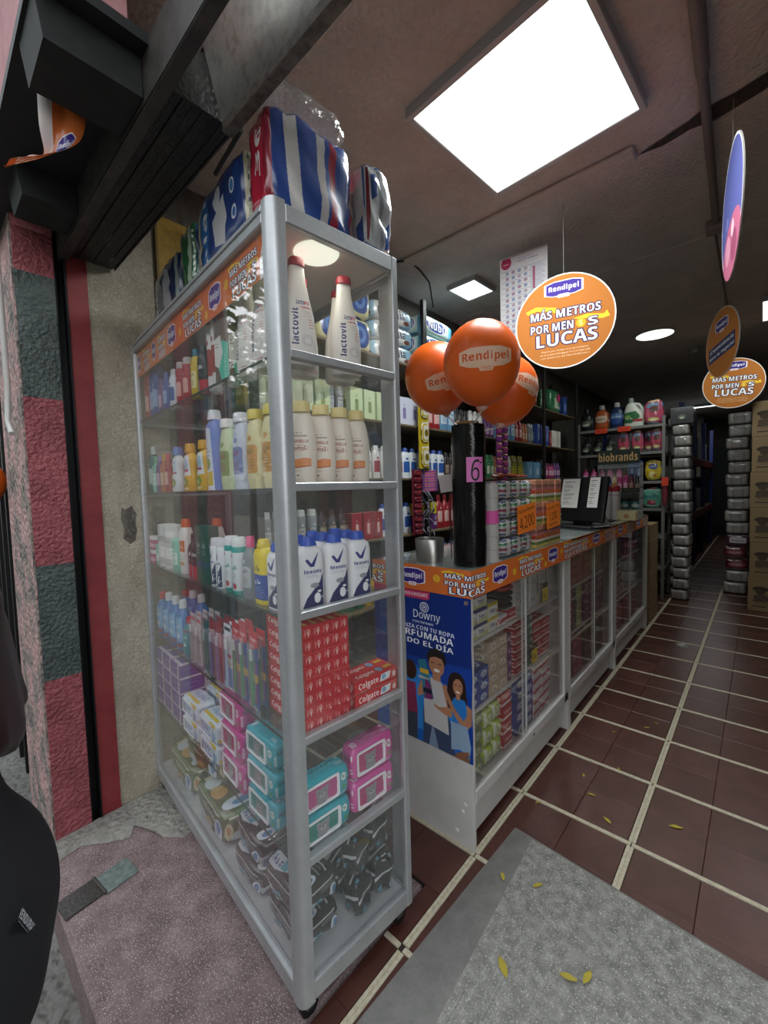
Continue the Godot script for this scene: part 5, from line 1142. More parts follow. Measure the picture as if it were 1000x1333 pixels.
	st = S(); loft(st, [[.0, .039, .039], [.524, .039, .039], [.524, .033, .033], [.4, .033, .033]], 24); ob(st, "cardboard_core", pm("8a6238", .8), t)
	var pc = thing("price_card", "pink card with a handwritten 6 on the black film roll", "price card", Vector3(-.805, Y + .305, -1.365), .9)
	st = S(); st.set_smooth_group(0)
	for i in 6:
		var a = -.5 + i / 6.0; var b = -.5 + (i + 1) / 6.0
		q4(st, Vector3(sin(a) * .0635, .088, cos(a) * .0635), Vector3(sin(b) * .0635, .088, cos(b) * .0635), Vector3(sin(b) * .0635, 0, cos(b) * .0635), Vector3(sin(a) * .0635, 0, cos(a) * .0635), sub(uvr("six"), i / 6.0, 0, 1 / 6.0, 1))
	ob(st, "card", am("six", .5), pc)
	t = thing("tape_roll_stack", "stack of clear tape rolls with a bright pink band beside the black roll", "tape rolls", Vector3(-.768, Y, -1.455))
	for i in 6:
		st = S(); loft(st, [[0.0, .018, .018], [0.0, .031, .031], [.048, .031, .031], [.048, .018, .018], [0.0, .018, .018]], 24)
		var o = ob(st, "tape_roll", pm("e05aa8", .5) if i == 3 else pm("b4b0ac", .25), t); o.position.y = i * .049
	t = thing("steel_cup", "short brushed steel cup on the counter corner", "cup", Vector3(-.985, Y, -1.36))
	st = S(); loft(st, [[0.0, .0, .0], [0.0, .055, .055], [.085, .058, .058], [.087, .0565, .0565], [.086, .055, .055], [.006, .052, .052], [.006, .0, .0]], 28); ob(st, "cup", pm("a8a6a2", .3, .9), t)
	# sponge packs with hand-written prices
	block("sponge", -1.535, 3, .1, Y, 4, .078, "clear pack of metal scourers beside the orange price card", "scourer_pack", -.752, .09, true)
	block("scrub", -1.86, 4, .078, Y, 3, .104, "stacked pack of coloured sponges beside the orange price card", "sponge_pack", -.752, .09)
	var topw = thing("plastic_wrap", "loose shiny red-tinted wrap on top of the scourer packs", "plastic wrap", Vector3(-.8, Y + .314, -1.69), PI / 2)
	st = S(); pil(st, Vector3(.3, .03, .1), 3.0, BIG, BIG, BIG, 12, .02, 51); ob(st, "film", pm("a84a34", .15), topw)
	for q in [["p4200", -1.735, 1.098, .185, .118, "orange handwritten price card reading 4.200"], ["p1200", -2.04, 1.092, .17, .118, "orange handwritten price card beside the sponges"]]:
		var c = thing("price_card", q[5], "price card", Vector3(-.742, q[2], q[1]), PI / 2); c.rotation.z = .06
		st = S(); bx(st, Vector3(0, q[4] * .5, 0), Vector3(q[3], q[4], .001), 0, [uvr(q[0])]); ob(st, "card", am(q[0], .6), c)
	# cash desk monitor seen from behind with taped notes
	t = thing("pos_monitor", "black cash desk monitor seen from behind with paper notes", "monitor", Vector3(-.87, Y, -2.86), -.35)
	st = S(); bx(st, Vector3(0, .185, 0), Vector3(.36, .29, .035), .008, [], Basis(Vector3.RIGHT, -.2)); ob(st, "shell", pm("0e0e10", .35), t)
	st = S(); bx(st, Vector3(-.184, .185, 0), Vector3(.008, .3, .04), .003, [], Basis(Vector3.RIGHT, -.2)); ob(st, "bezel_edge", pm("9a9a98", .4), t)
	st = S(); bx(st, Vector3(0, .01, -.02), Vector3(.26, .02, .2), .006); bx(st, Vector3(0, .05, -.02), Vector3(.12, .1, .05), .01); ob(st, "stand", pm("111113", .45), t)
	st = S(); bx(st, Vector3(-.06, .225, .022), Vector3(.13, .19, .001), 0, [uvr("notes")], Basis(Vector3.RIGHT, -.2)); ob(st, "note", am("notes", .7), t)
	st = S(); bx(st, Vector3(.11, .23, .022), Vector3(.07, .19, .001), 0, [uvr("notes")], Basis(Vector3.RIGHT, -.2)); ob(st, "note", am("notes", .7), t)
	t = thing("card_reader", "slim white card reader leaning against the monitor", "card reader", Vector3(-.79, Y, -3.03), .6)
	st = S(); bx(st, Vector3(0, .07, 0), Vector3(.055, .15, .012), .004, [], Basis(Vector3(0, 0, 1), .38)); ob(st, "case", pm("b4b2ae", .4), t)
	t = thing("cable", "black and white cables looped beside the monitor", "cable", Vector3(-.83, Y, -3.0))
	var pts = []; for i in 20: pts.append(Vector3(.035 * cos(i * .6), .075 + .045 * sin(i * .6), .06 * cos(i * .31)))
	st = S(); tube(st, pts, .003, 6); ob(st, "loop", pm("8e8c88", .5), t)
	pts = []; for i in 24: pts.append(Vector3(.05 * sin(i * .9) + .02, .008 + .012 * absf(sin(i * 1.3)), -.1 - i * .012))
	st = S(); tube(st, pts, .003, 6); ob(st, "lead", pm("141414", .5), t)
	# cosmetics display stand
	t = thing("cosmetics_stand", "dark green header cosmetics stand with clear shelves on the counter", "display stand", Vector3(-.835, Y, -3.66))
	part_box("back_panel", Vector3(-.145, 0, -.13), Vector3(.145, .44, -.122), glass("c9d2ce", .25), t, 0)
	for x in [-.147, .143]: part_box("side_panel", Vector3(x, 0, -.125), Vector3(x + .004, .44, .0), glass("dfe6e4", .2), t, 0)
	for y in [0.0, .206, .4]: part_box("tray", Vector3(-.145, y, -.125), Vector3(.145, y + .006, .0), pm("9a9e9c", .3), t, .001)
	st = S(); bx(st, Vector3(0, .485, 0), Vector3(.296, .11, .004), .001, [uvr("bio")]); ob(st, "header", am("bio", .5), t)
	st = S(); bx(st, Vector3(0, .226, .002), Vector3(.296, .034, .003), 0, [uvr("biofoot")]); ob(st, "footer", am("biofoot", .5), t)
	var ck = [["blank", "b8b4b0", "slim white bottle on the cosmetics stand"], ["sh_blue", "1f3050", "dark blue bottle on the cosmetics stand"], ["sh_cream", "b8b09a", "cream bottle on the cosmetics stand"], ["sh_pink", "c24a86", "pink tube on the cosmetics stand"], ["sh_pink", "d05a92", "pink tube on the cosmetics stand"], ["sh_maroon", "3a2420", "dark brown bottle on the cosmetics stand"], ["sh_black", "2a1c18", "black bottle on the cosmetics stand"]]
	for i in 7:
		bottle("cos%d" % i, "cosmetic_bottle", ck[i][2], "pink tubes" if i in [3, 4] else "", "slim" if i not in [3, 4] else "tubec", ck[i][0], .036, .125 + .01 * (i % 3), .03, ck[i][1]); put("cos%d" % i, Vector3(-.955 + i * .04, Y + .2065, -3.722), 0)
	bottle("cosg", "cosmetic_jar", "dark green jar low on the cosmetics stand", "dark green jars", "jar", "sh_teal", .07, .08, .06, "1c2420")
	for i in 2: put("cosg", Vector3(-.80 + i * .075, Y + .0785, -3.72), 0)
	bottle("aero", "aerosol_can", "grey aerosol can with red cap in front of the cosmetics stand", "grey aerosol cans with red caps", "can", "aero", .056, .26, .056, "a8202c")
	for x in [-.955, -.885, -.83]: put("aero", Vector3(x, Y, -3.585), 0)
	carton("foil", "foil_box", "shiny cream foil box at the foot of the cosmetics stand", "box", "", Vector3(.125, .072, .09), "sh_cream"); put("foil", Vector3(-.755, Y, -3.6), 0)

# ---------- shelves on the left wall ----------
func shelf_row(items: Array, y: float, z0: float, z1: float, x := -1.70, dep := 2) -> void:
	# items: [proto, pitch, count, (rows)]
	var z = z0
	for it in items:
		for i in it[2]:
			if z < z1: return
			for r in (it[3] if it.size() > 3 else dep):
				put(it[0], Vector3(x - .055 - r * (.108 if it[0].begins_with("w_pk") else .08) + rng.randf_range(-.006, .006), y, z - it[1] * .5), PI / 2 + rng.randf_range(-.12, .12))
			z -= it[1]
func wall_shelves() -> void:
	var t = thing("wall_shelving", "black steel wall shelving with thin wooden boards behind the counter", "shelving", Vector3(-1.67, 0, -1.0))
	for z in [-.02, -1.29, -2.35, -3.33, -4.34]:
		part_box("upright", Vector3(-.015, 0, z - .018), Vector3(.012, 2.52, z + .018), pm("101011", .5), t)
		part_box("upright", Vector3(-.31, 0, z - .018), Vector3(-.285, 2.52, z + .018), pm("101011", .5), t)
	for y in [.2, .6, 1.0, 1.36, 1.70, 2.08]:
		part_box("shelf_board", Vector3(-.31, y - .014, -4.33), Vector3(-.012, y, -.04), surf("plywood", ["5a4c34", "6a5a40", "776648"], .01, 2.0, .7), t)
	var lo = "on the wall shelving"
	# bottles; each kind shares one label
	bottle("w_red", "shampoo_bottle", "white shampoo bottle with red motif on the wall shelving", "white shampoo bottles with red motif", "slim", "sh_red", .062, .2, .045, "d8d4d0")
	bottle("w_whi", "shampoo_bottle", "plain white shampoo bottle on the wall shelving", "plain white shampoo bottles", "slim", "sh_white", .062, .2, .045, "dcd8d4")
	bottle("w_hs", "shampoo_bottle", "white shampoo bottle with blue cap on the wall shelving", "white shampoo bottles with blue caps", "flat", "hs", .07, .2, .045, "2a4a9c", 2.6)
	bottle("w_grn", "shampoo_bottle", "green shampoo bottle on the wall shelving", "green shampoo bottles", "slim", "sh_green", .06, .2, .045, "3a7a40")
	bottle("w_org", "shampoo_bottle", "orange shampoo bottle on the wall shelving", "orange shampoo bottles", "slim", "sh_orange", .05, .19, .045, "b85a34")
	bottle("w_tea", "shampoo_bottle", "teal shampoo bottle on the wall shelving", "teal shampoo bottles", "slim", "sh_teal", .055, .2, .045, "2a5a60")
	bottle("w_blk", "hair_product_bottle", "black bottle on the wall shelving", "black bottles", "slim", "sh_black", .06, .19, .045, "18181a")
	bottle("w_olv", "hair_product_box", "olive and yellow bottle on the wall shelving", "olive and yellow bottles", "slim", "sh_olive", .06, .21, .05, "8a8628")
	bottle("w_pur", "shampoo_bottle", "purple bottle on the wall shelving", "purple bottles", "slim", "sh_purple", .06, .17, .045, "5a2a6a")
	bottle("w_pnk", "body_spray_bottle", "pink bottle on the wall shelving", "pink bottles", "round", "sh_pink", .07, .16, .05, "8a2a5c")
	bottle("w_lbl", "cleaner_bottle", "tall pale blue cleaner bottle on the wall shelving", "tall pale blue cleaner bottles", "round", "sh_lblue", .085, .29, .07, "4a78a4", 2.6)
	bottle("w_cri", "cleaner_bottle", "dark red bottle on the wall shelving", "dark red bottles", "round", "sh_crim", .075, .24, .06, "7a1c24")
	bottle("w_gry", "air_freshener_can", "grey aerosol can on the wall shelving", "grey aerosol cans", "can", "sh_gray", .055, .2, .055, "b8bab8")
	bottle("w_yel", "oil_bottle", "yellow bottle on the wall shelving", "yellow bottles", "round", "sh_yel", .06, .2, .05, "a88a20")
	bottle("w_kol", "hair_gel_bottle", "purple gel bottle with yellow lid on the wall shelving", "purple gel bottles with yellow lids", "jar", "kola", .065, .19, .06, "c0ae2a")
	bottle("w_grg", "gel_bottle", "green bottle low on the wall shelving", "low green bottles", "round", "sh_green", .07, .19, .05, "2a5a34")
	carton("w_pk1", "pad_pack", "white and purple pack on the wall shelving", "pack", "white and purple packs", Vector3(.1, .175, .1), "sh_lil")
	carton("w_pk2", "pad_pack", "green and white pack on the wall shelving", "pack", "green and white packs", Vector3(.1, .17, .1), "sh_lgrn")
	carton("w_pk3", "detergent_pack", "blue pack on the wall shelving", "pack", "blue packs", Vector3(.11, .21, .09), "sh_blue")
	carton("w_pk4", "cream_carton", "red and white carton on the wall shelving", "carton", "red and white cartons on the wall shelving", Vector3(.08, .16, .09), "sh_crim")
	carton("w_pk5", "cream_carton", "white carton on the wall shelving", "carton", "white cartons on the wall shelving", Vector3(.07, .18, .09), "sh_white")
	carton("w_pk6", "wipes_carton", "pale blue carton on the wall shelving", "carton", "pale blue cartons on the wall shelving", Vector3(.16, .16, .1), "sh_lblue")
	# y 1.36
	shelf_row([["w_whi", .072, 5], ["w_tea", .07, 2], ["w_whi", .072, 4], ["w_red", .07, 4], ["w_hs", .08, 6], ["w_blk", .07, 5], ["w_pur", .07, 3], ["w_grn", .07, 3], ["w_org", .06, 1], ["w_tea", .062, 1], ["w_whi", .068, 3], ["w_olv", .07, 4], ["w_pk6", .175, 2], ["w_blk", .07, 2], ["w_pnk", .08, 4], ["w_pur", .07, 3]], 1.3605, -1.06, -5.3)
	# y 1.70
	shelf_row([["w_pk2", .108, 4], ["w_gry", .07, 2], ["w_pk2", .108, 3], ["w_pk1", .108, 4], ["w_cri", .085, 2], ["w_lbl", .1, 2], ["w_blk", .07, 3], ["w_whi", .072, 3], ["w_pur", .07, 3], ["w_lbl", .1, 4], ["w_cri", .08, 2], ["w_org", .065, 2], ["w_gry", .07, 2], ["w_pk3", .12, 3], ["w_pk4", .09, 1], ["w_pk5", .08, 3]], 1.7005, -1.06, -5.3)
	# y 1.0
	shelf_row([["w_gry", .07, 5], ["w_blk", .07, 3], ["w_pk4", .09, 3], ["w_hs", .08, 4], ["w_kol", .072, 4], ["w_cri", .08, 3], ["w_pur", .07, 3], ["w_grg", .08, 4], ["w_pk3", .12, 2], ["w_blk", .07, 6], ["w_grn", .07, 6], ["w_pk5", .08, 5]], 1.0005, -1.06, -4.2, -1.7, 1)
	# y 0.6
	shelf_row([["w_pk3", .12, 3], ["w_grg", .08, 4], ["w_yel", .07, 4], ["w_cri", .08, 4], ["w_lbl", .1, 5]], .6005, -1.06, -3.0, -1.7, 1)
	# y 2.08: toilet-paper packs and tall things
	var tp = func(k: String, nm: String, label: String, F: String, s: Vector3, sd: int):
		var o = proto(k, nm, label, "pack", label); var st = S(); pil(st, s, 6.0, uvr(F), uvr(F), uvr(F), 6, .004, sd); ob(st, "pouch", film(F, .3), o)
	tp.call("fam", "toilet_paper_pack", "white toilet paper pack with dark script on the top wall shelf", "familia", Vector3(.4, .115, .22), 2)
	tp.call("nub", "toilet_paper_pack", "pale turquoise toilet paper pack with blue oval on the top wall shelf", "nubi", Vector3(.42, .13, .22), 4)
	tp.call("blu", "toilet_paper_pack", "yellow toilet paper pack with blue circle on the top wall shelf", "bluetp", Vector3(.2, .19, .22), 6)
	for r in 3: put("fam", Vector3(-1.82, 2.081 + r * .118, -2.05), PI / 2)
	for r in 3: put("nub", Vector3(-1.825, 2.081 + r * .134, -2.53), PI / 2 + .03)
	for r in 2:
		for c in 3: put("blu", Vector3(-1.82, 2.081 + r * .192, -1.74 + c * .215), PI / 2)
	tp.call("gbag", "grey_bag", "tall silvery grey bag on the top wall shelf", "sack", Vector3(.28, .34, .18), 7); put("gbag", Vector3(-1.8, 2.081, -3.9), PI / 2)
	for c in 4: put("blu", Vector3(-1.8, 2.081, -2.85 - c * .22), PI / 2)
	put("w_cri", Vector3(-1.73, 2.081, -4.12), PI / 2, "dark red bottle on the top wall shelf", "dark red bottles on the top shelf"); put("w_cri", Vector3(-1.73, 2.081, -4.21), PI / 2, "dark red bottle on the top wall shelf", "dark red bottles on the top shelf")
	put("w_grn", Vector3(-1.74, 2.081, -4.42), PI / 2, "green bottle on the top wall shelf", "")
	var gp = thing("green_pack", "large green pack with a magenta sticker on the top wall shelf", "pack", Vector3(-1.80, 2.081, -4.8), PI / 2)
	var st = S(); pil(st, Vector3(.34, .26, .18), 5.0, uvr("sh_green"), uvr("sh_green"), uvr("sh_green"), 6, .006, 9); ob(st, "pouch", film("sh_green", .3), gp)
	st = S(); loft(st, [[0.0, .045, .045], [.002, .045, .045], [.002, 0, 0]], 20, 2.0, BIG, Basis(Vector3.RIGHT, PI / 2), Vector3(.06, .17, .09)); ob(st, "sticker", pm("b8206a", .6), gp)
	put("w_pk3", Vector3(-1.75, 2.081, -5.06), PI / 2, "blue pack on the top wall shelf", "")
	# cable along the ceiling edge over the shelves
	var cb = thing("cable", "black cable sagging below the ceiling above the wall shelving", "cable", Vector3(-1.66, 2.5, -1.6))
	var pts = []; for i in 16: pts.append(Vector3(0, .12 - .06 * sin(i * .42) + .002 * i, -i * .05))
	pts.append(Vector3(0, .0, -.79)); st = S(); tube(st, pts, .006, 6); ob(st, "lead", pm("141414", .6), cb)
	# hanging strips behind the counter
	var strip = func(nm: String, label: String, F: String, pos: Vector3, w: float, h: float, np: int, grp := ""):
		var o = thing(nm, label, "strip", pos, 1.3, grp)
		var q = S(); bx(q, Vector3(0, -h * .5, 0), Vector3(w, h, .0015), 0, [uvr(F)]); ob(q, "backing_strip", am(F, .35), o)
		q = S(); tube(q, [Vector3(0, -.01, .002), Vector3(0, -.006, -.02), Vector3(0, -.006, -.042)], .0018, 5); ob(q, "hook", pm("8a8680", .4, .6), o)
		for i in np:
			q = S(); pil(q, Vector3(w * .8, h / np * .86, .016), 3.0, sub(uvr(F), .1, float(i) / np, .8, .9 / np), sub(uvr(F), .1, float(i) / np, .8, .9 / np), sub(uvr(F), .1, float(i) / np, .8, .9 / np), 5, .003, i); var s = ob(q, "sachet", film(F, .15), o); s.position = Vector3(w * .06, -h / np * (i + .95), .009)
	strip.call("sachet_strip", "yellow strip of silver sachets hanging from the wall shelving upright", "strip_y", Vector3(-1.638, 1.89, -2.22), .084, .47, 3)
	strip.call("sachet_strip", "purple strip of sachets hanging from the wall shelving", "strip_p", Vector3(-1.638, 1.846, -3.27), .07, .5, 8, "purple sachet strips")
	strip.call("sachet_strip", "purple strip of sachets hanging from the wall shelving", "strip_p", Vector3(-1.638, 1.80, -3.38), .063, .46, 8, "purple sachet strips")
	strip.call("comb_strip", "dark red strip of combs hanging from the wall shelving", "strip_m", Vector3(-1.638, 1.412, -2.135), .077, .42, 10)
	var cs = thing("hair_claw_strip", "grey plastic hair claws hanging from the wall shelving beside the combs", "hair claws", Vector3(-1.635, 1.30, -2.26))
	for i in 10:
		var a = i * .9; q_claw(cs, Vector3(.018 * (i % 2) - .01, -.03 - (i / 2) * .043, .02 * ((i + 1) % 2)), a)
	st = S(); bx(st, Vector3(0, .03, -.012), Vector3(.075, .1, .002), .0005, [uvr("strip_p")], Basis(Vector3.UP, .9)); ob(st, "header_card", am("strip_p", .5), cs)
	st = S(); tube(st, [Vector3(0, -.24, 0), Vector3(0, .04, 0), Vector3(-.034, .05, 0)], .0015, 5); ob(st, "hook_wire", pm("8a8680", .6), cs)
	cs.scale = Vector3(1.4, 1.4, 1.4)
	var ws = thing("white_card", "blank white card sticking out beside the black film roll", "card", Vector3(-.93, 1.28, -1.43), .5)
	st = S(); bx(st, Vector3(0, .035, 0), Vector3(.085, .07, .001), 0, [], Basis(Vector3(0, 0, 1), .15)); ob(st, "card", pm("cfc6c6", .6), ws)
	st = S(); tube(st, [Vector3(0, -.275, -.02), Vector3(0, .03, -.003)], .003, 6); ob(st, "stem", pm("3a3a3a", .5), ws)
	# ---- metal shelf across the end of the counter
	var m = thing("metal_shelf", "grey slotted metal shelf unit across the end of the counter", "shelving", Vector3(-1.24, 0, -5.4))
	for x in [-.44, .43]:
		for z in [-.02, -.42]: part_box("slotted_upright", Vector3(x, 0, z), Vector3(x + .03, 2.0, z + .03), pm("7c7c7a", .5, .3), m)
	for y in [.35, .7, 1.0, 1.30, 1.625, 1.915]: part_box("shelf_board", Vector3(-.44, y - .03, -.42), Vector3(.46, y, .012), pm("807e7a", .5, .2), m)
	bottle("det_dk", "detergent_bottle", "black detergent bottle on top of the metal shelf", "", "round", "det_dk", .12, .27, .09, "15171a", 2.6); put("det_dk", Vector3(-1.6, 1.9155, -5.5), 0)
	bottle("det_or", "detergent_bottle", "orange and black detergent bottle on top of the metal shelf", "", "round", "det_or", .15, .29, .09, "8a8a88", 2.6); put("det_or", Vector3(-1.43, 1.9155, -5.5), 0)
	bottle("det_bl", "detergent_bottle", "dark blue detergent bottle on top of the metal shelf", "", "round", "det_bl", .14, .3, .09, "9a9c9c", 2.6); put("det_bl", Vector3(-1.27, 1.9155, -5.5), 0)
	var ar = thing("detergent_jug", "white detergent jug with side handle on top of the metal shelf", "detergent", Vector3(-1.095, 1.9155, -5.5))
	st = S(); loft(st, [[0.0, 0.0, 0.0], [0.0, .09, .045], [.02, .1, .05], [.14, .1, .05, 0, 0], [.2, .075, .045, -.02, 0], [.25, .045, .035, -.03, 0], [.27, .03, .03, -.03, 0], [.272, 0, 0, -.03, 0]], 20, 2.6, uvr("ariel")); ob(st, "body", am("ariel", .4), ar)
	st = S(); tube(st, [Vector3(-.005, .262, 0), Vector3(.045, .25, 0), Vector3(.075, .21, 0), Vector3(.085, .15, 0), Vector3(.08, .11, 0)], .017, 10); ob(st, "handle", pm("d2d4ce", .4), ar)
	st = S(); loft(st, [[.268, .028, .028], [.325, .026, .026], [.33, .02, .02], [.33, 0, 0]], 16, 2.0, BIG, Basis.IDENTITY, Vector3(-.03, 0, 0)); ob(st, "cap", pm("8e9896", .5), ar)
	var bag = func(k: String, nm: String, label: String, F: String, s: Vector3, sd: int):
		var o = proto(k, nm, label, "bag", label); var q = S(); pil(q, s, 3.2, uvr(F), uvr(F), uvr(F), 8, .012, sd); ob(q, "bag", film(F, .3), o)
	bag.call("dbag", "detergent_bag", "pink and yellow detergent bag on the metal shelf", "deterg", Vector3(.2, .28, .09), 3)
	put("dbag", Vector3(-.9, 1.9155, -5.48), .05, "large pink and yellow detergent bag on top of the metal shelf", "")
	for i in 4: put("dbag", Vector3([-1.19, -1.05, -.865, -.95][i], 1.6255, [-5.46, -5.46, -5.46, -5.55][i]), rng.randf_range(-.1, .1)).scale = Vector3(.62, .9, .7)
	for i in 3:
		put("det_dk", Vector3(-1.6 + i * .13, 1.6255, -5.48), 0, "black bottle on the second board of the metal shelf", "black bottles on the second board").scale = Vector3(.75, .75, .75)
	bag.call("ybag", "softener_pouch", "yellow softener pouch with blue oval on the metal shelf", "softy", Vector3(.17, .24, .07), 5); put("ybag", Vector3(-.9, 1.3005, -5.48), 0)
	bag.call("abag", "softener_pouch", "pale green softener pouch on the metal shelf", "azul", Vector3(.2, .235, .08), 6); put("abag", Vector3(-.9, 1.0005, -5.45), 0); 
	for i in 4: put("w_pk3", Vector3([-1.03, -1.10, -1.06, -1.13][i], 1.3005, [-5.45, -5.46, -5.55, -5.55][i]), 0, "blue pouch beside the yellow softener pouch", "blue pouches beside the yellow pouch").scale = Vector3(.55, 1.1, .6)
	for i in 5: put("w_pnk", Vector3(-1.6 + i * .09, 1.3005, -5.46), 0, "pink bottle on the third board of the metal shelf", "pink bottles on the third board")
	for x in [-1.41, -1.17]:
		var tg = thing("price_tag", "red orange shelf tag on the top board edge", "price tag", Vector3(x, 1.875, -5.384), 0, "red orange shelf tags"); st = S(); bx(st, Vector3(0, .02, 0), Vector3(.13, .055, .001), .0004, [uvr("red_tag")]); ob(st, "tag", am("red_tag", .5), tg)
	var rb = thing("cleaning_gloves_bag", "red and yellow bag hanging on the metal shelf upright", "bag", Vector3(-.775, 1.02, -5.36), .2); st = S(); pil(st, Vector3(.07, .3, .03), 3.0, uvr("strip_m"), uvr("strip_m"), uvr("strip_m"), 6, .01, 8); ob(st, "bag", film("strip_m"), rb)
	st = S(); bx(st, Vector3(0, .27, .02), Vector3(.06, .09, .001), 0); ob(st, "tag", pm("d8401c", .6), rb)

func q_claw(par: Node3D, o: Vector3, a: float) -> void:
	var st = S(); var pts = []
	for i in 9: pts.append(o + Vector3(cos(a + i * .5) * .016, sin(i * .5) * .022 - .01, sin(a + i * .5) * .016))
	tube(st, pts, .0042, 6, .002); ob(st, "claw", pm(["6a6874", "8e8c96", "56545e"][int(a * 10) % 3], .3), par)

# ---------- back of the shop ----------
func aisle() -> void:
	# cardboard cartons at the end of the counter
	var cbx = proto("cbx", "cardboard_box", "plain cardboard box stacked at the end of the counter", "box", "cardboard boxes at the counter end")
	mi(boxm(Vector3(.4, .3, .36), .004, [uvr("cartonp")]), "box", am("cartonp", .85), cbx)
	st_tape(cbx, Vector3(.4, .3, .36))
	for i in 3: put("cbx", Vector3(-.945, i * .301, -4.62), .02 * (i % 2)); put("cbx", Vector3(-1.36, i * .301, -4.64), .01)
	# wrapped toilet-paper column beside the metal shelf
	var tpk = proto("tpk", "toilet_paper_pack", "clear wrapped grey toilet paper pack in the tall column by the metal shelf", "pack", "grey packs in the tall column by the shelf")
	var st = S(); pil(st, Vector3(.16, .118, .34), 9.0, uvr("tp"), uvr("tp"), uvr("tp"), 6, .006, 3); ob(st, "pouch", film("tp", .18), tpk)
	for i in 16: put("tpk", Vector3(-.645 + .006 * ((i * 7) % 3 - 1), i * .1185, -5.62), .02 * ((i * 5) % 3 - 1))
	carton("dkb", "dark_box", "dark carton with white side lying on top of the grey pack column", "box", "", Vector3(.2, .17, .34), "det_dk", "box_lit"); put("dkb", Vector3(-.65, 1.9, -5.62), .04)
	# red and blue pallet rack
	var rk = thing("pallet_rack", "red beam and blue upright storage rack at the back of the shop", "rack", Vector3(-.76, 0, -8.6))
	var red = pm("7c201c", .5); var blu = pm("1a2a6a", .5)
	for z in [1.9, .55, -.8, -2.4]:
		for x in [0.0, -.9]: part_box("upright", Vector3(x - .06, 0, z - .045), Vector3(x, 2.3, z + .045), blu, rk)
	for y in [.8, 1.62]:
		for x in [.0, -.9]: part_box("beam", Vector3(x - .05, y - .1, -2.4), Vector3(x + .006, y, 1.9), red, rk)
		part_box("deck_board", Vector3(-.95, y, -2.4), Vector3(0, y + .018, 1.9), pm("4a4034", .8), rk)
	for b in [[.2, .34], [1.1, .3], [1.62, .26], [-.3, .36], [-1.1, .3]]:
		var k = "bl%.2f" % b[1]
		if not protos.has(k): carton(k, "storage_carton", "white carton on the upper deck of the red rack", "carton", "white cartons on the upper deck", Vector3(.3, b[1], .3), "box_lit")
		put(k, Vector3(-.93, 1.6385, -8.6 + b[0]), PI / 2)
		put(k, Vector3(-1.3, 1.6385, -8.6 + b[0]), PI / 2)
	for b in [[.9, .3], [-.4, .34], [-1.2, .3]]: put("bl%.2f" % b[1], Vector3(-.95, .8185, -8.6 + b[0]), PI / 2, "white carton on the middle deck of the red rack", "white cartons on the middle deck")
	var sk = proto("sk", "goods_sack", "pale plastic sack piled under the red rack", "sack", "pale sacks under the red rack")
	st = S(); pil(st, Vector3(.36, .14, .34), 3.0, uvr("sack"), uvr("sack"), uvr("sack"), 8, .02, 12); ob(st, "bag", film("sack", .25), sk)
	for i in 16: put("sk", Vector3(-1.05 + .02 * (i % 3), (i / 4) * .142, -7.0 - (i % 4) * .42 - (.2 if i % 4 > 2 else 0.0)), PI / 2 + .06 * (i % 3))
	for i in 4: put("sk", Vector3(-.86 + .02 * (i % 2), i * .142, -6.25), .04 * i, "pale plastic sack piled beside the grey pack column", "pale sacks beside the grey column")
	# right-hand stacks
	for i in 15:
		var lbl = ["tp", "tp", "tpm", "tpm", "tpp", "tp"][mini(i, 5)]
		var k = "tr_" + lbl
		if not protos.has(k):
			var lt = {"tp": "grey toilet paper pack in the stack beside the printed cartons", "tpm": "maroon toilet paper pack in the stack beside the printed cartons", "tpp": "purple toilet paper pack in the stack beside the printed cartons"}
			var o = proto(k, "toilet_paper_pack", lt[lbl], "pack", lt[lbl]); var q = S(); pil(q, Vector3(.21, .135, .3), 9.0, uvr(lbl), uvr(lbl), uvr(lbl), 6, .006, 5); ob(q, "pouch", film(lbl, .2), o)
		put(k, Vector3(-.2 + .01 * ((i * 5) % 3 - 1), i * .1355, -6.25), .03 * ((i * 7) % 3 - 1))
	for i in 14: put("tr_tp", Vector3(-.19, i * .1355, -6.6), 0, "grey toilet paper pack in the second row behind the stack", "grey packs in the second row")
	var cart = proto("cart", "printed_carton", "large brown printed carton stacked beside the toilet paper packs", "box", "large brown printed cartons")
	mi(boxm(Vector3(.46, .338, .4), .004, [uvr("carton"), uvr("cartonp"), uvr("carton"), uvr("carton"), uvr("cartonp"), uvr("cartonp")]), "box", am("carton", .85), cart)
	for c in 3:
		for r in 6: put("cart", Vector3(.145 + c * .47 + .004 * ((r * 5) % 3), r * .3385, -5.62), .012 * ((r * 3) % 3 - 1))
	# dark doorway at the far end
	var dr = part_box("door_1", Vector3(-1.1, 0, -12.6), Vector3(-.3, 2.05, -12.56), pm("17161a", .6), self); dr.set_meta("kind", "structure")
	part_box("door_handle", Vector3(-.4, 1.0, -12.56), Vector3(-.38, 1.05, -12.53), pm("6a6864", .4, .6), dr)
	slab("wall_partition", Vector3(-1.97, 0, -11.4), Vector3(-.95, 2.7, -11.3), mats["plaster"])
func st_tape(o: Node3D, s: Vector3) -> void:
	var st = S(); bx(st, Vector3(0, s.y + .0006, 0), Vector3(.05, .0008, s.z), 0); bx(st, Vector3(0, s.y - .03, s.z * .5 + .0005), Vector3(.05, .06, .0008), 0); ob(st, "tape", pm("9a8048", .3), o)

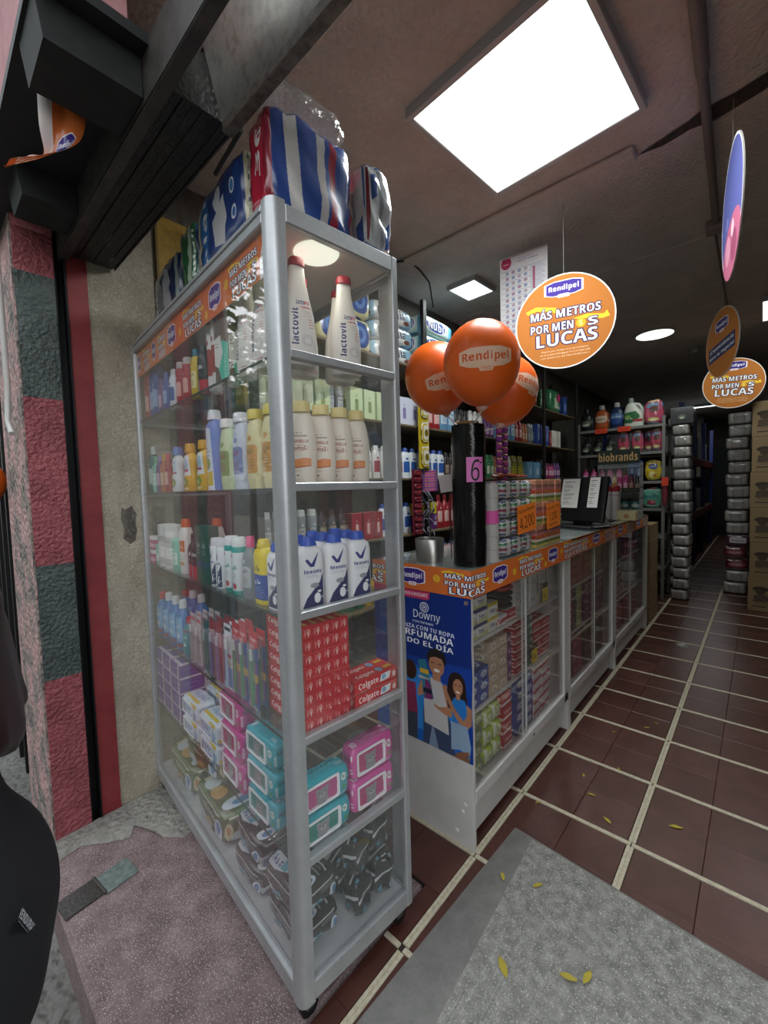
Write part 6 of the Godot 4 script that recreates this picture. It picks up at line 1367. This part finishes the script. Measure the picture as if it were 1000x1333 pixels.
# ---------- lamps, signs, balloons ----------
func panel(nm: String, label: String, pos: Vector3, w: float, d: float, ry: float, e: float, g: float, thick := .04, col := "eef6f6") -> void:
	var t = thing(nm, label, "ceiling light", pos, ry)
	var st = S(); var f = .022 if w > .3 else .014
	for q in [[Vector3(0, -thick * .5, d * .5 + f * .5), Vector3(w + f * 2, thick, f)], [Vector3(0, -thick * .5, -d * .5 - f * .5), Vector3(w + f * 2, thick, f)], [Vector3(w * .5 + f * .5, -thick * .5, 0), Vector3(f, thick, d)], [Vector3(-w * .5 - f * .5, -thick * .5, 0), Vector3(f, thick, d)]]: bx(st, q[0], q[1], .002)
	ob(st, "frame", pm("a8a8a8", .5), t)
	st = S(); bx(st, Vector3(0, -thick + .006, 0), Vector3(w, .004, d), 0); ob(st, "diffuser", glow(col, g), t)
	var l = AreaLight3D.new(); l.name = "lamp"; l.area_size = Vector2(w * .96, d * .96); l.light_energy = e; l.light_color = hx(col); l.rotation.x = -PI / 2; l.position = Vector3(0, -thick + .001, 0); l.shadow_enabled = true; l.area_range = 14.0
	t.add_child(l)
func sign_disc(label: String, F: String, pos: Vector3, ry: float, rz := 0.0, r := .235) -> void:
	var t = thing("hanging_sign", label, "sign", pos, ry)
	var st = S(); loft(st, [[-.002, r, r], [.002, r, r]], 48, 2.0, BIG, Basis(Vector3.RIGHT, PI / 2)); ob(st, "rim", pm("d9d4cf", .5), t)
	var uv = uvr(F)
	st = S(); st.set_smooth_group(-1)
	for s in [1.0, -1.0]:
		for i in 48:
			var a = TAU * i / 48; var b = TAU * (i + 1) / 48
			var pa = Vector3(cos(a) * r * s, sin(a) * r, .0024 * s); var pb = Vector3(cos(b) * r * s, sin(b) * r, .0024 * s)
			vx(st, Vector3(0, 0, .0024 * s), uv.position + uv.size * .5)
			vx(st, pb, uv.position + uv.size * Vector2(.5 + .5 * cos(b), .5 - .5 * sin(b))); vx(st, pa, uv.position + uv.size * Vector2(.5 + .5 * cos(a), .5 - .5 * sin(a)))
	ob(st, "print", am(F, .85), t)
	st = S(); tube(st, [Vector3(0, r - .012, 0), Vector3(0, 2.7 - pos.y, 0)], .0012, 5); ob(st, "string", pm("8a8680", .6), t)
	t.rotation.z = rz
func balloon(label: String, pos: Vector3, r: float, ry: float, foot: Vector3, tilt := Vector3.ZERO, grp := "") -> void:
	var t = thing("balloon", label, "balloon", pos, 0.0, grp)
	var B = Basis.from_euler(Vector3(tilt.x, ry, tilt.z))
	var rg = []
	for i in 17:
		var a = -PI / 2 + PI * i / 16.0
		var k = 1.0 if a > 0 else 1.0 - .1 * pow(absf(sin(a)), 3)
		rg.append([sin(a) * r * (1.08 if a > 0 else 1.16), cos(a) * r * k, cos(a) * r * k])
	var st = S(); loft(st, rg, 36, 2.0, uvr("balloon"), B)
	var bm: StandardMaterial3D = am("balloon", .34); ob(st, "skin", bm, t)
	var kn = B * Vector3(0, -r * 1.15, 0)
	st = S(); loft(st, [[-.012, .010, .010], [-.006, .006, .006], [.004, .005, .005]], 10, 2.0, BIG, B, kn); ob(st, "knot", pm("c8440c", .4), t)
	st = S(); loft(st, [[-.014, .006, .006], [-.004, .018, .018], [.004, .020, .020]], 14, 2.0, BIG, B, kn); ob(st, "cup", pm("e0b8a8", .4), t)
	st = S(); tube(st, [kn + B * Vector3(0, -.008, 0), foot - pos], .0025, 6); ob(st, "stick", pm("e2dedc", .4), t)
func hanging() -> void:
	panel("ceiling_panel_light", "large square glowing ceiling panel over the entrance", Vector3(-.672, 2.7, -1.585), .585, .585, -.069, 1.35, 1.15)
	panel("ceiling_panel_light", "small square glowing ceiling panel behind the balloons", Vector3(-1.55, 2.7, -2.70), .2, .24, -.05, .22, 1.1, .03)
	panel("ceiling_panel_light", "square ceiling panel above the brown printed cartons", Vector3(.13, 2.7, -4.75), .3, .55, 0, .35, 1.1, .04)
	panel("tube_light", "long narrow ceiling light above the back of the aisle", Vector3(-.78, 2.7, -9.9), .62, .16, 0, .6, 1.0, .05)
	var t = thing("round_downlight", "round glowing downlight in the ceiling above the aisle", "ceiling light", Vector3(-.785, 2.7, -4.78))
	var st = S(); loft(st, [[-.018, .155, .155], [-.012, .17, .17], [0, .17, .17]], 32); ob(st, "rim", pm("b0b0ae", .5), t)
	st = S(); loft(st, [[-.016, 0, 0], [-.016, .153, .153]], 32); ob(st, "diffuser", glow("eaf4e6", 1.0), t)
	var l = AreaLight3D.new(); l.name = "lamp"; l.area_size = Vector2(.26, .26); l.light_energy = .25; l.light_color = hx("eef6ea"); l.rotation.x = -PI / 2; l.position = Vector3(0, -.02, 0); l.shadow_enabled = true; t.add_child(l)
	for q in [[-.55, -5.6], [-.42, -6.9]]:
		var sp = thing("spot_fitting", "small unlit ceiling spot fitting", "ceiling light", Vector3(q[0], 2.7, q[1]), 0, "small unlit ceiling spot fittings")
		st = S(); loft(st, [[-.06, .0, .0], [-.06, .035, .035], [-.03, .045, .045], [0, .05, .05]], 16); ob(st, "housing", pm("8a8884", .5), sp)
	sign_disc("round orange slogan sign hanging near the calendar", "disc", Vector3(-.765, 2.122, -2.25), .26)
	sign_disc("round orange slogan sign hanging farther back over the aisle", "disc", Vector3(-.225, 2.215, -5.3), .03, -.06)
	sign_disc("round orange convenience sign turned sideways over the aisle", "disc2", Vector3(-.225, 2.245, -3.8), -1.12, .03)
	sign_disc("round blue and pink sign seen almost edge-on near the entrance", "disc3", Vector3(-.1, 2.285, -2.07), -1.40, .05)
	# calendar
	t = thing("wall_calendar", "long white printed calendar hanging from the ceiling", "calendar", Vector3(-1.062, 2.4, -2.45), .12)
	st = S(); bx(st, Vector3(0, 0, 0), Vector3(.275, .49, .003), .0005, [uvr("calendar")]); ob(st, "sheet", am("calendar", .5), t)
	st = S(); bx(st, Vector3(0, .248, 0), Vector3(.28, .01, .008), .002); ob(st, "hanger_bar", pm("b8b4b4", .4), t)
	st = S(); tube(st, [Vector3(0, .25, 0), Vector3(0, .3, 0)], .0015, 5); ob(st, "string", pm("8a8680", .6), t)
	# balloons
	var foot = Vector3(-.805, 1.49, -1.365)
	balloon("round orange balloon with white logo in front of two others", Vector3(-.712, 1.715, -1.30), .127, .62, foot, Vector3(.12, 0, .03))
	balloon("orange balloon half hidden behind the middle balloon beside the case", Vector3(-.975, 1.735, -1.42), .128, .95, foot + Vector3(-.01, 0, 0), Vector3(.25, 0, .35))
	balloon("orange balloon behind the middle balloon, logo at its edge", Vector3(-.765, 1.675, -1.585), .125, 1.45, foot + Vector3(.008, 0, -.01), Vector3(0, 0, -.25))

func small_things() -> void:
	var ym = surf("leafm", ["8a7a20", "a8962c", "b8a848"], .05, 20.0, .6)
	var lf = [[-.218, -1.829, .4, 1.2], [-.484, -.955, 2.4, 1.5], [-.503, -1.232, 1.0, 1.0], [-.347, -1.041, .3, 1.2], [-.31, -1.072, 1.4, 1.2], [-.567, -1.906, 2.0, .7], [-.506, -1.804, .2, .8], [-.659, -1.62, 1.1, .6], [-.42, -1.70, 2.6, 1.0], [-.46, -2.05, 1.9, .6], [-.55, -2.35, .8, .5], [-.43, -2.5, .5, .7], [-.40, -2.58, 2.5, .5], [-.6, -1.19, 2.2, .9]]
	for q in lf:
		var onr: bool = q[1] > -1.37
		var y = .0008
		if onr: y = .0405 - (q[1] + 1.39) * .012
		var t = thing("fallen_leaf", "small yellow fallen leaf lying on the grey ramp" if onr else "small yellow fallen leaf lying on the brown tiles", "leaf", Vector3(q[0], y, q[1]), q[2], "yellow leaves on the ramp" if onr else "yellow leaves on the tiles")
		var st = S(); st.set_smooth_group(0); var s: float = .018 * q[3]
		for i in 6:
			var a = -1.0 + i / 3.0; var b = -1.0 + (i + 1) / 3.0
			var wa = (1 - a * a) * .38; var wb = (1 - b * b) * .38
			for k in [1.0, -1.0]:
				var p = [Vector3(a * s, .002 + .003 * a * a, 0), Vector3(b * s, .002 + .003 * b * b, 0), Vector3(b * s, .0055 * wb + .001, wb * s * k), Vector3(a * s, .0055 * wa + .001, wa * s * k)]
				if k > 0: q4(st, p[0], p[1], p[2], p[3])
				else: q4(st, p[1], p[0], p[3], p[2])
		ob(st, "blade", ym, t)
	# metal plate let into the threshold
	var t = thing("threshold_plate", "worn steel plate set in the terrazzo threshold", "metal plate", Vector3(-1.615, .001, -.33), .12)
	part_box("bare_half", Vector3(-.045, 0, -.1), Vector3(.05, .004, .0), surf("bareplate", ["54605c", "68746f", "7c8883"], .02, 4.0, .5), t, .001)
	part_box("blackened_half", Vector3(-.05, 0, .004), Vector3(.04, .005, .11), surf("blackplate", ["1c1a19", "33302d", "5a564f"], .04, 5.0, .45), t, .001)
	var st = S(); tube(st, [Vector3(-.048, .006, .002), Vector3(.048, .006, .002)], .005, 8); ob(st, "weld_bead", pm("4a4640", .6, .4), t)
	t = thing("floor_drain", "small round metal floor cap among the tiles", "drain", Vector3(-.445, .0006, -3.96))
	st = S(); loft(st, [[0, .042, .042], [.002, .04, .04], [.002, .032, .032], [.0005, .03, .03], [.0005, 0, 0]], 24); ob(st, "cap", pm("a8a8a4", .35, .7), t)
	# torn orange vinyl hanging from the joists
	t = thing("torn_banner", "torn orange vinyl banner curling down between the joists", "banner", Vector3(-1.2, 2.1, -.27))
	var A = [Vector3(-1.25, 2.232, -.239), Vector3(-1.26, 2.156, -.239), Vector3(-1.28, 2.11, -.248), Vector3(-1.27, 2.085, -.22), Vector3(-1.26, 2.06, -.193)]
	var Bq = [Vector3(-1.25, 2.251, -.329), Vector3(-1.235, 2.2, -.328), Vector3(-1.23, 2.141, -.304), Vector3(-1.24, 2.08, -.24), Vector3(-1.25, 2.03, -.17)]
	st = S(); st.set_smooth_group(0); var uv = uvr("bannerp")
	var n = 10
	var cr = func(P: Array, f: float) -> Vector3:
		var x = f * (P.size() - 1); var i = mini(int(x), P.size() - 2); var w = x - i
		return P[i].cubic_interpolate(P[i + 1], P[maxi(i - 1, 0)], P[mini(i + 2, P.size() - 1)], w)
	for i in n * 2:
		for j in 6:
			var g = func(a: float, b: float) -> Vector3: return (cr.call(A, a).lerp(cr.call(Bq, a), b) + Vector3(.010 * sin(b * 9 + a * 4), .003 * sin(b * 7.0 + a * 11), 0)) - t.position
			var a0 = float(i) / (n * 2); var a1 = float(i + 1) / (n * 2); var b0 = j / 6.0; var b1 = (j + 1) / 6.0
			q4(st, g.call(a0, b0), g.call(a0, b1), g.call(a1, b1), g.call(a1, b0), sub(uv, b0, a0, 1 / 6.0, 1.0 / (n * 2)))
	ob(st, "vinyl", am("bannerp", .2), t)

func street() -> void:
	# neighbouring entrance: black folding gate, goods and balloon past the pillar
	var g = thing("folding_gate", "black steel gate bars of the neighbouring entrance", "gate", Vector3(-2.78, -.15, -.31))
	for i in 13: part_box("bar", Vector3(-.9 + i * .1, 0, -.012 - .02 * (i % 2)), Vector3(-.9 + i * .1 + .03, 2.4, .012 - .02 * (i % 2)), pm("131316", .5, .4), g)
	for y in [.1, .9, 1.7, 2.3]: part_box("cross_bar", Vector3(-.92, y, -.04), Vector3(.33, y + .03, -.03), pm("131316", .5, .4), g)
	slab("wall_neighbour", Vector3(-6.0, -.2, -1.3), Vector3(-2.2, 3.0, -1.2), surf("nbw", ["5a5650", "66625c", "706c66"], .01, .8, .9))
	slab("wall_neighbour_front", Vector3(-6.0, 2.36, -.6), Vector3(-2.45, 6.5, -.26), mats["frontw"])
	balloon("orange balloon tied beyond the striped pillar", Vector3(-2.66, 1.38, -.19), .1, 0.3, Vector3(-2.66, .9, -.19))
	var c = thing("pillar_cable", "white conduit and wire running down the pillar edge", "cable", Vector3(-2.02, 2.0, -.243))
	var st = S(); tube(st, [Vector3(0, 1.2, 0), Vector3(-.005, .2, .004), Vector3(.01, -.3, .003), Vector3(-.02, -.42, .006), Vector3(.03, -.47, .004)], .009, 8); ob(st, "conduit", pm("b8b6b2", .5), c)
	# across the street: a row of facades and two street trees, mirrored in the case glass
	var fc = [["7c7466", -34.0, -12.0, 6.2], ["626a68", -12.0, 0.6, 7.0], ["7c6252", .6, 12.0, 5.8]]
	for f in fc:
		var b = thing("building_facade", {"7c7466": "cream plastered building across the street", "626a68": "grey plastered building across the street", "7c6252": "terracotta plastered building across the street"}[f[0]], "building", Vector3((f[1] + f[2]) * .5, -.27, 9.0), PI)
		var w: float = f[2] - f[1]
		part_box("wall", Vector3(-w * .5, 0, -1.5), Vector3(w * .5, f[3], 0), pm(f[0], .9), b, 0)
		for i in int(w / 1.8):
			var x = -w * .5 + .9 + i * 1.8
			var o: MeshInstance3D = part_box("window_frame", Vector3(x - .45, 2.4, -.02), Vector3(x + .45, 3.5, .04), pm("5a5650", .6), b)
			part_box("pane", Vector3(x - .4, 2.45, .03), Vector3(x + .4, 3.45, .045), pm("2a3236", .1), o, 0)
		part_box("shop_door", Vector3(-w * .3, 0, -.02), Vector3(w * .3, 2.1, .03), pm("3a3c40", .5), b)
	var lm = StandardMaterial3D.new(); lm.albedo_color = hx("3f5a2c"); lm.roughness = .6; lm.backlight_enabled = true; lm.backlight = Color(.2, .3, .1)
	for q in [[-5.4, 2.6, "leafy street tree beside the kerb before the grey building"], [-9.7, 2.8, "leafy street tree farther along the kerb"], [-14.0, 2.8, "leafy street tree at the far end of the kerb"], [2.6, 5.2, "leafy street tree across the road by the terracotta building"]]:
		var tr = thing("street_tree", q[2], "tree", Vector3(q[0], -.27, q[1]))
		st = S(); tube(st, [Vector3(0, 0, 0), Vector3(.05, 1.2, 0), Vector3(-.03, 2.2, .05), Vector3(.1, 3.0, 0)], .1, 9, .05); tube(st, [Vector3(-.03, 2.1, .05), Vector3(-.5, 2.9, .2), Vector3(-.9, 3.4, .2)], .05, 6, .02); tube(st, [Vector3(0, 2.3, .03), Vector3(.5, 3.0, -.2), Vector3(.8, 3.5, -.3)], .05, 6, .02); ob(st, "trunk", pm("4a3d30", .9), tr)
		st = S(); st.set_smooth_group(-1)
		for i in 3000:
			var d = Vector3(rng.randfn(), rng.randfn() * .7, rng.randfn()); var p = Vector3(0, 3.6, 0) + d.normalized() * pow(rng.randf(), .5) * 1.9
			var u = Vector3(rng.randfn(), rng.randfn() * .5, rng.randfn()).normalized() * .1; var v = u.cross(Vector3(rng.randfn(), rng.randfn(), rng.randfn())).normalized() * .05
			t3(st, p - u, p + v, p + u); t3(st, p - u, p + u, p - v)
		var lo = ob(st, "foliage", lm, tr); lo.set_meta("kind", "stuff")

# ---------- passer-by ----------
func nets(st: SurfaceTool, bones: Array, cell: float, k: float) -> void:
	# bones: [a, b, ra, rb]; smooth union of tapered capsules meshed as surface nets
	var lo = Vector3(1e9, 1e9, 1e9); var hi = -lo
	for b in bones:
		for e in [[b[0], b[2]], [b[1], b[3]]]: lo = lo.min(e[0] - Vector3.ONE * (e[1] + .03)); hi = hi.max(e[0] + Vector3.ONE * (e[1] + .03))
	var nx = int((hi.x - lo.x) / cell) + 2; var ny = int((hi.y - lo.y) / cell) + 2; var nz = int((hi.z - lo.z) / cell) + 2
	var F = PackedFloat32Array(); F.resize(nx * ny * nz); F.fill(1.0)
	for b in bones:
		var A: Vector3 = b[0]; var Bv: Vector3 = b[1]; var ra: float = b[2]; var rb: float = b[3]
		var m = maxf(ra, rb) + k + cell * 2
		var l2 = ((A.min(Bv) - Vector3.ONE * m - lo) / cell).max(Vector3.ZERO); var h2 = ((A.max(Bv) + Vector3.ONE * m - lo) / cell).min(Vector3(nx - 1, ny - 1, nz - 1))
		var ab = Bv - A; var q: float = maxf(ab.length_squared(), 1e-9)
		for x in range(int(l2.x), int(h2.x) + 1):
			for y in range(int(l2.y), int(h2.y) + 1):
				for z in range(int(l2.z), int(h2.z) + 1):
					var p = lo + Vector3(x, y, z) * cell
					var t = clampf((p - A).dot(ab) / q, 0, 1)
					var d = (p - A - ab * t).length() - lerpf(ra, rb, t)
					var i = (x * ny + y) * nz + z
					var f = F[i]
					var h = maxf(k - absf(f - d), 0.0) / k
					F[i] = minf(f, d) - h * h * k * .25
	var V = {}
	var off = [0, 1, nz, nz + 1, ny * nz, ny * nz + 1, ny * nz + nz, ny * nz + nz + 1]
	for x in nx - 1:
		for y in ny - 1:
			for z in nz - 1:
				var i = (x * ny + y) * nz + z
				if absf(F[i]) > cell * 2.2: continue
				var s = Vector3.ZERO; var n = 0
				for e in [[0, 1], [2, 3], [4, 5], [6, 7], [0, 2], [1, 3], [4, 6], [5, 7], [0, 4], [1, 5], [2, 6], [3, 7]]:
					var a: float = F[i + off[e[0]]]; var c: float = F[i + off[e[1]]]
					if (a < 0) != (c < 0):
						var w = a / (a - c)
						var pa = Vector3((e[0] >> 2) & 1, (e[0] >> 1) & 1, e[0] & 1); var pb = Vector3((e[1] >> 2) & 1, (e[1] >> 1) & 1, e[1] & 1)
						s += pa.lerp(pb, w); n += 1
				if n > 0: V[i] = lo + (Vector3(x, y, z) + s / n) * cell
	st.set_smooth_group(0)
	var ax = [ny * nz, nz, 1]
	for i in V:
		for a in 3:
			var f0 = F[i]; var f1: float = F[i + ax[a]]
			if (f0 < 0) == (f1 < 0): continue
			var u: int = ax[(a + 1) % 3]; var w: int = ax[(a + 2) % 3]
			if not (V.has(i - u) and V.has(i - w) and V.has(i - u - w)): continue
			if f0 < 0: q4(st, V[i - u - w], V[i - w], V[i], V[i - u])
			else: q4(st, V[i - u - w], V[i - u], V[i], V[i - w])
func person() -> void:
	var t = thing("person", "passer-by in a dark jacket with long dark hair at the pavement edge", "person", Vector3(-.86, -.15, .05), -.29)
	var v = func(x, y, z): return Vector3(x, y, z)
	var body = []
	var hands = []
	for s in [-1.0, 1.0]:
		body.append_array([[v.call(.09 * s, .86, 0), v.call(.095 * s, .47, .01), .075, .052], [v.call(.095 * s, .47, .01), v.call(.1 * s, .08, -.02), .052, .036], [v.call(.1 * s, .05, -.02), v.call(.12 * s, .03, .14), .035, .026],
			[v.call(.17 * s, 1.3, -.01), v.call(.215 * s, 1.04, -.02), .045, .036], [v.call(.215 * s, 1.04, -.02), v.call(.19 * s, .86, .16), .036, .025],
			])
		var hand = [[v.call(.195 * s, .875, .135), v.call(.188 * s, .855, .17), .026, .023], [v.call(.186 * s, .852, .175), v.call(.172 * s, .845, .215), .021, .021], [v.call(.172 * s, .85, .178), v.call(.156 * s, .842, .213), .019, .019]]
		for f in 4: hand.append_array([[v.call((.19 - f * .0185) * s, .845, .212), v.call((.187 - f * .0195) * s, .83 - f * .003, .25 - .004 * absf(f - 1.4)), .0088, .0082], [v.call((.187 - f * .0195) * s, .83 - f * .003, .25 - .004 * absf(f - 1.4)), v.call((.182 - f * .0185) * s, .803, .268 - .007 * absf(f - 1.4)), .0082, .0070]])
		hand.append_array([[v.call(.158 * s, .865, .18), v.call(.14 * s, .868, .212), .0125, .0105], [v.call(.14 * s, .868, .212), v.call(.132 * s, .86, .238), .0105, .0085]])
		hands.append(hand)
	body.append_array([[v.call(0, .9, 0), v.call(0, 1.12, .01), .1, .082], [v.call(-.09, 1.28, 0), v.call(.09, 1.28, 0), .065, .065], [v.call(0, 1.12, .01), v.call(0, 1.28, .01), .082, .085], [v.call(0, 1.32, -.01), v.call(0, 1.42, .01), .05, .045]])
	var skin = pm("a87a60", .55)
	var st = S(); nets(st, body, .0115, .03)
	for h in hands: nets(st, h, .004, .006)
	var head = [[v.call(0, 1.505, .0), v.call(0, 1.53, -.015), .078, .082], [v.call(0, 1.44, .045), v.call(0, 1.47, .04), .04, .055], [v.call(0, 1.5, .085), v.call(0, 1.47, .105), .009, .013], [v.call(-.03, 1.52, .066), v.call(.03, 1.52, .066), .018, .018], [v.call(-.018, 1.437, .079), v.call(.018, 1.437, .079), .01, .01],
		[v.call(-.082, 1.5, -.005), v.call(-.084, 1.47, 0), .014, .009], [v.call(.082, 1.5, -.005), v.call(.084, 1.47, 0), .014, .009], [v.call(0, 1.40, .01), v.call(0, 1.46, .01), .045, .05]]
	nets(st, head, .005, .016)
	ob(st, "body", skin, t)
	st = S(); for s in [-1.0, 1.0]: loft(st, [[-.006, .002, .002], [-.004, .011, .006], [0, .014, .008], [.004, .011, .006], [.006, .002, .002]], 12, 2.0, BIG, Basis.IDENTITY, Vector3(.031 * s, 1.5, .078))
	ob(st, "eyes", pm("2a2220", .2), t)
	st = S(); loft(st, [[-.006, .004, .002], [-.003, .02, .006], [0, .022, .007], [.003, .018, .006], [.006, .004, .002]], 14, 2.0, BIG, Basis.IDENTITY, Vector3(0, 1.437, .0865)); ob(st, "lips", pm("8a4a44", .5), t)
	var jk = []
	for s in [-1.0, 1.0]: jk.append_array([[v.call(.16 * s, 1.3, -.01), v.call(.22 * s, 1.04, -.02), .066, .056], [v.call(.22 * s, 1.04, -.02), v.call(.195 * s, .88, .14), .056, .045]])
	jk.append_array([[v.call(-.09, 1.27, 0), v.call(.09, 1.27, 0), .09, .09], [v.call(0, 1.1, .01), v.call(0, 1.25, .01), .11, .112], [v.call(-.07, 1.0, .012), v.call(.07, 1.0, .012), .105, .105], [v.call(-.06, .86, -.012), v.call(.06, .86, -.012), .138, .138], [v.call(-.06, .79, -.018), v.call(.06, .79, -.018), .142, .142], [v.call(0, 1.36, -.01), v.call(0, 1.385, -.005), .07, .066]])
	st = S(); nets(st, jk, .014, .04); ob(st, "jacket", pm("0d0e14", .85), t)
	var tr = []
	for s in [-1.0, 1.0]: tr.append_array([[v.call(.085 * s, .86, 0), v.call(.095 * s, .47, .01), .1, .075], [v.call(.095 * s, .47, .01), v.call(.1 * s, .1, -.02), .075, .062]])
	st = S(); nets(st, tr, .015, .03); ob(st, "trousers", pm("1c1f2a", .85), t)
	var shs = []
	for s in [-1.0, 1.0]: shs.append_array([[v.call(.1 * s, .045, -.03), v.call(.122 * s, .04, .16), .045, .036]])
	st = S(); nets(st, shs, .012, .02); ob(st, "shoes", pm("2a2a2c", .6), t)
	var hr = [[v.call(0, 1.535, -.022), v.call(0, 1.5, -.03), .094, .09], [v.call(-.07, 1.5, -.01), v.call(-.085, 1.38, -.02), .04, .036], [v.call(.07, 1.5, -.01), v.call(.085, 1.38, -.02), .04, .036], [v.call(0, 1.45, -.045), v.call(0, 1.3, -.075), .075, .05], [v.call(-.05, 1.4, -.05), v.call(-.06, 1.13, -.115), .05, .025], [v.call(.05, 1.4, -.05), v.call(.06, 1.12, -.115), .05, .025], [v.call(0, 1.3, -.075), v.call(.01, 1.11, -.122), .05, .026], [v.call(.03, 1.25, -.09), v.call(.035, 1.1, -.13), .035, .012], [v.call(-.03, 1.25, -.09), v.call(-.025, 1.1, -.13), .035, .012]]
	st = S(); nets(st, hr, .01, .02); ob(st, "hair", surf("hairm", ["150c0c", "24120f", "341a16"], .03, 6.0, .42), t)
	st = S(); bx(st, Vector3(.0955, .875, -.1505), Vector3(.075, .015, .001), 0, [uvr("sleeve")], Basis(Vector3.UP, 2.88) * Basis(Vector3(0, 0, 1), -1.1)); ob(st, "printed_word", am("sleeve", .8), t)

# ---------- labels: tell look-alikes apart by their rank in the row, the stack or the block ----------
func ordinal(n: int) -> String:
	var w = ["first", "second", "third", "fourth", "fifth", "sixth", "seventh", "eighth", "ninth", "tenth"]
	return w[n] if n < 10 else "%dth" % (n + 1) if (n + 1) % 100 in [11, 12, 13] or (n + 1) % 10 > 3 or (n + 1) % 10 == 0 else "%d%s" % [n + 1, ["", "st", "nd", "rd"][(n + 1) % 10]]
func ranks(vals: Array, tol: float) -> Array:
	var s = vals.duplicate(); s.sort()
	var lev = []
	for v in s: if lev.is_empty() or v - lev[-1] > tol: lev.append(v)
	var out = []
	for v in vals:
		var k = 0
		for i in lev.size(): if v >= lev[i] - 1e-6: k = i
		out.append(k)
	out.append(lev.size())
	return out
func single_out() -> void:
	var by = {}
	for o in get_children():
		if o is Node3D and o.has_meta("label") and o.has_meta("category"):
			var l: String = o.get_meta("label")
			if not by.has(l): by[l] = []
			by[l].append(o)
	for l in by:
		var a: Array = by[l]
		if a.size() < 2 or l.contains("leaf"): continue
		var u = []; var v = []; var y = []
		var inc: bool = (a[0].position - CA).length() < 2.4 and a[0].position.z > -1.0
		for o in a:
			if inc:
				var d: Vector3 = o.position - CA
				u.append(d.dot(Vector3(-cos(CT), 0, sin(CT)))); v.append(d.dot(Vector3(-sin(CT), 0, -cos(CT))))
			else: u.append(-o.position.z); v.append(o.position.x)
			y.append(o.position.y)
		var ru = ranks(u, .03); var rv = ranks(v, .04); var ry = ranks(y, .02)
		var n = a.size()
		var row_x: bool = not inc and ru[n] == 1
		for i in n:
			var sfx = ""
			if ry[n] > 1: sfx += ", " + ("lowest" if ry[i] == 0 else ("topmost" if ry[i] == ry[n] - 1 else ordinal(ry[i]) + " up"))
			if ru[n] > 1: sfx += ", " + ordinal(ru[i]) + (" from corner post" if inc else " from entrance")
			if rv[n] > 1: sfx += ", " + (ordinal(rv[i]) + " row back" if inc else ordinal(rv[i]) + " from left wall")
			var nl: String = l + sfx
			if nl.split(" ").size() > 16: nl = l + sfx.rsplit(",", true, 1)[0]
			if nl.split(" ").size() <= 16: a[i].set_meta("label", nl)
